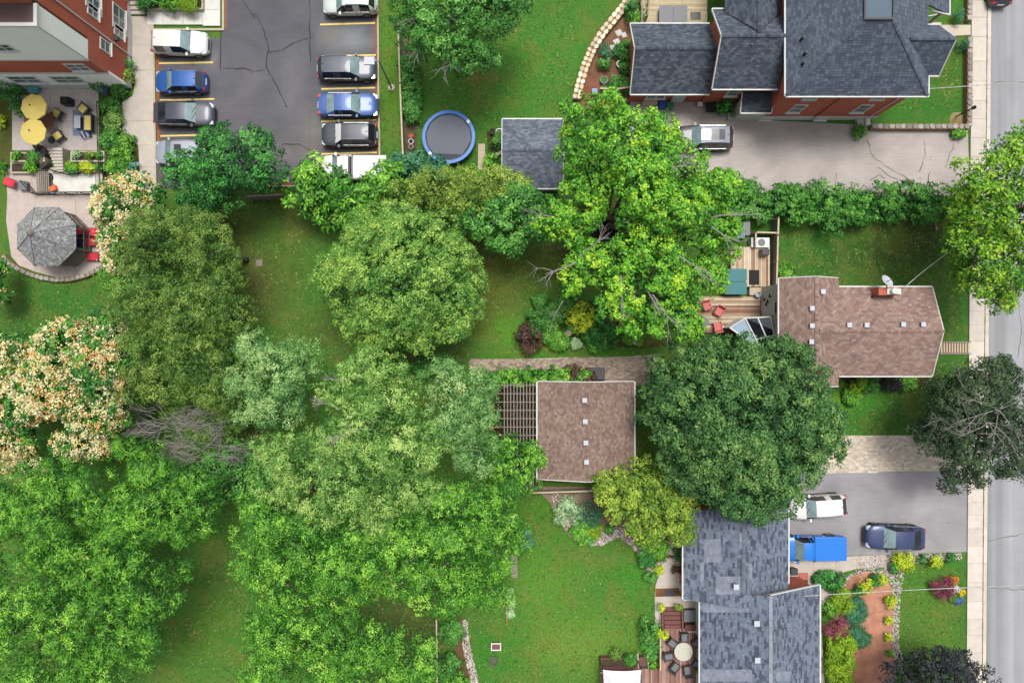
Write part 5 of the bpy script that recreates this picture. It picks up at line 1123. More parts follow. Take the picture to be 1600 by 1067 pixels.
for i, a in enumerate((0,45,92,140,188,232,278,318)):
    r = 26; lab = ['east','north-east','north','north-west','west','south-west','south','south-east'][i]
    lab = ['nearest the house wall, at the middle','beside the house wall, towards the steps','on the side towards the timber steps','towards the yellow potted flower','on the side facing the lawn','towards the white canopy','at the lower side','beside the house wall, lower down'][i]
    armchair(1068+r*cos(radians(a)), 1017-r*sin(radians(a)), a+180, 'grey chair at the large round table, '+lab, w=.6, frame='darkgrey', cush='grey', group='grey chairs round the large table', z=.55)
t = thing('timber_steps', 'brown timber steps between planter rails leading down to the side path', 'steps', P(1050,962))
for k in range(5): build('step', MB().box(PX(1038,.4),PX(1064,.4),PY(982-k*6.4,.4)+.03,PY(982-(k+1)*6.4,.4),0,.5-k*.09), M['deckstep'] if 'deckstep' in M else M['redwood'], t)
for px in (1035.5, 1066.5): build('side_rail', MB().bar(P(px,985,.75), P(px-1,950,.35), .12, .3), M['redwood'], t)
t = thing('storage_box', 'grey cushioned storage bench beside the timber steps', 'box', P(1080,962)); build('body', MB().box(PX(1069,.5),PX(1090,.5),PY(970,.5),PY(953,.5),0,.5), M['darkgrey'], t); build('lid', MB().box(PX(1068.5,.5),PX(1090.5,.5),PY(970.5,.5),PY(952.5,.5),.502,.58), M['grey'], t)
t = thing('deck_bench', 'brown planter ledge below the grey storage bench', 'planter', P(1080,976)); build('body', MB().box(PX(1068),PX(1091),PY(981),PY(972),0,.55), M['redwood'], t); build('rim', MB().box(PX(1067),PX(1092),PY(982.5),PY(980.6),.551,.64), M['palewood'], t)
fence('deck_rail', 'pale-topped rail on the lawn side of the reddish deck', [(1028,980),(1028,1037)], .95, M['redwood'], capm=M['palewood'])
t = thing('raised_planter', 'reddish timber planter bed above the white canopy', 'planter', P(968,1040)); build('box', MB().box(PX(937),PX(998),PY(1043),PY(1023),0,.55), M['redwood'], t); build('soil', MB().box(PX(939),PX(996),PY(1036),PY(1025),.551,.57), M['soil'], t); build('rim', MB().box(PX(937),PX(998),PY(1046),PY(1044),.3,.62), M['palewood'], t)
t = thing('timber_steps', 'small dark steps beside the white canopy planter', 'steps', P(1003,1030))
for k in range(3): build('step', MB().box(PX(998),PX(1010),PY(1022+k*7.5+7),PY(1022+k*7.5),0,.5-.15*k), M['redwood'] if k < 2 else M['darkgrey'], t)
for px in (996.5,1012): build('side_rail', MB().bar(P(px,1020,.7), P(px+1,1043,.5), .09), M['palewood'], t)
t = thing('canopy', 'white fabric gazebo canopy at the bottom edge of the photo', 'canopy', P(972,1060)); x0, x1, y1 = PX(942,2.2), PX(1002,2.2), PY(1046,2.2); y0 = y1-3.4; ap = ((x0+x1)/2, (y0+y1)/2, 3.0)
mb = MB(); cs = [(x0,y0,2.2),(x1,y0,2.2),(x1,y1,2.2),(x0,y1,2.2)]; N_ = 8
for i in range(4):
    a, b_ = Vector(cs[i]), Vector(cs[(i+1) % 4])
    for k in range(N_):
        u0, u1 = k/N_, (k+1)/N_; s0, s1 = 4*u0*(1-u0)*.12, 4*u1*(1-u1)*.12; cn = Vector(((x0+x1)/2, (y0+y1)/2, 2.2))
        p, q = a.lerp(b_, u0), a.lerp(b_, u1); p = p.lerp(cn, s0*.5); q = q.lerp(cn, s1*.5); mb.poly([p, q, ap])
build('fabric', mb, M['whiteplastic'], t)
for c_ in cs: build('post', MB().bar((c_[0],c_[1],0), c_, .07), M['darkgrey'], t)
deckpool = top(build('plunge_pool', MB().box(PX(943),PX(1001),PY(1090),PY(1049),.41,.5), simple('dark_slate_tiles', C(60,76,90), .4, .2, 2, 20)), 'dark slate surface under the white canopy', 'paving')
t = thing('door_mat_strip', 'brown mulch strip with a dark doormat beside the side path', 'doormat', P(1045,925)); build('mat', MB().box(PX(1037),PX(1053),PY(931),PY(921),.055,.075), M['darkgrey'], t)
sheet('mulch_strip', [(1024,919),(1066,918),(1066,931),(1024,932)], .056, M['mulch'], C(130,90,60), step=0)
t = thing('angled_planter', 'dark-framed angled planter at the corner of the side path', 'planter', P(1020,882))
for a, b_ in (((1003,888),(1042,868)),((999,877),(1003,888)),((1042,868),(1064,873)),((1037,866),(1042,870)),((1020,870),(1024,880))): build('edge', MB().bar(P(*a,.3), P(*b_,.3), .1, .5), M['redwood'], t)
build('soil', MB().prism([P(*q)[:2] for q in ((999,877),(1003,887),(1041,869),(1036,861))], 0, .3), M['soil'], t)
# boardwalk from the bungalow to the pavement
t = thing('boardwalk', 'short slatted front path between the bungalow and the pavement', 'path', P(1490,543))
for i in range(11): x = PX(1469+i*4.2); build('slat', MB().box(x,x+.12,PY(551),PY(536),.06,.1), M['palewood'], t)
for y in (534.5,552.5): build('edge', MB().box(PX(1467),PX(1516),PY(y)-.05,PY(y)+.05,0,.12), M['greytimber'], t)
build('base', MB().box(PX(1467),PX(1515),PY(551.4),PY(535.6),0,.058), M['brown'], t)
# bins, boxes and pots by the brick house and shed
def bin_(px, py, label, m, w=.6, h=.9):
    p = P(px, py, h); t = thing('recycling_bin', label, 'bin', (p.x, p.y, 0)); build('body', MB().hexa([(-w*.38,-w*.38,0),(w*.38,-w*.38,0),(w*.38,w*.38,0),(-w*.38,w*.38,0),(-w/2,-w/2,h),(w/2,-w/2,h),(w/2,w/2,h),(-w/2,w/2,h)]), m, t, local=True); build('lid', MB().box(-w*.53,w*.53,-w*.53,w*.53,h+.002,h+.06), m, t, local=True)
bin_(1035,164,'blue recycling bin by the brick house wall', simple('blue_plastic', C(40,70,170), .5), .5, .6); bin_(1047,165,'green round-cornered bin beside the blue recycling bin', simple('green_plastic', C(30,120,84), .5), .5, .6); bin_(1113,166,'black bin in front of the brick house window', M['rubber'], .9, .5)
bin_(1094,163,'small white box beside the black bin', M['whiteplastic'], .35, .4); bin_(1241,893,'round black barbecue lid by the red doorstep', M['darkgrey'], .5, .7); bin_(929,143,'light blue tub at the end of the curving stone wall', simple('light_blue_tub', C(110,150,200), .5), .4, .4); bin_(1070,880,'small grey-green barrel against the grey-roofed house', simple('sage_plastic', C(90,110,112), .6), .4, .6)
def pot(px, py, r, label, rim, fill, h=.4, plant=None):
    p = P(px, py, h); t = thing('plant_pot', label, 'plant pot', (p.x, p.y, 0)); build('pot', MB().lathe((0,0,0), [(r*.7,0),(r*.98,h),(r,h),(r*.80,h),(r*.78,h-.06)], 16, cap=False), rim, t, local=True); build('soil', MB().lathe((0,0,0), [(r*.8,h-.07),(.02,h-.05)], 16), fill, t, local=True)
    return t
pot(642,212,.20,'terracotta pot, topmost of the three by the long fence', M['terracotta'], M['terracotta']); pot(642,221,.22,'white-rimmed pot with black soil by the long fence', M['whiteplastic'], M['rubber']); pot(642,229,.20,'pale stone pot, lowest of the three by the long fence', M['concrete'], M['soil'])
gm = simple('pot_greenery', C(72,128,50), .9, .4, 3, 20)
pot(780,207,.33,'large white-rimmed ring planter beside the garden shed', M['whiteplastic'], gm, .3); pot(770,206,.24,'dark pot next to the white-rimmed ring planter', M['rubber'], M['soil'])
pot(969,100,.30,'white-rimmed planter in the middle of the brick house garden', M['whiteplastic'], gm); pot(944,125,.32,'green planter with grey rim near the stone wall end', simple('grey_rim', C(120,140,140), .6), gm); pot(944,137,.26,'dark green planter below the grey-rimmed one', simple('dark_rim', C(60,90,80), .6), gm); pot(971,123,.34,'dark barrel planter beside the white garden bench', M['darkgrey'], gm)
t = thing('bench', 'small white garden bench in the brick house garden', 'bench', P(974,127)); p = P(974,127,.4); build('seat', MB().obox(p, .12, .8, .22, .36, .4), M['whiteplastic'], t); build('leg', MB().obox(p+Vector((-.3,0,0)), .12, .05, .2, 0, .36), M['whiteplastic'], t); build('leg', MB().obox(p+Vector((.3,0,0)), .12, .05, .2, 0, .36), M['whiteplastic'], t)
slabs('garden_slabs', [[(960,50),(969,46),(974,54),(965,58)],[(957,64),(966,60),(970,68),(962,72)],[(952,72),(960,70),(962,78),(955,80)],[(970,54),(977,50),(980,58),(973,60)],[(897,161),(905,161),(906,168),(897,168)]], .05, col=C(206,206,200))
pot(1029,506-.0,.0001,'x',M['soil'],M['soil']) if False else None
pot(1125,500,.13,'small dark potted plant between the red deck chairs', M['darkgrey'], gm, .35)['label']
def statue(name, label, cat, px, py, prof, m): p = P(px, py); t = top(build(name, MB().lathe((p.x,p.y,0), prof, 14), m), label, cat)
statue('garden_ornament', 'small white ring ornament in the island flower bed', 'ornament', 850, 480, [(.12,0),(.14,.3),(.16,.32),(.08,.32),(.06,.2)], M['whiteplastic'])
statue('bird_bath', 'pinkish stone bird bath in the island flower bed', 'bird bath', 887, 521, [(.18,0),(.08,.1),(.08,.6),(.24,.7),(.24,.74),(.02,.7)], simple('pink_stone', C(176,140,124), .8))
statue('garden_ornament', 'white stone ornament at the right end of the island flower bed', 'ornament', 990, 534, [(.2,0),(.06,.1),(.06,.5),(.2,.62),(.22,.66),(.02,.72)], M['whiteplastic'])
t = thing('lawn_stool', 'small white-framed seat on the lawn at the bottom centre', 'seat', P(775,1011)); p = P(775,1010,.4)
for q in ((-.4,.4,-.3,-.22),(-.4,.4,.22,.3),(-.4,-.32,-.22,.22),(.32,.4,-.22,.22)): build('frame_bar', MB().box(p.x+q[0],p.x+q[1],p.y+q[2],p.y+q[3],.36,.44), M['whiteplastic'], t)
build('seat', MB().box(p.x-.32,p.x+.32,p.y-.22,p.y+.22,.3,.38), simple('brown_cushion', C(130,80,70), .8), t)
for a in (-.36,.36): build('leg', MB().box(p.x+a-.03,p.x+a+.03,p.y-.26,p.y+.26,0,.36), M['whiteplastic'], t)
top(build('fire_pit', MB().lathe((*P(771,1032)[:2],0), [(.4,0),(.42,.12),(.3,.13),(.26,.03),(.02,.02)], 14), simple('ash_grey', C(90,100,76), .95, .4, 5, 30)), 'round ash-grey fire pit in the lawn at the bottom centre', 'fire pit')
top(build('timber_edging', MB().bar(P(803,868,.1), P(804,902,.1), .5, .2), M['greytimber']), 'grey timber edging beside the leafy tree and blue-green shrub', 'edging')
top(build('log', MB().tube([P(791,940,.15), P(792,975,.15)], [.09,.05], 8), simple('orange_log', C(190,130,90), .9, .3)), 'slim brown log on the lawn edge under the leafy tree', 'log')
top(build('trellis', MB().bar(P(768,244,.6), P(795,236,.9), .25, .05), M['palewood']), 'pale plank leaning on the garden shed', 'plank')
top(build('brick_pad', MB().box(PX(1247),PX(1262),PY(905),PY(894),.055,.09), simple('red_paver', C(190,110,96), .8, .2, 4, 20)), 'small red brick pad beside the front step of the grey-roofed house', 'paving')
top(build('manhole', MB().box(PX(400),PX(410),PY(416),PY(406),.005,.05), M['greytimber']), 'small square utility cover in the brownish lawn', 'utility cover')
t = thing('ladder_shed', 'small blue-roofed box under the lime tree edge by the deck', 'box', P(1158,362)); build('body', MB().box(PX(1148),PX(1162),PY(372),PY(352),0,1.5), M['grey'], t); build('lid', MB().box(PX(1147,1.5),PX(1163,1.5),PY(373,1.5),PY(351,1.5),1.502,1.6), simple('blue_grey_lid', C(110,134,176), .5), t)
# ---------------- vegetation: every crown is a mass of separate leaf faces on clumps over limbs
def unit(v): return v/np.maximum(1e-6, np.linalg.norm(v, axis=1, keepdims=True))
def leaves(pos, nrm, size, asp, cols, tang=None, fold=False):
    n = len(pos); t = rng.normal(0, 1, (n, 3)) if tang is None else tang+rng.normal(0, .35, (n, 3))
    u = unit(t-nrm*np.sum(t*nrm, 1, keepdims=True)); v = np.cross(nrm, u)
    s = size*rng.uniform(.65, 1.35, n)[:, None] if not hasattr(size, 'shape') else size*rng.uniform(.65, 1.35, n)[:, None]; a = asp*rng.uniform(.8, 1.2, n)[:, None]
    V = np.stack([pos-u*s*.5, pos+v*s*a*.5-u*s*.05, pos+u*s*.55, pos-v*s*a*.5-u*s*.05], 1).reshape(-1, 3)
    return V, np.arange(n*4).reshape(-1, 4), cols
_C = C
def C(r, g, b, f=.82): return _C(r, g, b, f)
PAL = {  # (deep, mid, light, tip) in photograph-like tones
 'lime': [C(44,104,24), C(82,154,36), C(128,196,46), C(186,216,54)],
 'deep': [C(20,70,28), C(40,112,40), C(70,150,56), C(106,180,78)],
 'mid': [C(34,88,30), C(64,132,46), C(98,168,64), C(140,196,92)],
 'bright': [C(34,92,20), C(74,144,36), C(124,188,54), C(176,222,86)],
 'pale': [C(56,110,42), C(104,160,66), C(160,200,96), C(204,226,132)],
 'willow': [C(54,110,50), C(102,156,78), C(156,198,112), C(200,224,150)],
 'round': [C(52,106,40), C(98,152,58), C(150,192,80), C(200,222,100)],
 'olive': [C(48,88,30), C(82,124,44), C(124,158,60), C(170,190,90)],
 'dark': [C(32,72,34), C(58,106,50), C(94,140,68), C(142,174,90)],
 'cedar':  [C(26,50,28), C(44,72,40), C(66,92,56), C(92,112,72)],
 'purple': [C(24,27,33), C(38,42,48), C(54,59,64), C(76,80,84)],
 'wine':   [C(88,30,50), C(124,48,72), C(150,70,94), C(172,96,112)],
 'maroon': [C(64,44,38), C(88,60,52), C(106,76,60), C(120,100,70)],
 'yellow': [C(128,160,20), C(176,200,30), C(206,222,50), C(228,236,80)],
 'gold': [C(72,114,30), C(112,150,44), C(156,186,60), C(198,216,86)],
 'chart':  [C(76,120,12), C(118,160,20), C(150,190,28), C(182,212,50)],
 'blue':   [C(40,96,90), C(74,136,128), C(110,168,160), C(140,190,184)],
 'teal':   [C(24,84,54), C(48,116,78), C(76,142,98), C(104,160,116)],
 'silver': [C(120,164,100), C(152,192,130), C(180,212,158), C(204,226,180)],
 'hedge': [C(28,84,24), C(54,122,36), C(86,156,48), C(128,190,66)],
 'street': [C(56,114,18), C(96,156,30), C(144,190,42), C(186,212,66)],
 'yolive': [C(66,102,30), C(108,144,48), C(148,176,64), C(186,202,86)]}
C = _C
def mixpal(pal, t, r):
    p = np.array(PAL[pal]); x = np.clip(t, 0, .999)*(len(p)-1); i = x.astype(int); f = (x-i)[:, None]
    return (p[i]*(1-f)+p[np.minimum(i+1, len(p)-1)]*f)*(1+rng.uniform(-r, r, (len(t), 1)))
def foliage(lobes, pal, leaf=.22, asp=.55, clump=.5, dens=95, up=.5, radial=0, zmin=-.2, fill=1.0, jit=.2, flat=.9, gaps=0.0, tvar=.22, wind=(0,0,0), bough=None, tips=.32, tmean=.40):
    """leaves sit on small clumps, clumps on boughs, boughs on the lobes of the crown"""
    P_, N_, T_, K_, S_ = [], [], [], [], []
    lb = np.array(lobes, float); B = bough or clump*1.9
    for li, (cx, cy, cz, rx, ry, rz) in enumerate(lobes):
        area = pi*rx*ry*1.9; b_ = min(B, rx*.6, ry*.6, rz*.7); nb = max(3, int(area*2.1/(pi*b_*b_)))
        d = unit(rng.normal(0, 1, (nb*4, 3))); d = d[d[:, 2] > zmin][:nb]; nb = len(d)
        ph = rng.uniform(0, 6.28, 4); az = np.arctan2(d[:, 1], d[:, 0])
        lump = 1+.09*np.sin(3*az+ph[0])+.07*np.sin(5*az+ph[1])+.06*np.sin(9*az+ph[2])
        L3 = np.maximum(np.array([rx, ry, rz])-b_*.55, .1)
        cb = np.array([cx, cy, cz])+d*(rng.uniform(1-jit, 1.06, nb)*lump)[:, None]*L3
        keep = rng.uniform(0, 1, nb) > gaps
        for lj in range(len(lobes)):     # boughs buried in a neighbouring lobe carry no leaves
            if lj == li: continue
            q = (cb-lb[lj, :3])/lb[lj, 3:]; keep &= ~((np.sum(q*q, 1) < .60) & (q[:, 2] < .6))
        cb, d = cb[keep], d[keep]; nb = len(cb)
        if nb:
            rb = b_*rng.uniform(.7, 1.25, nb); bt = rng.normal(tmean, tvar, nb); nc = max(3, int(2.6*(b_/min(clump, b_*.8))**2)); ib = np.repeat(np.arange(nb), nc)
            e = unit(rng.normal(0, 1, (nb*nc, 3))*.9+d[ib]*.8+np.array([0, 0, .7])); c = cb[ib]+e*(rb[ib]*rng.uniform(.75, 1.08, nb*nc))[:, None]
            rc = clump*rng.uniform(.55, 1.15, nb*nc); ct = bt[ib]+rng.normal(0, .08, nb*nc); m = np.maximum(4, (dens*rc*rc*.86).astype(int)); idx = np.repeat(np.arange(nb*nc), m); k = len(idx)
            g = unit(rng.normal(0, 1, (k, 3))+e[idx]*.8+np.array([0, 0, .6])); off = g*(rc[idx]*rng.uniform(.5, 1.05, k))[:, None]; off[:, 2] *= flat
            S_.append(np.ones(k)); P_.append(c[idx]+off); N_.append(unit(g*.5+e[idx]*.35+np.array([0, 0, up])+rng.normal(0, .36, (k, 3))))
            T_.append(g*np.array([1, 1, .2])*(3 if radial else 0)+rng.normal(0, 1, (k, 3))*(.25 if radial else 1)+np.array(wind))
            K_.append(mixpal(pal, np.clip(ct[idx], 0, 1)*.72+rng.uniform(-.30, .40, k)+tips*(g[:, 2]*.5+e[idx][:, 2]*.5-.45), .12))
        if fill:
            k2 = int(area*24*fill); e = unit(rng.normal(0, 1, (k2, 3))); e[:, 2] = e[:, 2]*.8; q = e*rng.uniform(.3, .88, (k2, 1))*np.array([rx, ry, rz])
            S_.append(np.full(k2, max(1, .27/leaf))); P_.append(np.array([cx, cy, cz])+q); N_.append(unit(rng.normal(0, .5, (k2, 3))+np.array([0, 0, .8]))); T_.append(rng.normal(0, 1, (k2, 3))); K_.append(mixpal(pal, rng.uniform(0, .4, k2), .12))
    pos = np.vstack(P_)
    return leaves(pos, np.vstack(N_), leaf*.86*np.concatenate(S_)[:, None], asp, np.vstack(K_), np.vstack(T_))
def limbs(base, lobes, r0, mb=None):
    mb = mb or MB(); b0 = Vector(base)
    for (cx, cy, cz, rx, ry, rz) in lobes:
        tgt = Vector((cx, cy, cz+rz*.2)); fork = b0.lerp(Vector((cx, cy, cz)), .28); fork.z = max(b0.z+1, cz*.35)
        mid = fork.lerp(tgt, .55)+Vector((random.uniform(-.3,.3), random.uniform(-.3,.3), .2))
        mb.tube([(b0.x, b0.y, max(.6, fork.z*.5)), fork, mid, tgt], [r0*.6, r0*.42, r0*.25, r0*.08], 6)
        for _ in range(4):
            e = tgt+Vector((random.uniform(-1,1)*rx*.8, random.uniform(-1,1)*ry*.8, random.uniform(-.2,.5)*rz)); s = mid.lerp(tgt, random.uniform(0,.7)); mb.tube([s, s.lerp(e,.5)+Vector((0,0,.15)), e], [r0*.2, r0*.12, r0*.04], 5)
    return mb
def tree(name, label, base_px, lobes_px, pal, h, trunk=.28, group=None, cat='tree', mat='leaf', extra=None, bark='bark', zb=0, **kw):
    """lobes_px: (px, py, radius_x px, radius_y px, z of lobe centre, radius z)"""
    lobes = []
    for px, py, rx, ry, z, rz in lobes_px:
        z += zb; p = P(px, py, z); k = S0*(H-z)/H; lobes.append((p.x, p.y, z, rx*k, ry*k, rz))
    b0 = P(*base_px) if base_px else Vector((np.mean([l[0] for l in lobes])*.99, np.mean([l[1] for l in lobes])*.99, 0)); t = thing(name, label, cat, (b0.x, b0.y, zb), group=group)
    V, Q, K = foliage(lobes, pal, **kw); npmesh('crown', V, Q, K, M[mat], t, kind=None)
    if trunk:
        cz = min(l[2] for l in lobes); build('trunk', MB().tube([(b0.x,b0.y,0),(b0.x+.05,b0.y,.5),(b0.x,b0.y+.05,max(.9,cz*.45))], [trunk*1.35, trunk, trunk*.75], 9, col=None), M[bark], t, smooth=True)
        build('branches', limbs((b0.x,b0.y,.5), lobes, trunk), M[bark], t)
    if extra: extra(t, lobes)
    return t
def twigs(mb, o, d, L, r, depth, spread=.5):
    o = Vector(o); d = Vector(d).normalized(); pts = [o]; q = o.copy(); dd = d.copy()
    for i in range(4):
        dd = (dd+Vector((random.gauss(0,.13), random.gauss(0,.13), random.gauss(0,.08)))).normalized(); q = q+dd*L/4; pts.append(q.copy())
    mb.tube(pts, [r, r*.85, r*.7, r*.5, r*.25], 4, False)
    if depth:
        for _ in range(4 if depth > 1 else 3):
            s = pts[random.choice((1,2,2,3,3))]; nd = (dd+Vector((random.gauss(0,spread), random.gauss(0,spread), random.gauss(0,spread*.4)))).normalized(); twigs(mb, s, nd, L*random.uniform(.4,.7), r*.5, depth-1, spread)
def deadtwigs(spots):
    def f(t, lobes):
        for px, py, z, ang, L, r in spots:
            mb = MB(); twigs(mb, P(px, py, z), (cos(radians(ang)), sin(radians(ang)), .1), L, r, 2); build('dead_branch', mb, M['deadwood'], t)
    return f
def blossoms(n_per, cols, size=.14):
    def f(t, lobes):
        pos = []; kk = []
        for (cx, cy, cz, rx, ry, rz) in lobes:
            n = int(pi*rx*ry*n_per); d = unit(rng.normal(0, 1, (n*3, 3))); d = d[d[:, 2] > .05][:n]; n = len(d)
            c = np.array([cx, cy, cz])+d*np.array([rx, ry, rz])*rng.uniform(.93, 1.1, (n, 1))+np.array([0, 0, .38])
            fld = np.sin(c[:, 0]*1.3+1)*np.sin(c[:, 1]*1.1+2)+.5*np.sin(c[:, 0]*2.7)*np.sin(c[:, 1]*3.1); ok = fld+rng.normal(0, .45, n) > -.72; c = c[ok]; fld = fld[ok]; n = len(c)
            ci = np.where(rng.uniform(0, 1, n)+fld*.22 > .84, 1, 0); ci = np.where(rng.uniform(0, 1, n) > .78, 2, ci)
            m = 13; idx = np.repeat(np.arange(n), m); p = c[idx]+rng.normal(0, .115, (n*m, 3))*np.array([1, 1, .8]); pos.append(p); kk.append(np.array(cols)[ci[idx]]*rng.uniform(.55, 1.15, (n*m, 1)))
        pos = np.vstack(pos); k = np.vstack(kk); nr = unit(rng.normal(0, .45, pos.shape)+np.array([0, 0, 1]))
        V, Q, K = leaves(pos, nr, size, .7, k); npmesh('blossoms', V, Q, K, M['petal'], t)
    return f
LF = dict
# --- car park and back gardens
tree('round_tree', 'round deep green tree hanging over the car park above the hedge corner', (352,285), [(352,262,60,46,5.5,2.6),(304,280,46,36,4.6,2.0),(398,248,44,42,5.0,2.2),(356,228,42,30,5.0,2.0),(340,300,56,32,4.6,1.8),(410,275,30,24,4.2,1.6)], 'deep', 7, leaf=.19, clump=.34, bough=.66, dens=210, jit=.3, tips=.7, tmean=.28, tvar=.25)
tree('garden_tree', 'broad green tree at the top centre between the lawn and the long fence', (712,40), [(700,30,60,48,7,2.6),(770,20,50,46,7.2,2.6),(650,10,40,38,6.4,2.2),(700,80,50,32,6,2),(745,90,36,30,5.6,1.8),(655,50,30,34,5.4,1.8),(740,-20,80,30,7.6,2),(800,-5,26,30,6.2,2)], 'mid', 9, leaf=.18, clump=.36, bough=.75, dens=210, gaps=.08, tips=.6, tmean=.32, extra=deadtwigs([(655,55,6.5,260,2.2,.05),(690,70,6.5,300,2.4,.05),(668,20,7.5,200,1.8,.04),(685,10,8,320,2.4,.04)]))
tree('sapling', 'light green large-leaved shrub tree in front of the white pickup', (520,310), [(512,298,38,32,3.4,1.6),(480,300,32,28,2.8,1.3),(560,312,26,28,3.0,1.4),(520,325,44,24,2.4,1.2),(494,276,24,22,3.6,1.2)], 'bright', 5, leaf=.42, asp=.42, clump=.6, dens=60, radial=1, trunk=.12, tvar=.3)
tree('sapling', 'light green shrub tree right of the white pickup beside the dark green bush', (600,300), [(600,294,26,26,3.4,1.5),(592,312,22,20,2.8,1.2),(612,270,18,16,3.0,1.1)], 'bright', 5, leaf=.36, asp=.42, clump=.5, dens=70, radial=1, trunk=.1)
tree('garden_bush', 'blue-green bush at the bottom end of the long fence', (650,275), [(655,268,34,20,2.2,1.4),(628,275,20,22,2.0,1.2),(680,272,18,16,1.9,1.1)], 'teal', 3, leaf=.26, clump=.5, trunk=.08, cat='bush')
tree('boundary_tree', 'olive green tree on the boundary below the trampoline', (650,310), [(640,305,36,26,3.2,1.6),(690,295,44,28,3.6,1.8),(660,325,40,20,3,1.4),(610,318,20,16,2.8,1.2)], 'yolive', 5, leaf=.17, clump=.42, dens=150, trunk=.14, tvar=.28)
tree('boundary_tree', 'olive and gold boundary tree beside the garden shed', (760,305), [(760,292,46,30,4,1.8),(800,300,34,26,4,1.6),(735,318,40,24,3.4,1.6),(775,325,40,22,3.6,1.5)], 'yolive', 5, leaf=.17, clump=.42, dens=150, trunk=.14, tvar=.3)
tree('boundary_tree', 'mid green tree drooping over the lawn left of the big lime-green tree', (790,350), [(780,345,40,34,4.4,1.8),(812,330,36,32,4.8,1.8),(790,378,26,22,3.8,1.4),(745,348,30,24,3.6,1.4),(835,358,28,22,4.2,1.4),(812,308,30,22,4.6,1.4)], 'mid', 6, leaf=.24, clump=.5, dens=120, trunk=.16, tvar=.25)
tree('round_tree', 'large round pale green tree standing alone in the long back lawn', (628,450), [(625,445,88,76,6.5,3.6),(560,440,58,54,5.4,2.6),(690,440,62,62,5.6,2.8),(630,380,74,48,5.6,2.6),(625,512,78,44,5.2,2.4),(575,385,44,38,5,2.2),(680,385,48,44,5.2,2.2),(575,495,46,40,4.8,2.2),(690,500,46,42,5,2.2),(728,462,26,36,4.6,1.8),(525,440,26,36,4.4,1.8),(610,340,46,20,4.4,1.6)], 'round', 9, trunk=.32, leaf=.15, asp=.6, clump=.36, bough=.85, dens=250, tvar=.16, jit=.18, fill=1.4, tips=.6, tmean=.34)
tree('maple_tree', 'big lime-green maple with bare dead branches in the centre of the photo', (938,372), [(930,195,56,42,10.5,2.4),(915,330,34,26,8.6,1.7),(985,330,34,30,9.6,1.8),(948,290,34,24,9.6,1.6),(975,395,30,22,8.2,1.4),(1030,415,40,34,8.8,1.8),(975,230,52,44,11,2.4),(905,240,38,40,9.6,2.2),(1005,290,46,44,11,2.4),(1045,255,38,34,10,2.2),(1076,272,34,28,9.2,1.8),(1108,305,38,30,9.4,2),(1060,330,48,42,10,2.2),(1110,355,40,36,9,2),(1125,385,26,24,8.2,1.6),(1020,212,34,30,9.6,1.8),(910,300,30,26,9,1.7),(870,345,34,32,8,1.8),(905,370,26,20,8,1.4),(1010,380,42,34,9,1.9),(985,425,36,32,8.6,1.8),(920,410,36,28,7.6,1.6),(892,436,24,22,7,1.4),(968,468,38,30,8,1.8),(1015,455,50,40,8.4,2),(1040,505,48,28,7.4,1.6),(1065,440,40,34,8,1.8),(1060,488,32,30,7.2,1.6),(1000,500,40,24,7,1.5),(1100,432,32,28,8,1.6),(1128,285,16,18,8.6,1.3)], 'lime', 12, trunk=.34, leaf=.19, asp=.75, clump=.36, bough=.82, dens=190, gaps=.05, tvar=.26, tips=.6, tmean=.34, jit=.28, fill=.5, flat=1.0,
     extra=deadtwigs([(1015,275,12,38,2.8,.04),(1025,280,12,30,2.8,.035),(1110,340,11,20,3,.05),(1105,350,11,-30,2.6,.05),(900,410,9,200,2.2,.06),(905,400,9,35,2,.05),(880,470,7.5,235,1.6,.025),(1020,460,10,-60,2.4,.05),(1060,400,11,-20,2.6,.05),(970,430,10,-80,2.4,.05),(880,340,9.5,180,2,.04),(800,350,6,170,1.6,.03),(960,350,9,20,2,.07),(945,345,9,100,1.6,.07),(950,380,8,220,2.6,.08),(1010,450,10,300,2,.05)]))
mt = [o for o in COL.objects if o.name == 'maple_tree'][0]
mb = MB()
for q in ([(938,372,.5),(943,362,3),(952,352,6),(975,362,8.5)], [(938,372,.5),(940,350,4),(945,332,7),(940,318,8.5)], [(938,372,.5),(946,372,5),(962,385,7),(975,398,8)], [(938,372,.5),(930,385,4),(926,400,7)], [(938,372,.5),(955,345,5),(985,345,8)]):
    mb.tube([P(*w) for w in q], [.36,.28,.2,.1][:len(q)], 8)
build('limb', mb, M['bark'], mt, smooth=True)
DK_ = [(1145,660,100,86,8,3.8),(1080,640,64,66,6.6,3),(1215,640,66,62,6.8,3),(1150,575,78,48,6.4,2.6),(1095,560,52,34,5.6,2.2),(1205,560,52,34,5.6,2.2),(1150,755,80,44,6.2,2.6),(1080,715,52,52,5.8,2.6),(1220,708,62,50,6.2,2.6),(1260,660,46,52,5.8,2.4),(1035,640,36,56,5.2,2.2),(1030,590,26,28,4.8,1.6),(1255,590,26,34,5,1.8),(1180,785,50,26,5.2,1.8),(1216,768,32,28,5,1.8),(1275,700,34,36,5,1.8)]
tree('dark_round_tree', 'very large dense dark green tree between the garage and the bungalow', (1150,655), DK_, 'dark', 11, trunk=.45, leaf=.2, asp=.55, clump=.38, bough=.8, dens=190, tvar=.2, jit=.2, mat='leafdull', fill=1.4, tips=.6, tmean=.32)
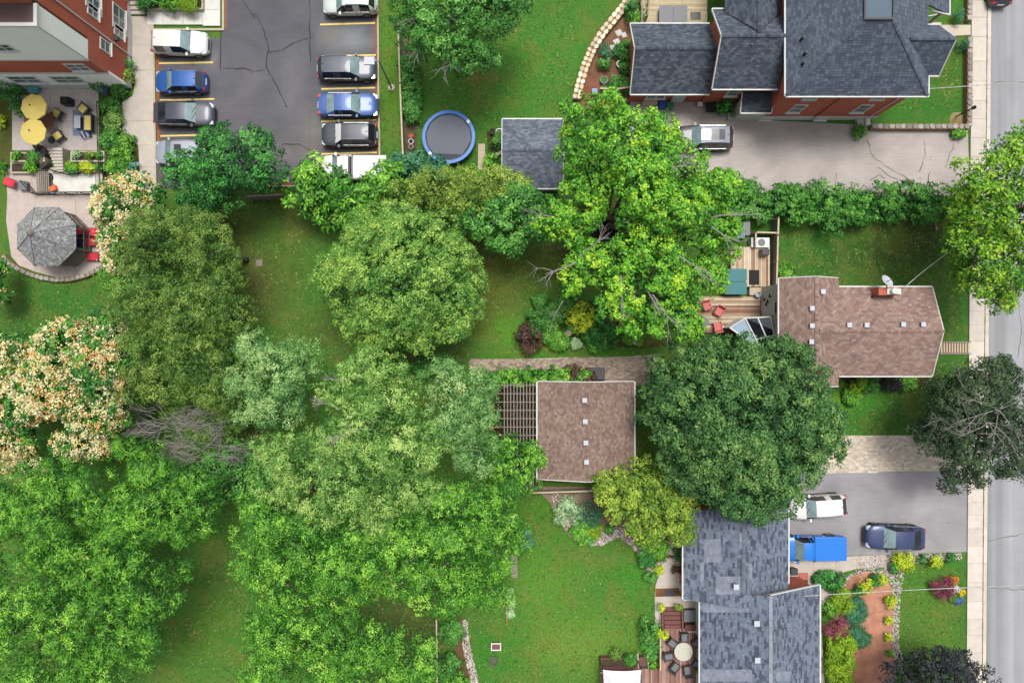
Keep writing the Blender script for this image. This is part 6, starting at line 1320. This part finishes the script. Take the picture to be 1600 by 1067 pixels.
tree('street_tree', 'yellow-green tree overhanging the street pavement and the road', (1556,335), [(1545,330,50,46,9,2.6),(1580,290,44,44,9.4,2.6),(1530,280,40,40,8.4,2.2),(1590,350,46,50,9,2.4),(1510,340,34,40,7.6,2),(1560,400,46,40,8.2,2.2),(1520,395,34,36,7.4,1.8),(1590,420,44,34,8,2),(1540,450,36,26,7,1.7),(1505,300,24,26,7,1.6),(1570,240,34,30,8.4,1.8),(1600,215,34,26,8.4,1.8),(1515,440,24,24,6.4,1.5),(1640,320,50,90,9.4,2.6),(1500,380,34,40,7.4,2),(1500,315,28,30,7.2,1.8),(1490,350,16,20,6,1.2),(1500,420,22,22,6,1.3),(1560,470,16,14,6,1)], 'street', 12, trunk=.35, leaf=.24, asp=.55, clump=.45, bough=.9, dens=110, gaps=.06, tvar=.28, radial=1, jit=.25)
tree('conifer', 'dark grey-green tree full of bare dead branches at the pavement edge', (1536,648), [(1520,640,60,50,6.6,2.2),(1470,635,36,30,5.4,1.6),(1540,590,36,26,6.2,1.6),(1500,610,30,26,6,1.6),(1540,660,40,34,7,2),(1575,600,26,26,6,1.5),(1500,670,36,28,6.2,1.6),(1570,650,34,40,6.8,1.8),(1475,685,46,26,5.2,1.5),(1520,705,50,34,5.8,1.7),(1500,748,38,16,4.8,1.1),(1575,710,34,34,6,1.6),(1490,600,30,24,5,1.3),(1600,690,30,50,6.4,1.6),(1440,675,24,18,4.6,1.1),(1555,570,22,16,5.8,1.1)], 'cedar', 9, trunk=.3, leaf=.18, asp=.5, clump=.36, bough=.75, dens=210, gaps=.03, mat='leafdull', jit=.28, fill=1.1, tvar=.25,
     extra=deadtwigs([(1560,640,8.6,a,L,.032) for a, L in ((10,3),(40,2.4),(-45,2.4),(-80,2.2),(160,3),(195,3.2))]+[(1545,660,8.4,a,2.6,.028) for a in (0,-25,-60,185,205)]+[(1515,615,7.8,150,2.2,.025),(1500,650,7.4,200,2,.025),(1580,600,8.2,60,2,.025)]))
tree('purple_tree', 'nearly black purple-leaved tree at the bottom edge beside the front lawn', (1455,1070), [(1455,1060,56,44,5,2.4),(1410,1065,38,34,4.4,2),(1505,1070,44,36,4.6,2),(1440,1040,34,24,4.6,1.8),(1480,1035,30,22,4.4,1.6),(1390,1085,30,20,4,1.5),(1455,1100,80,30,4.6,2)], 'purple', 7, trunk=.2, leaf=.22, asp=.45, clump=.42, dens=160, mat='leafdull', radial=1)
# --- left side
CE = dict(leaf=.155, asp=.36, clump=.34, bough=.7, dens=230, up=.35, flat=1.1, jit=.22, fill=1.3, tvar=.26, trunk=.2, radial=1)
for lab, L_ in (('olive cedar at the top of the cedar row beside the cream-flowered tree', [(262,372,50,42,6.2,2.8),(225,385,34,34,5.4,2.2),(300,360,40,32,5.6,2.2),(250,348,30,20,5,1.8)]),
    ('greener cedar on the right flank of the cedar row near the brownish lawn', [(330,395,46,44,6,2.6),(352,420,30,34,5,2),(325,360,34,26,5,2)]),
    ('olive cedar in the middle of the cedar row, left flank', [(232,450,44,46,6.4,2.6),(212,490,34,36,5.6,2.2),(255,480,42,40,6.2,2.4)]),
    ('yellowish olive cedar in the middle of the cedar row, right flank', [(318,470,52,46,6.4,2.8),(360,500,36,36,5.4,2.2),(300,510,44,36,6,2.4)]),
    ('olive cedar at the lower left of the cedar row', [(232,560,44,46,6,2.6),(215,600,34,34,5.2,2.2),(262,600,40,32,5.6,2.2)]),
    ('dull cedar at the lower right of the cedar row above the dead thicket', [(320,570,54,46,6.2,2.6),(365,560,30,36,5.4,2),(330,615,44,26,5.2,1.8)])):
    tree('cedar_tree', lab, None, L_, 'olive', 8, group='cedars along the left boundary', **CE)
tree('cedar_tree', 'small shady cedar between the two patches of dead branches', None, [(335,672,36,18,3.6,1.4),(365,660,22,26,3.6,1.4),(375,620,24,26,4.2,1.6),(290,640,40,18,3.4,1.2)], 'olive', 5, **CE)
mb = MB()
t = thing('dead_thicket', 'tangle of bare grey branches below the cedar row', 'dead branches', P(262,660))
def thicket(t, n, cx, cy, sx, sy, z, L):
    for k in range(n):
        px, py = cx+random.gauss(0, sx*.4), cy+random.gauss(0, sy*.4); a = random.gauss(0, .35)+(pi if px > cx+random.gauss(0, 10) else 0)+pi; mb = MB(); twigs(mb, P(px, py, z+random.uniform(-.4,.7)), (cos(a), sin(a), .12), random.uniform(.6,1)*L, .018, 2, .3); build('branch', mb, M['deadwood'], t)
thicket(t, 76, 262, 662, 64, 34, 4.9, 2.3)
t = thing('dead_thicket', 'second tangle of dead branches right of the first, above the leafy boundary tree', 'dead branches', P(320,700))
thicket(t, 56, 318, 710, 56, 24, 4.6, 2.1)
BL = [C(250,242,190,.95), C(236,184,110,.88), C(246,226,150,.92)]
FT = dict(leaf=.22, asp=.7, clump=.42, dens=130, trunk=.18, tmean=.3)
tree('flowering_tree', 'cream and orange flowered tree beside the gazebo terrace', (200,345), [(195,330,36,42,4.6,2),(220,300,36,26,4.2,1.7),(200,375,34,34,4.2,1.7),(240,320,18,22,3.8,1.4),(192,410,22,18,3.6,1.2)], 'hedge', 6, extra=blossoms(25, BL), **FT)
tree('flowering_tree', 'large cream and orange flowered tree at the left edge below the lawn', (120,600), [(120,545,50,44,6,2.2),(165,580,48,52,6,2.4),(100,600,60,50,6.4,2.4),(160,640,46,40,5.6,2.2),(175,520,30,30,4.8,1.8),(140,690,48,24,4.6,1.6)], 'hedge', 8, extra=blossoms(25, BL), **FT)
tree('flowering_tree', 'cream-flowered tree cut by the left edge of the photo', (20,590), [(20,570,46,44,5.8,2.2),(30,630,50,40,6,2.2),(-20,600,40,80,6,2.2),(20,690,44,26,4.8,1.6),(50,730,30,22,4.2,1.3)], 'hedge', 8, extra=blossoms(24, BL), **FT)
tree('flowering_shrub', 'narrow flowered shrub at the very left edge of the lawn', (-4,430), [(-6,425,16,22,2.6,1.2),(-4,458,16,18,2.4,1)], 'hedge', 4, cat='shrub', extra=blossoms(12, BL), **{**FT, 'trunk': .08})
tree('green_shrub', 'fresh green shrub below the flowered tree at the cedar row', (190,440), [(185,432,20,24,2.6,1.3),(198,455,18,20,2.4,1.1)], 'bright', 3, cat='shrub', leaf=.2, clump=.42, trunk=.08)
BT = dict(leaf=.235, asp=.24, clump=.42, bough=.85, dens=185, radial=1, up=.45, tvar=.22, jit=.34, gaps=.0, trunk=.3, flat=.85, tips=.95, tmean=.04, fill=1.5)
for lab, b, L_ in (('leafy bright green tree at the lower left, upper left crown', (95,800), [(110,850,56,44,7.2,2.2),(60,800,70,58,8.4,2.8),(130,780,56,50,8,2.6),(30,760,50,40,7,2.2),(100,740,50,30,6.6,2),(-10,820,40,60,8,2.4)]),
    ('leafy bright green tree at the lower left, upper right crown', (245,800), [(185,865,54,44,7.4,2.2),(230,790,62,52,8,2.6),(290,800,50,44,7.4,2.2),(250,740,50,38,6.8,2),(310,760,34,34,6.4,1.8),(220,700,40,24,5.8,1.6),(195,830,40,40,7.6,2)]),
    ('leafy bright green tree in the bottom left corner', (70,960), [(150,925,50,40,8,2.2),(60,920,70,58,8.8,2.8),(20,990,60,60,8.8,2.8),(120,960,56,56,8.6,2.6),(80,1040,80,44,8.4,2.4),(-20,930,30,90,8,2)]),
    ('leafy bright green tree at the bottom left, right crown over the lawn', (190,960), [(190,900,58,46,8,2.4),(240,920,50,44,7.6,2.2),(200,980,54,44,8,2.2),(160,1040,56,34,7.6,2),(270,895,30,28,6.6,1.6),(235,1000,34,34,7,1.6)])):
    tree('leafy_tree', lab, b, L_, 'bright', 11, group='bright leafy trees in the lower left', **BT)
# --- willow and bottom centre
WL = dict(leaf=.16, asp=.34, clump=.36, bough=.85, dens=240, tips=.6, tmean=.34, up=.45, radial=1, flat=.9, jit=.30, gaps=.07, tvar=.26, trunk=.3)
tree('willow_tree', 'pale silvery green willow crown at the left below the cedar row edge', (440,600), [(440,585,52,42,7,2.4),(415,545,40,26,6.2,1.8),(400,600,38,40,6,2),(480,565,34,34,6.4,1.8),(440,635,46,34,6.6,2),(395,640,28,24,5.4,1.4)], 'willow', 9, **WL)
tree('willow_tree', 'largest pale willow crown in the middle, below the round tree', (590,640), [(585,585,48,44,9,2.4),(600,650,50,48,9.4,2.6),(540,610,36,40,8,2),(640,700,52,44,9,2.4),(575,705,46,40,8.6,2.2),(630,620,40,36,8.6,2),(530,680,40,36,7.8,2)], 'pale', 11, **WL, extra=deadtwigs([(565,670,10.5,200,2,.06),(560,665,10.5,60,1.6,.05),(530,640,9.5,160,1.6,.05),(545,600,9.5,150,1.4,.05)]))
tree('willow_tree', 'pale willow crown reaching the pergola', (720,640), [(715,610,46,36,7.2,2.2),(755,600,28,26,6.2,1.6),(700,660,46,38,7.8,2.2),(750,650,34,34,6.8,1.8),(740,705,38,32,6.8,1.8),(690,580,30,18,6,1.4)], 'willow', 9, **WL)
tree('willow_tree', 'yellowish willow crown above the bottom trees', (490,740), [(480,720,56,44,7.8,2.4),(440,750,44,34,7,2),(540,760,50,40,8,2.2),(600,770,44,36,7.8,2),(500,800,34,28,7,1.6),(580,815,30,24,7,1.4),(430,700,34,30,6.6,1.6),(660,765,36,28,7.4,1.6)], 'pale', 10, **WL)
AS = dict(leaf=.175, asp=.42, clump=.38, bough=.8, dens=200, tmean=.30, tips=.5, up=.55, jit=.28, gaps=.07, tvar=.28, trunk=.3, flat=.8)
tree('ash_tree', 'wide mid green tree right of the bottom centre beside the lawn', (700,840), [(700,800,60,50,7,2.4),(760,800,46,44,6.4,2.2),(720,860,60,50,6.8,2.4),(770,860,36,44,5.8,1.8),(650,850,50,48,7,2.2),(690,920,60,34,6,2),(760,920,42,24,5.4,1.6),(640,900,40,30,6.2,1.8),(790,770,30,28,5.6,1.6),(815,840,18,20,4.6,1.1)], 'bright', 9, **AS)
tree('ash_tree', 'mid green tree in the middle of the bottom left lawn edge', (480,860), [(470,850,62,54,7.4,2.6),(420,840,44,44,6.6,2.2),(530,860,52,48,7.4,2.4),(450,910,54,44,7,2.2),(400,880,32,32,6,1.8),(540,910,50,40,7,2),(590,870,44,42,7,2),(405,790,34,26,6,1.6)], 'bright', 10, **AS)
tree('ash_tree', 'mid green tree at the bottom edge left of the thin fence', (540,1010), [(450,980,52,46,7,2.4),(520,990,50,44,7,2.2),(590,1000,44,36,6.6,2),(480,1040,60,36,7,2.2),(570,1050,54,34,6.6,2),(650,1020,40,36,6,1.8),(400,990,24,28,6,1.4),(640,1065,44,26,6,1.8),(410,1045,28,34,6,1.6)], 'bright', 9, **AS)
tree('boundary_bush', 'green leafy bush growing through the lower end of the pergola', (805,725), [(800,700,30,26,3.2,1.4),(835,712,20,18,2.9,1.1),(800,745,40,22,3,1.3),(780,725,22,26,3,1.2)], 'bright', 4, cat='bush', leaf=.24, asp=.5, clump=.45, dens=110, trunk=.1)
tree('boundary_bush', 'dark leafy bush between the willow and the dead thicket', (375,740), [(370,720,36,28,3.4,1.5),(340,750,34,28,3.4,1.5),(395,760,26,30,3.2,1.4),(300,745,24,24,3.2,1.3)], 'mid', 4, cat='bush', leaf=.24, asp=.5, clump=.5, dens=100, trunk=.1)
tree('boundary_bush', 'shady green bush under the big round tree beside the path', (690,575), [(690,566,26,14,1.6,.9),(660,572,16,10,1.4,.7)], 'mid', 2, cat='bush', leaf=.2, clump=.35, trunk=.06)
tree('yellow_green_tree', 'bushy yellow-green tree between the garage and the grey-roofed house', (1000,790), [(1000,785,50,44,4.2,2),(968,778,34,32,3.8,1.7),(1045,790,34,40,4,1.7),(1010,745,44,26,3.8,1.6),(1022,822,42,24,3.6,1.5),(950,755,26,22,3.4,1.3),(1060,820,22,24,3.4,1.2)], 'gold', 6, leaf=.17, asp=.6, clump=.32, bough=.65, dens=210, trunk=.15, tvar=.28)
# --- hedges
def hedge(label, pts, wpx, h, pal, n=1, name='hedge', **kw):
    L_ = []
    for (a, b), (c_, d) in zip(pts[:-1], pts[1:]):
        k = max(1, int(math.hypot(c_-a, d-b)/(wpx*.5)))
        for i in range(k+1): u = i/k; L_.append((a+(c_-a)*u, b+(d-b)*u, wpx*.62, wpx*.5*random.uniform(.92,1.06), h*.55, h*.5*random.uniform(.85,1.1)))
    a = dict(leaf=.17, asp=.6, clump=.3, dens=260, up=.7, jit=.1, trunk=0, fill=2.2); a.update(kw)
    return tree(name, label, None, L_, pal, h, cat='hedge', **a)
hedge('long thick green hedge between the shared driveway and the bungalow lawn', [(1150,317),(1250,319),(1350,321),(1455,320)], 56, 1.9, 'hedge', tips=.7, tmean=.3)
hedge('narrow climbing green hedge along the long fence', [(639,100),(641,140),(643,180)], 20, 1.0, 'mid')
hedge('low green hedge behind the garage beside the paved path', [(780,590),(850,588),(905,588)], 24, 1.3, 'bright')
hedge('dark brown shrub row beside the black storage bin', [(893,588),(912,588)], 26, 1.2, 'maroon')
hedge('chartreuse clipped hedge along the house path at the bottom right', [(1312,1002),(1312,1070)], 34, 1.0, 'chart', asp=.4)
hedge('small square green hedge beside the front path', [(1290,905),(1300,905)], 24, .7, 'deep')
# --- shrubs: (label, px, py, r_px, height, palette)
def shrub(label, px, py, r, h, pal, ry=None, name='shrub', cat='shrub', **kw):
    a = dict(leaf=.15, asp=.6, clump=max(.16, min(.34, r*S0*.5)), dens=260, up=.5, trunk=0, jit=.12, fill=.8); a.update(kw)
    rr = r*.86
    return tree(name, label, None, [(px, py, rr, (ry or r)*.86, h*.5, h*.5)], pal, h, cat=cat, **a)
YB = 'yellow'
for a in [
 ('round golden yellow shrub in the island flower bed beside the maple', 909,496,21,1.9,'yellow'), ('dark maroon shrub at the left end of the island flower bed', 826,530,24,1.2,'maroon'),
 ('green leafy shrub above the maroon shrub in the island bed', 838,502,20,1.1,'mid'), ('broad dark green shrub in the middle of the island bed', 940,518,28,1.0,'deep'),
 ('lime hosta clump at the right end of the island bed', 991,522,18,.7,'lime'), ('pale silver-green plant at the lower edge of the island bed', 900,537,9,.5,'silver'),
 ('green plant left of the pale silver-green plant', 873,533,15,.6,'bright'), ('soft green plants around the white ring ornament', 866,490,16,.5,'mid'), ('low green ground plants between the bird bath and the maroon shrub', 858,520,16,.5,'bright'), ('feathery green plants at the top edge of the island bed', 880,478,14,.5,'mid'), ('pink-tipped green plants beside the broad dark shrub', 918,520,11,.5,'bright'), ('maroon-green shrub under the maple edge', 968,492,24,1.0,'maroon'), ('small green plant near the top of the island bed', 845,470,12,.7,'mid'), ('bright edging plant by the lawn in the island bed', 930,535,14,.5,'bright'), ('dark blue-green tuft beside the silver plant', 886,533,9,.5,'teal'), ('leafy plant between the bird bath and the golden shrub', 895,512,10,.5,'mid'),
 ('pale silver-green round shrub in the gravel bed south of the garage', 886,797,22,1.3,'silver'), ('dark blue-green shrub beside the pale silver shrub', 920,800,22,1.3,'teal'), ('bright green plants below the dark blue-green shrub', 905,826,14,.5,'bright'), ('green tuft in the gravel curve', 928,828,11,.4,'chart'),
 ('small round green tuft, left one at the gravel edge', 908,845,6,.35,'bright'), ('small round green tuft, right one at the gravel edge', 920,844,7,.35,'mid'), ('green tuft below the pink spot in the gravel bed', 953,826,7,.35,'mid'),
 ('dark green tuft at the crest of the gravel bed', 989,830,8,.4,'deep'), ('round green tuft on the gravel descending to the side path', 997,848,6,.4,'mid'), ('round dark green tuft nearest the angled planter', 1001,866,6,.4,'mid'), ('spiky green clump under the yellow-green tree', 1018,848,14,.7,'bright'), ('green clump left of the grey-roofed house path', 1030,858,14,.7,'bright'),
 ('round green shrub at the tip of the gravel bed', 1016,899,9,.6,'mid'), ('yellow plant beside the round green shrub', 1030,889,7,.4,'yellow'), ('dark trailing plants in the angled planter', 1010,876,12,.6,'deep'), ('reddish shrub against the grey-roofed house', 1058,890,8,.8,'maroon'), ('dark shrub at the corner of the grey-roofed house', 1061,866,9,.9,'deep'),
 ('blue-green conifer ball beside the leafy tree and the lawn', 815,838,17,1.5,'blue'), ('white-green hosta row plant, top of three on the lawn edge', 797,928,8,.4,'silver'), ('white-green hosta row plant, middle of three on the lawn edge', 798,941,7,.4,'silver'), ('white-green hosta row plant, lowest of three on the lawn edge', 798,957,7,.4,'silver'),
 ('white-flowered green shrub beside the reddish deck', 1014,982,16,1.0,'mid'), ('low green shrub below the white-flowered one', 1016,1004,14,.8,'mid'), ('potted flowers at the head of the timber steps, left', 1033,948,5,.6,'yellow'), ('potted flowers at the head of the timber steps, right', 1060,947,6,.6,'gold'), ('yellow-green potted plant inside the deck corner', 1036,990,8,.8,'yellow'),
 ('spiky pinkish and green plants in the reddish planter', 962,1022,11,.6,'olive'), ('green plants at the right of the reddish planter', 985,1030,12,.6,'mid'), ('bright green pot plant near the white canopy steps', 1020,1038,6,.5,'bright'), ('green plant between the planter rails', 1019,1022,10,.6,'mid'), ('dark green plant at the right deck edge by the house wall', 1089,1045,5,.6,'deep'),
 ('blue flowering lavender-like shrub at the street end of the stone wall', 1497,26,9,.8,'teal'), ('rounded grey-green shrub beside the front path', 1501,71,9,.8,'teal'), ('green shrub at the west end of the front lawn wall', 1343,206,10,.7,'bright'), ('weedy green tuft at the street end of the front lawn wall', 1497,208,9,.4,'bright'), ('small twiggy tree in front of the long hedge', 1297,352,24,1.9,'mid'),
 ('green shrub at the bungalow corner by the deck fence', 1226,430,17,1.0,'bright'), ('chartreuse shrub under the bungalow south eave, left', 1338,600,12,.8,'chart'), ('dark purple shrub under the bungalow south eave', 1391,598,15,.8,'purple'), ('green shrub under the bungalow south eave, middle', 1358,600,12,.7,'mid'), ('green shrub under the bungalow south eave, right', 1418,598,12,.7,'bright'), ('small fern clump on the bungalow side lawn', 1330,620,12,.4,'bright'),
 ('round green bush beside the brick house side porch', 1135,167,13,1.2,'deep'), ('round green shrub at the top of the brick house garden', 990,15,11,1.0,'deep'), ('flat-topped green shrub by the brick house garden corner', 991,33,12,1.0,'bright'), ('blue-green shrub in the brick house garden', 947,80,12,.9,'teal'), ('green shrub below the blue-green one in the brick house garden', 944,100,9,.8,'mid'), ('leafy plants beside the brick house gable', 975,82,14,.7,'mid'), ('low plants at the foot of the brick house gable', 978,108,10,.6,'mid'), ('plants beside the white garden bench', 962,132,12,.6,'mid'), ('plants right of the white garden bench', 980,135,10,.6,'mid'),
 ('shrub beside the shed door plank', 782,222,12,.9,'mid'), ('shrub under the shed corner below the plank', 775,258,18,1.0,'bright'), ('large-leaved green shrub by the lower shed wall', 788,262,10,1.0,'mid'),
 ('vivid yellow-green ball shrub in the gravel, left of the pair by the driveway', 1410,876,13,.8,'yellow'), ('vivid yellow-green ball shrub in the gravel, right of the pair by the driveway', 1459,875,10,.8,'yellow'), ('dark green clipped ball left of the yellow pair', 1397,887,8,.7,'deep'), ('dark green clipped ball between the yellow pair', 1439,873,6,.6,'deep'), ('dark green clipped ball at the street end of the gravel', 1484,872,7,.6,'deep'),
 ('yellow ball shrub at the upper left of the mulch bed', 1352,914,10,.7,'yellow'), ('yellow ball shrub at the top of the mulch bed', 1379,904,8,.6,'yellow'), ('dark green shrub between the two upper yellow balls', 1367,906,9,.6,'deep'), ('dark green low shrub at the mulch bed corner', 1341,922,8,.5,'deep'),
 ('yellow ball shrub on the right edge of the mulch bed, upper', 1390,941,9,.6,'yellow'), ('yellow ball shrub on the right edge of the mulch bed, middle', 1387,969,6,.5,'yellow'), ('yellow ball shrub on the right edge of the mulch bed, lower', 1388,995,6,.5,'yellow'), ('small lime shrub beside the purple tree in the mulch bed', 1389,1019,5,.4,'lime'),
 ('large wine-red shrub beside the house path', 1304,976,20,1.1,'wine'), ('second wine-red shrub at the very bottom of the house path', 1312,1084,22,1.0,'wine'), ('bright green feathery shrub above the wine-red one', 1312,938,20,.9,'chart'), ('blue-green spreading juniper in the mulch bed, upper', 1335,955,18,.5,'teal'), ('blue-green spreading juniper in the mulch bed, lower', 1340,995,16,.5,'teal'), ('green shrub left of the feathery shrub', 1298,950,12,.7,'bright'),
 ('wine-red round shrub in the front lawn bed', 1471,917,16,.8,'wine'), ('orange flowers in the front lawn bed', 1489,906,7,.4,'orangef'), ('yellow flowers in the front lawn bed', 1501,925,5,.35,'yellowf'), ('white flowers in the front lawn bed', 1493,920,5,.35,'whitef'), ('blue flowers in the front lawn bed', 1497,937,6,.35,'bluef'), ('green plants beside the blue flowers', 1489,933,6,.35,'mid'),
 ('green shrub at the foot of the tall brick building, behind', 170,100,16,1.4,'deep'), ('white-flowered shrub by the walkway corner', 195,104,12,1.0,'mid'), ('golden shrub by the walkway', 197,122,12,1.0,'gold'), ('green shrub below the golden shrub', 188,142,12,.8,'mid'), ('dark green shrub beside the patio railing', 162,128,18,1.2,'deep'), ('leafy shrub right of the patio railing, upper', 176,170,14,.9,'mid'), ('leafy shrub right of the patio railing, middle', 180,195,14,.8,'pale'), ('leafy shrub right of the patio railing, lower', 176,222,16,.9,'mid'),
 ('white-dotted leafy shrub where the walkway widens', 196,225,13,.8,'bright'), ('leafy shrub above the flowered tree by the walkway', 190,245,16,.9,'bright'), ('blue-grey plant beside the walkway kink', 211,262,8,.6,'blue'), ('green shrub left of the blue-grey plant', 183,262,14,.8,'bright'),
 ('large dark shrub left of the yellow parasols', 20,148,20,1.6,'deep'), ('green shrub at the left of the patio', 30,172,10,.9,'mid'), ('yellow flowering strip at the left edge of the photo', 2,190,8,.6,'yellow'), ('lime shrub in the left lower planter', 49,262,12,.6,'lime'), ('lime ball in the left upper planter', 27,244,9,.6,'lime'), ('green plants in the left upper planter', 52,246,12,.5,'mid'), ('green shrub at the left edge below the planters', 4,263,9,.7,'lime'),
 ('pale flowers in the right upper planter', 120,243,8,.6,'silver'), ('gold plants in the right upper planter', 141,244,8,.6,'gold'), ('green plants at the right of the right upper planter', 156,243,7,.6,'mid'), ('green plants in the right lower planter', 113,262,12,.5,'lime'), ('yellow plants in the right lower planter', 136,262,12,.5,'yellow'), ('green tuft at the right of the right lower planter', 155,262,8,.5,'mid'),
 ('dark green shrub in the raised bed by the entrance steps, left', 235,4,16,.9,'deep'), ('bright green shrub in the raised bed by the entrance steps, middle', 268,2,18,.9,'bright'), ('yellow-green shrub in the raised bed by the entrance steps, right', 298,6,14,.8,'chart'),
 ('green fern strip behind the thin fence at the bottom', 700,1040,18,.9,'mid'), ('leafy green clump at the bottom edge beside the thin fence', 704,1072,18,.9,'bright'), ('green fern strip by the lower mulch path', 706,985,18,.7,'mid'), ('green fern clump at the bottom edge by the gravel', 722,1060,10,.6,'bright')]:
    lab, px, py, r, h, pal = a
    if pal == 'orangef': PAL[pal] = [C(80,120,30), C(220,130,40), C(236,160,50), C(240,190,60)]
    if pal == 'yellowf': PAL[pal] = [C(90,130,20), C(240,200,10), C(250,216,20), C(250,230,60)]
    if pal == 'whitef': PAL[pal] = [C(110,140,90), C(230,226,220), C(240,240,236), C(250,250,250)]
    if pal == 'bluef': PAL[pal] = [C(60,110,70), C(80,110,180), C(110,140,210), C(140,165,225)]
    kw = {}
    if pal in ('wine','purple','teal','chart'): kw = dict(asp=.35, radial=1)
    for key, zz in (('upper planter', .65), ('lower planter', .32), ('raised bed', .36), ('potted', .5), ('reddish planter', .5), ('angled planter', .28), ('inside the deck', .5), ('white canopy steps', .4), ('right deck edge', .5), ('parasols', .0)):
        if key in lab:
            kw['zb'] = zz
            if 'planter' in key and 'angled' not in key: r *= .72; h *= .7
    if 'twiggy' in lab: kw = dict(gaps=.35, fill=.2, clump=.3, dens=150)
    shrub(lab, px, py, r, h, pal, **kw)
scene.render.film_transparent = False
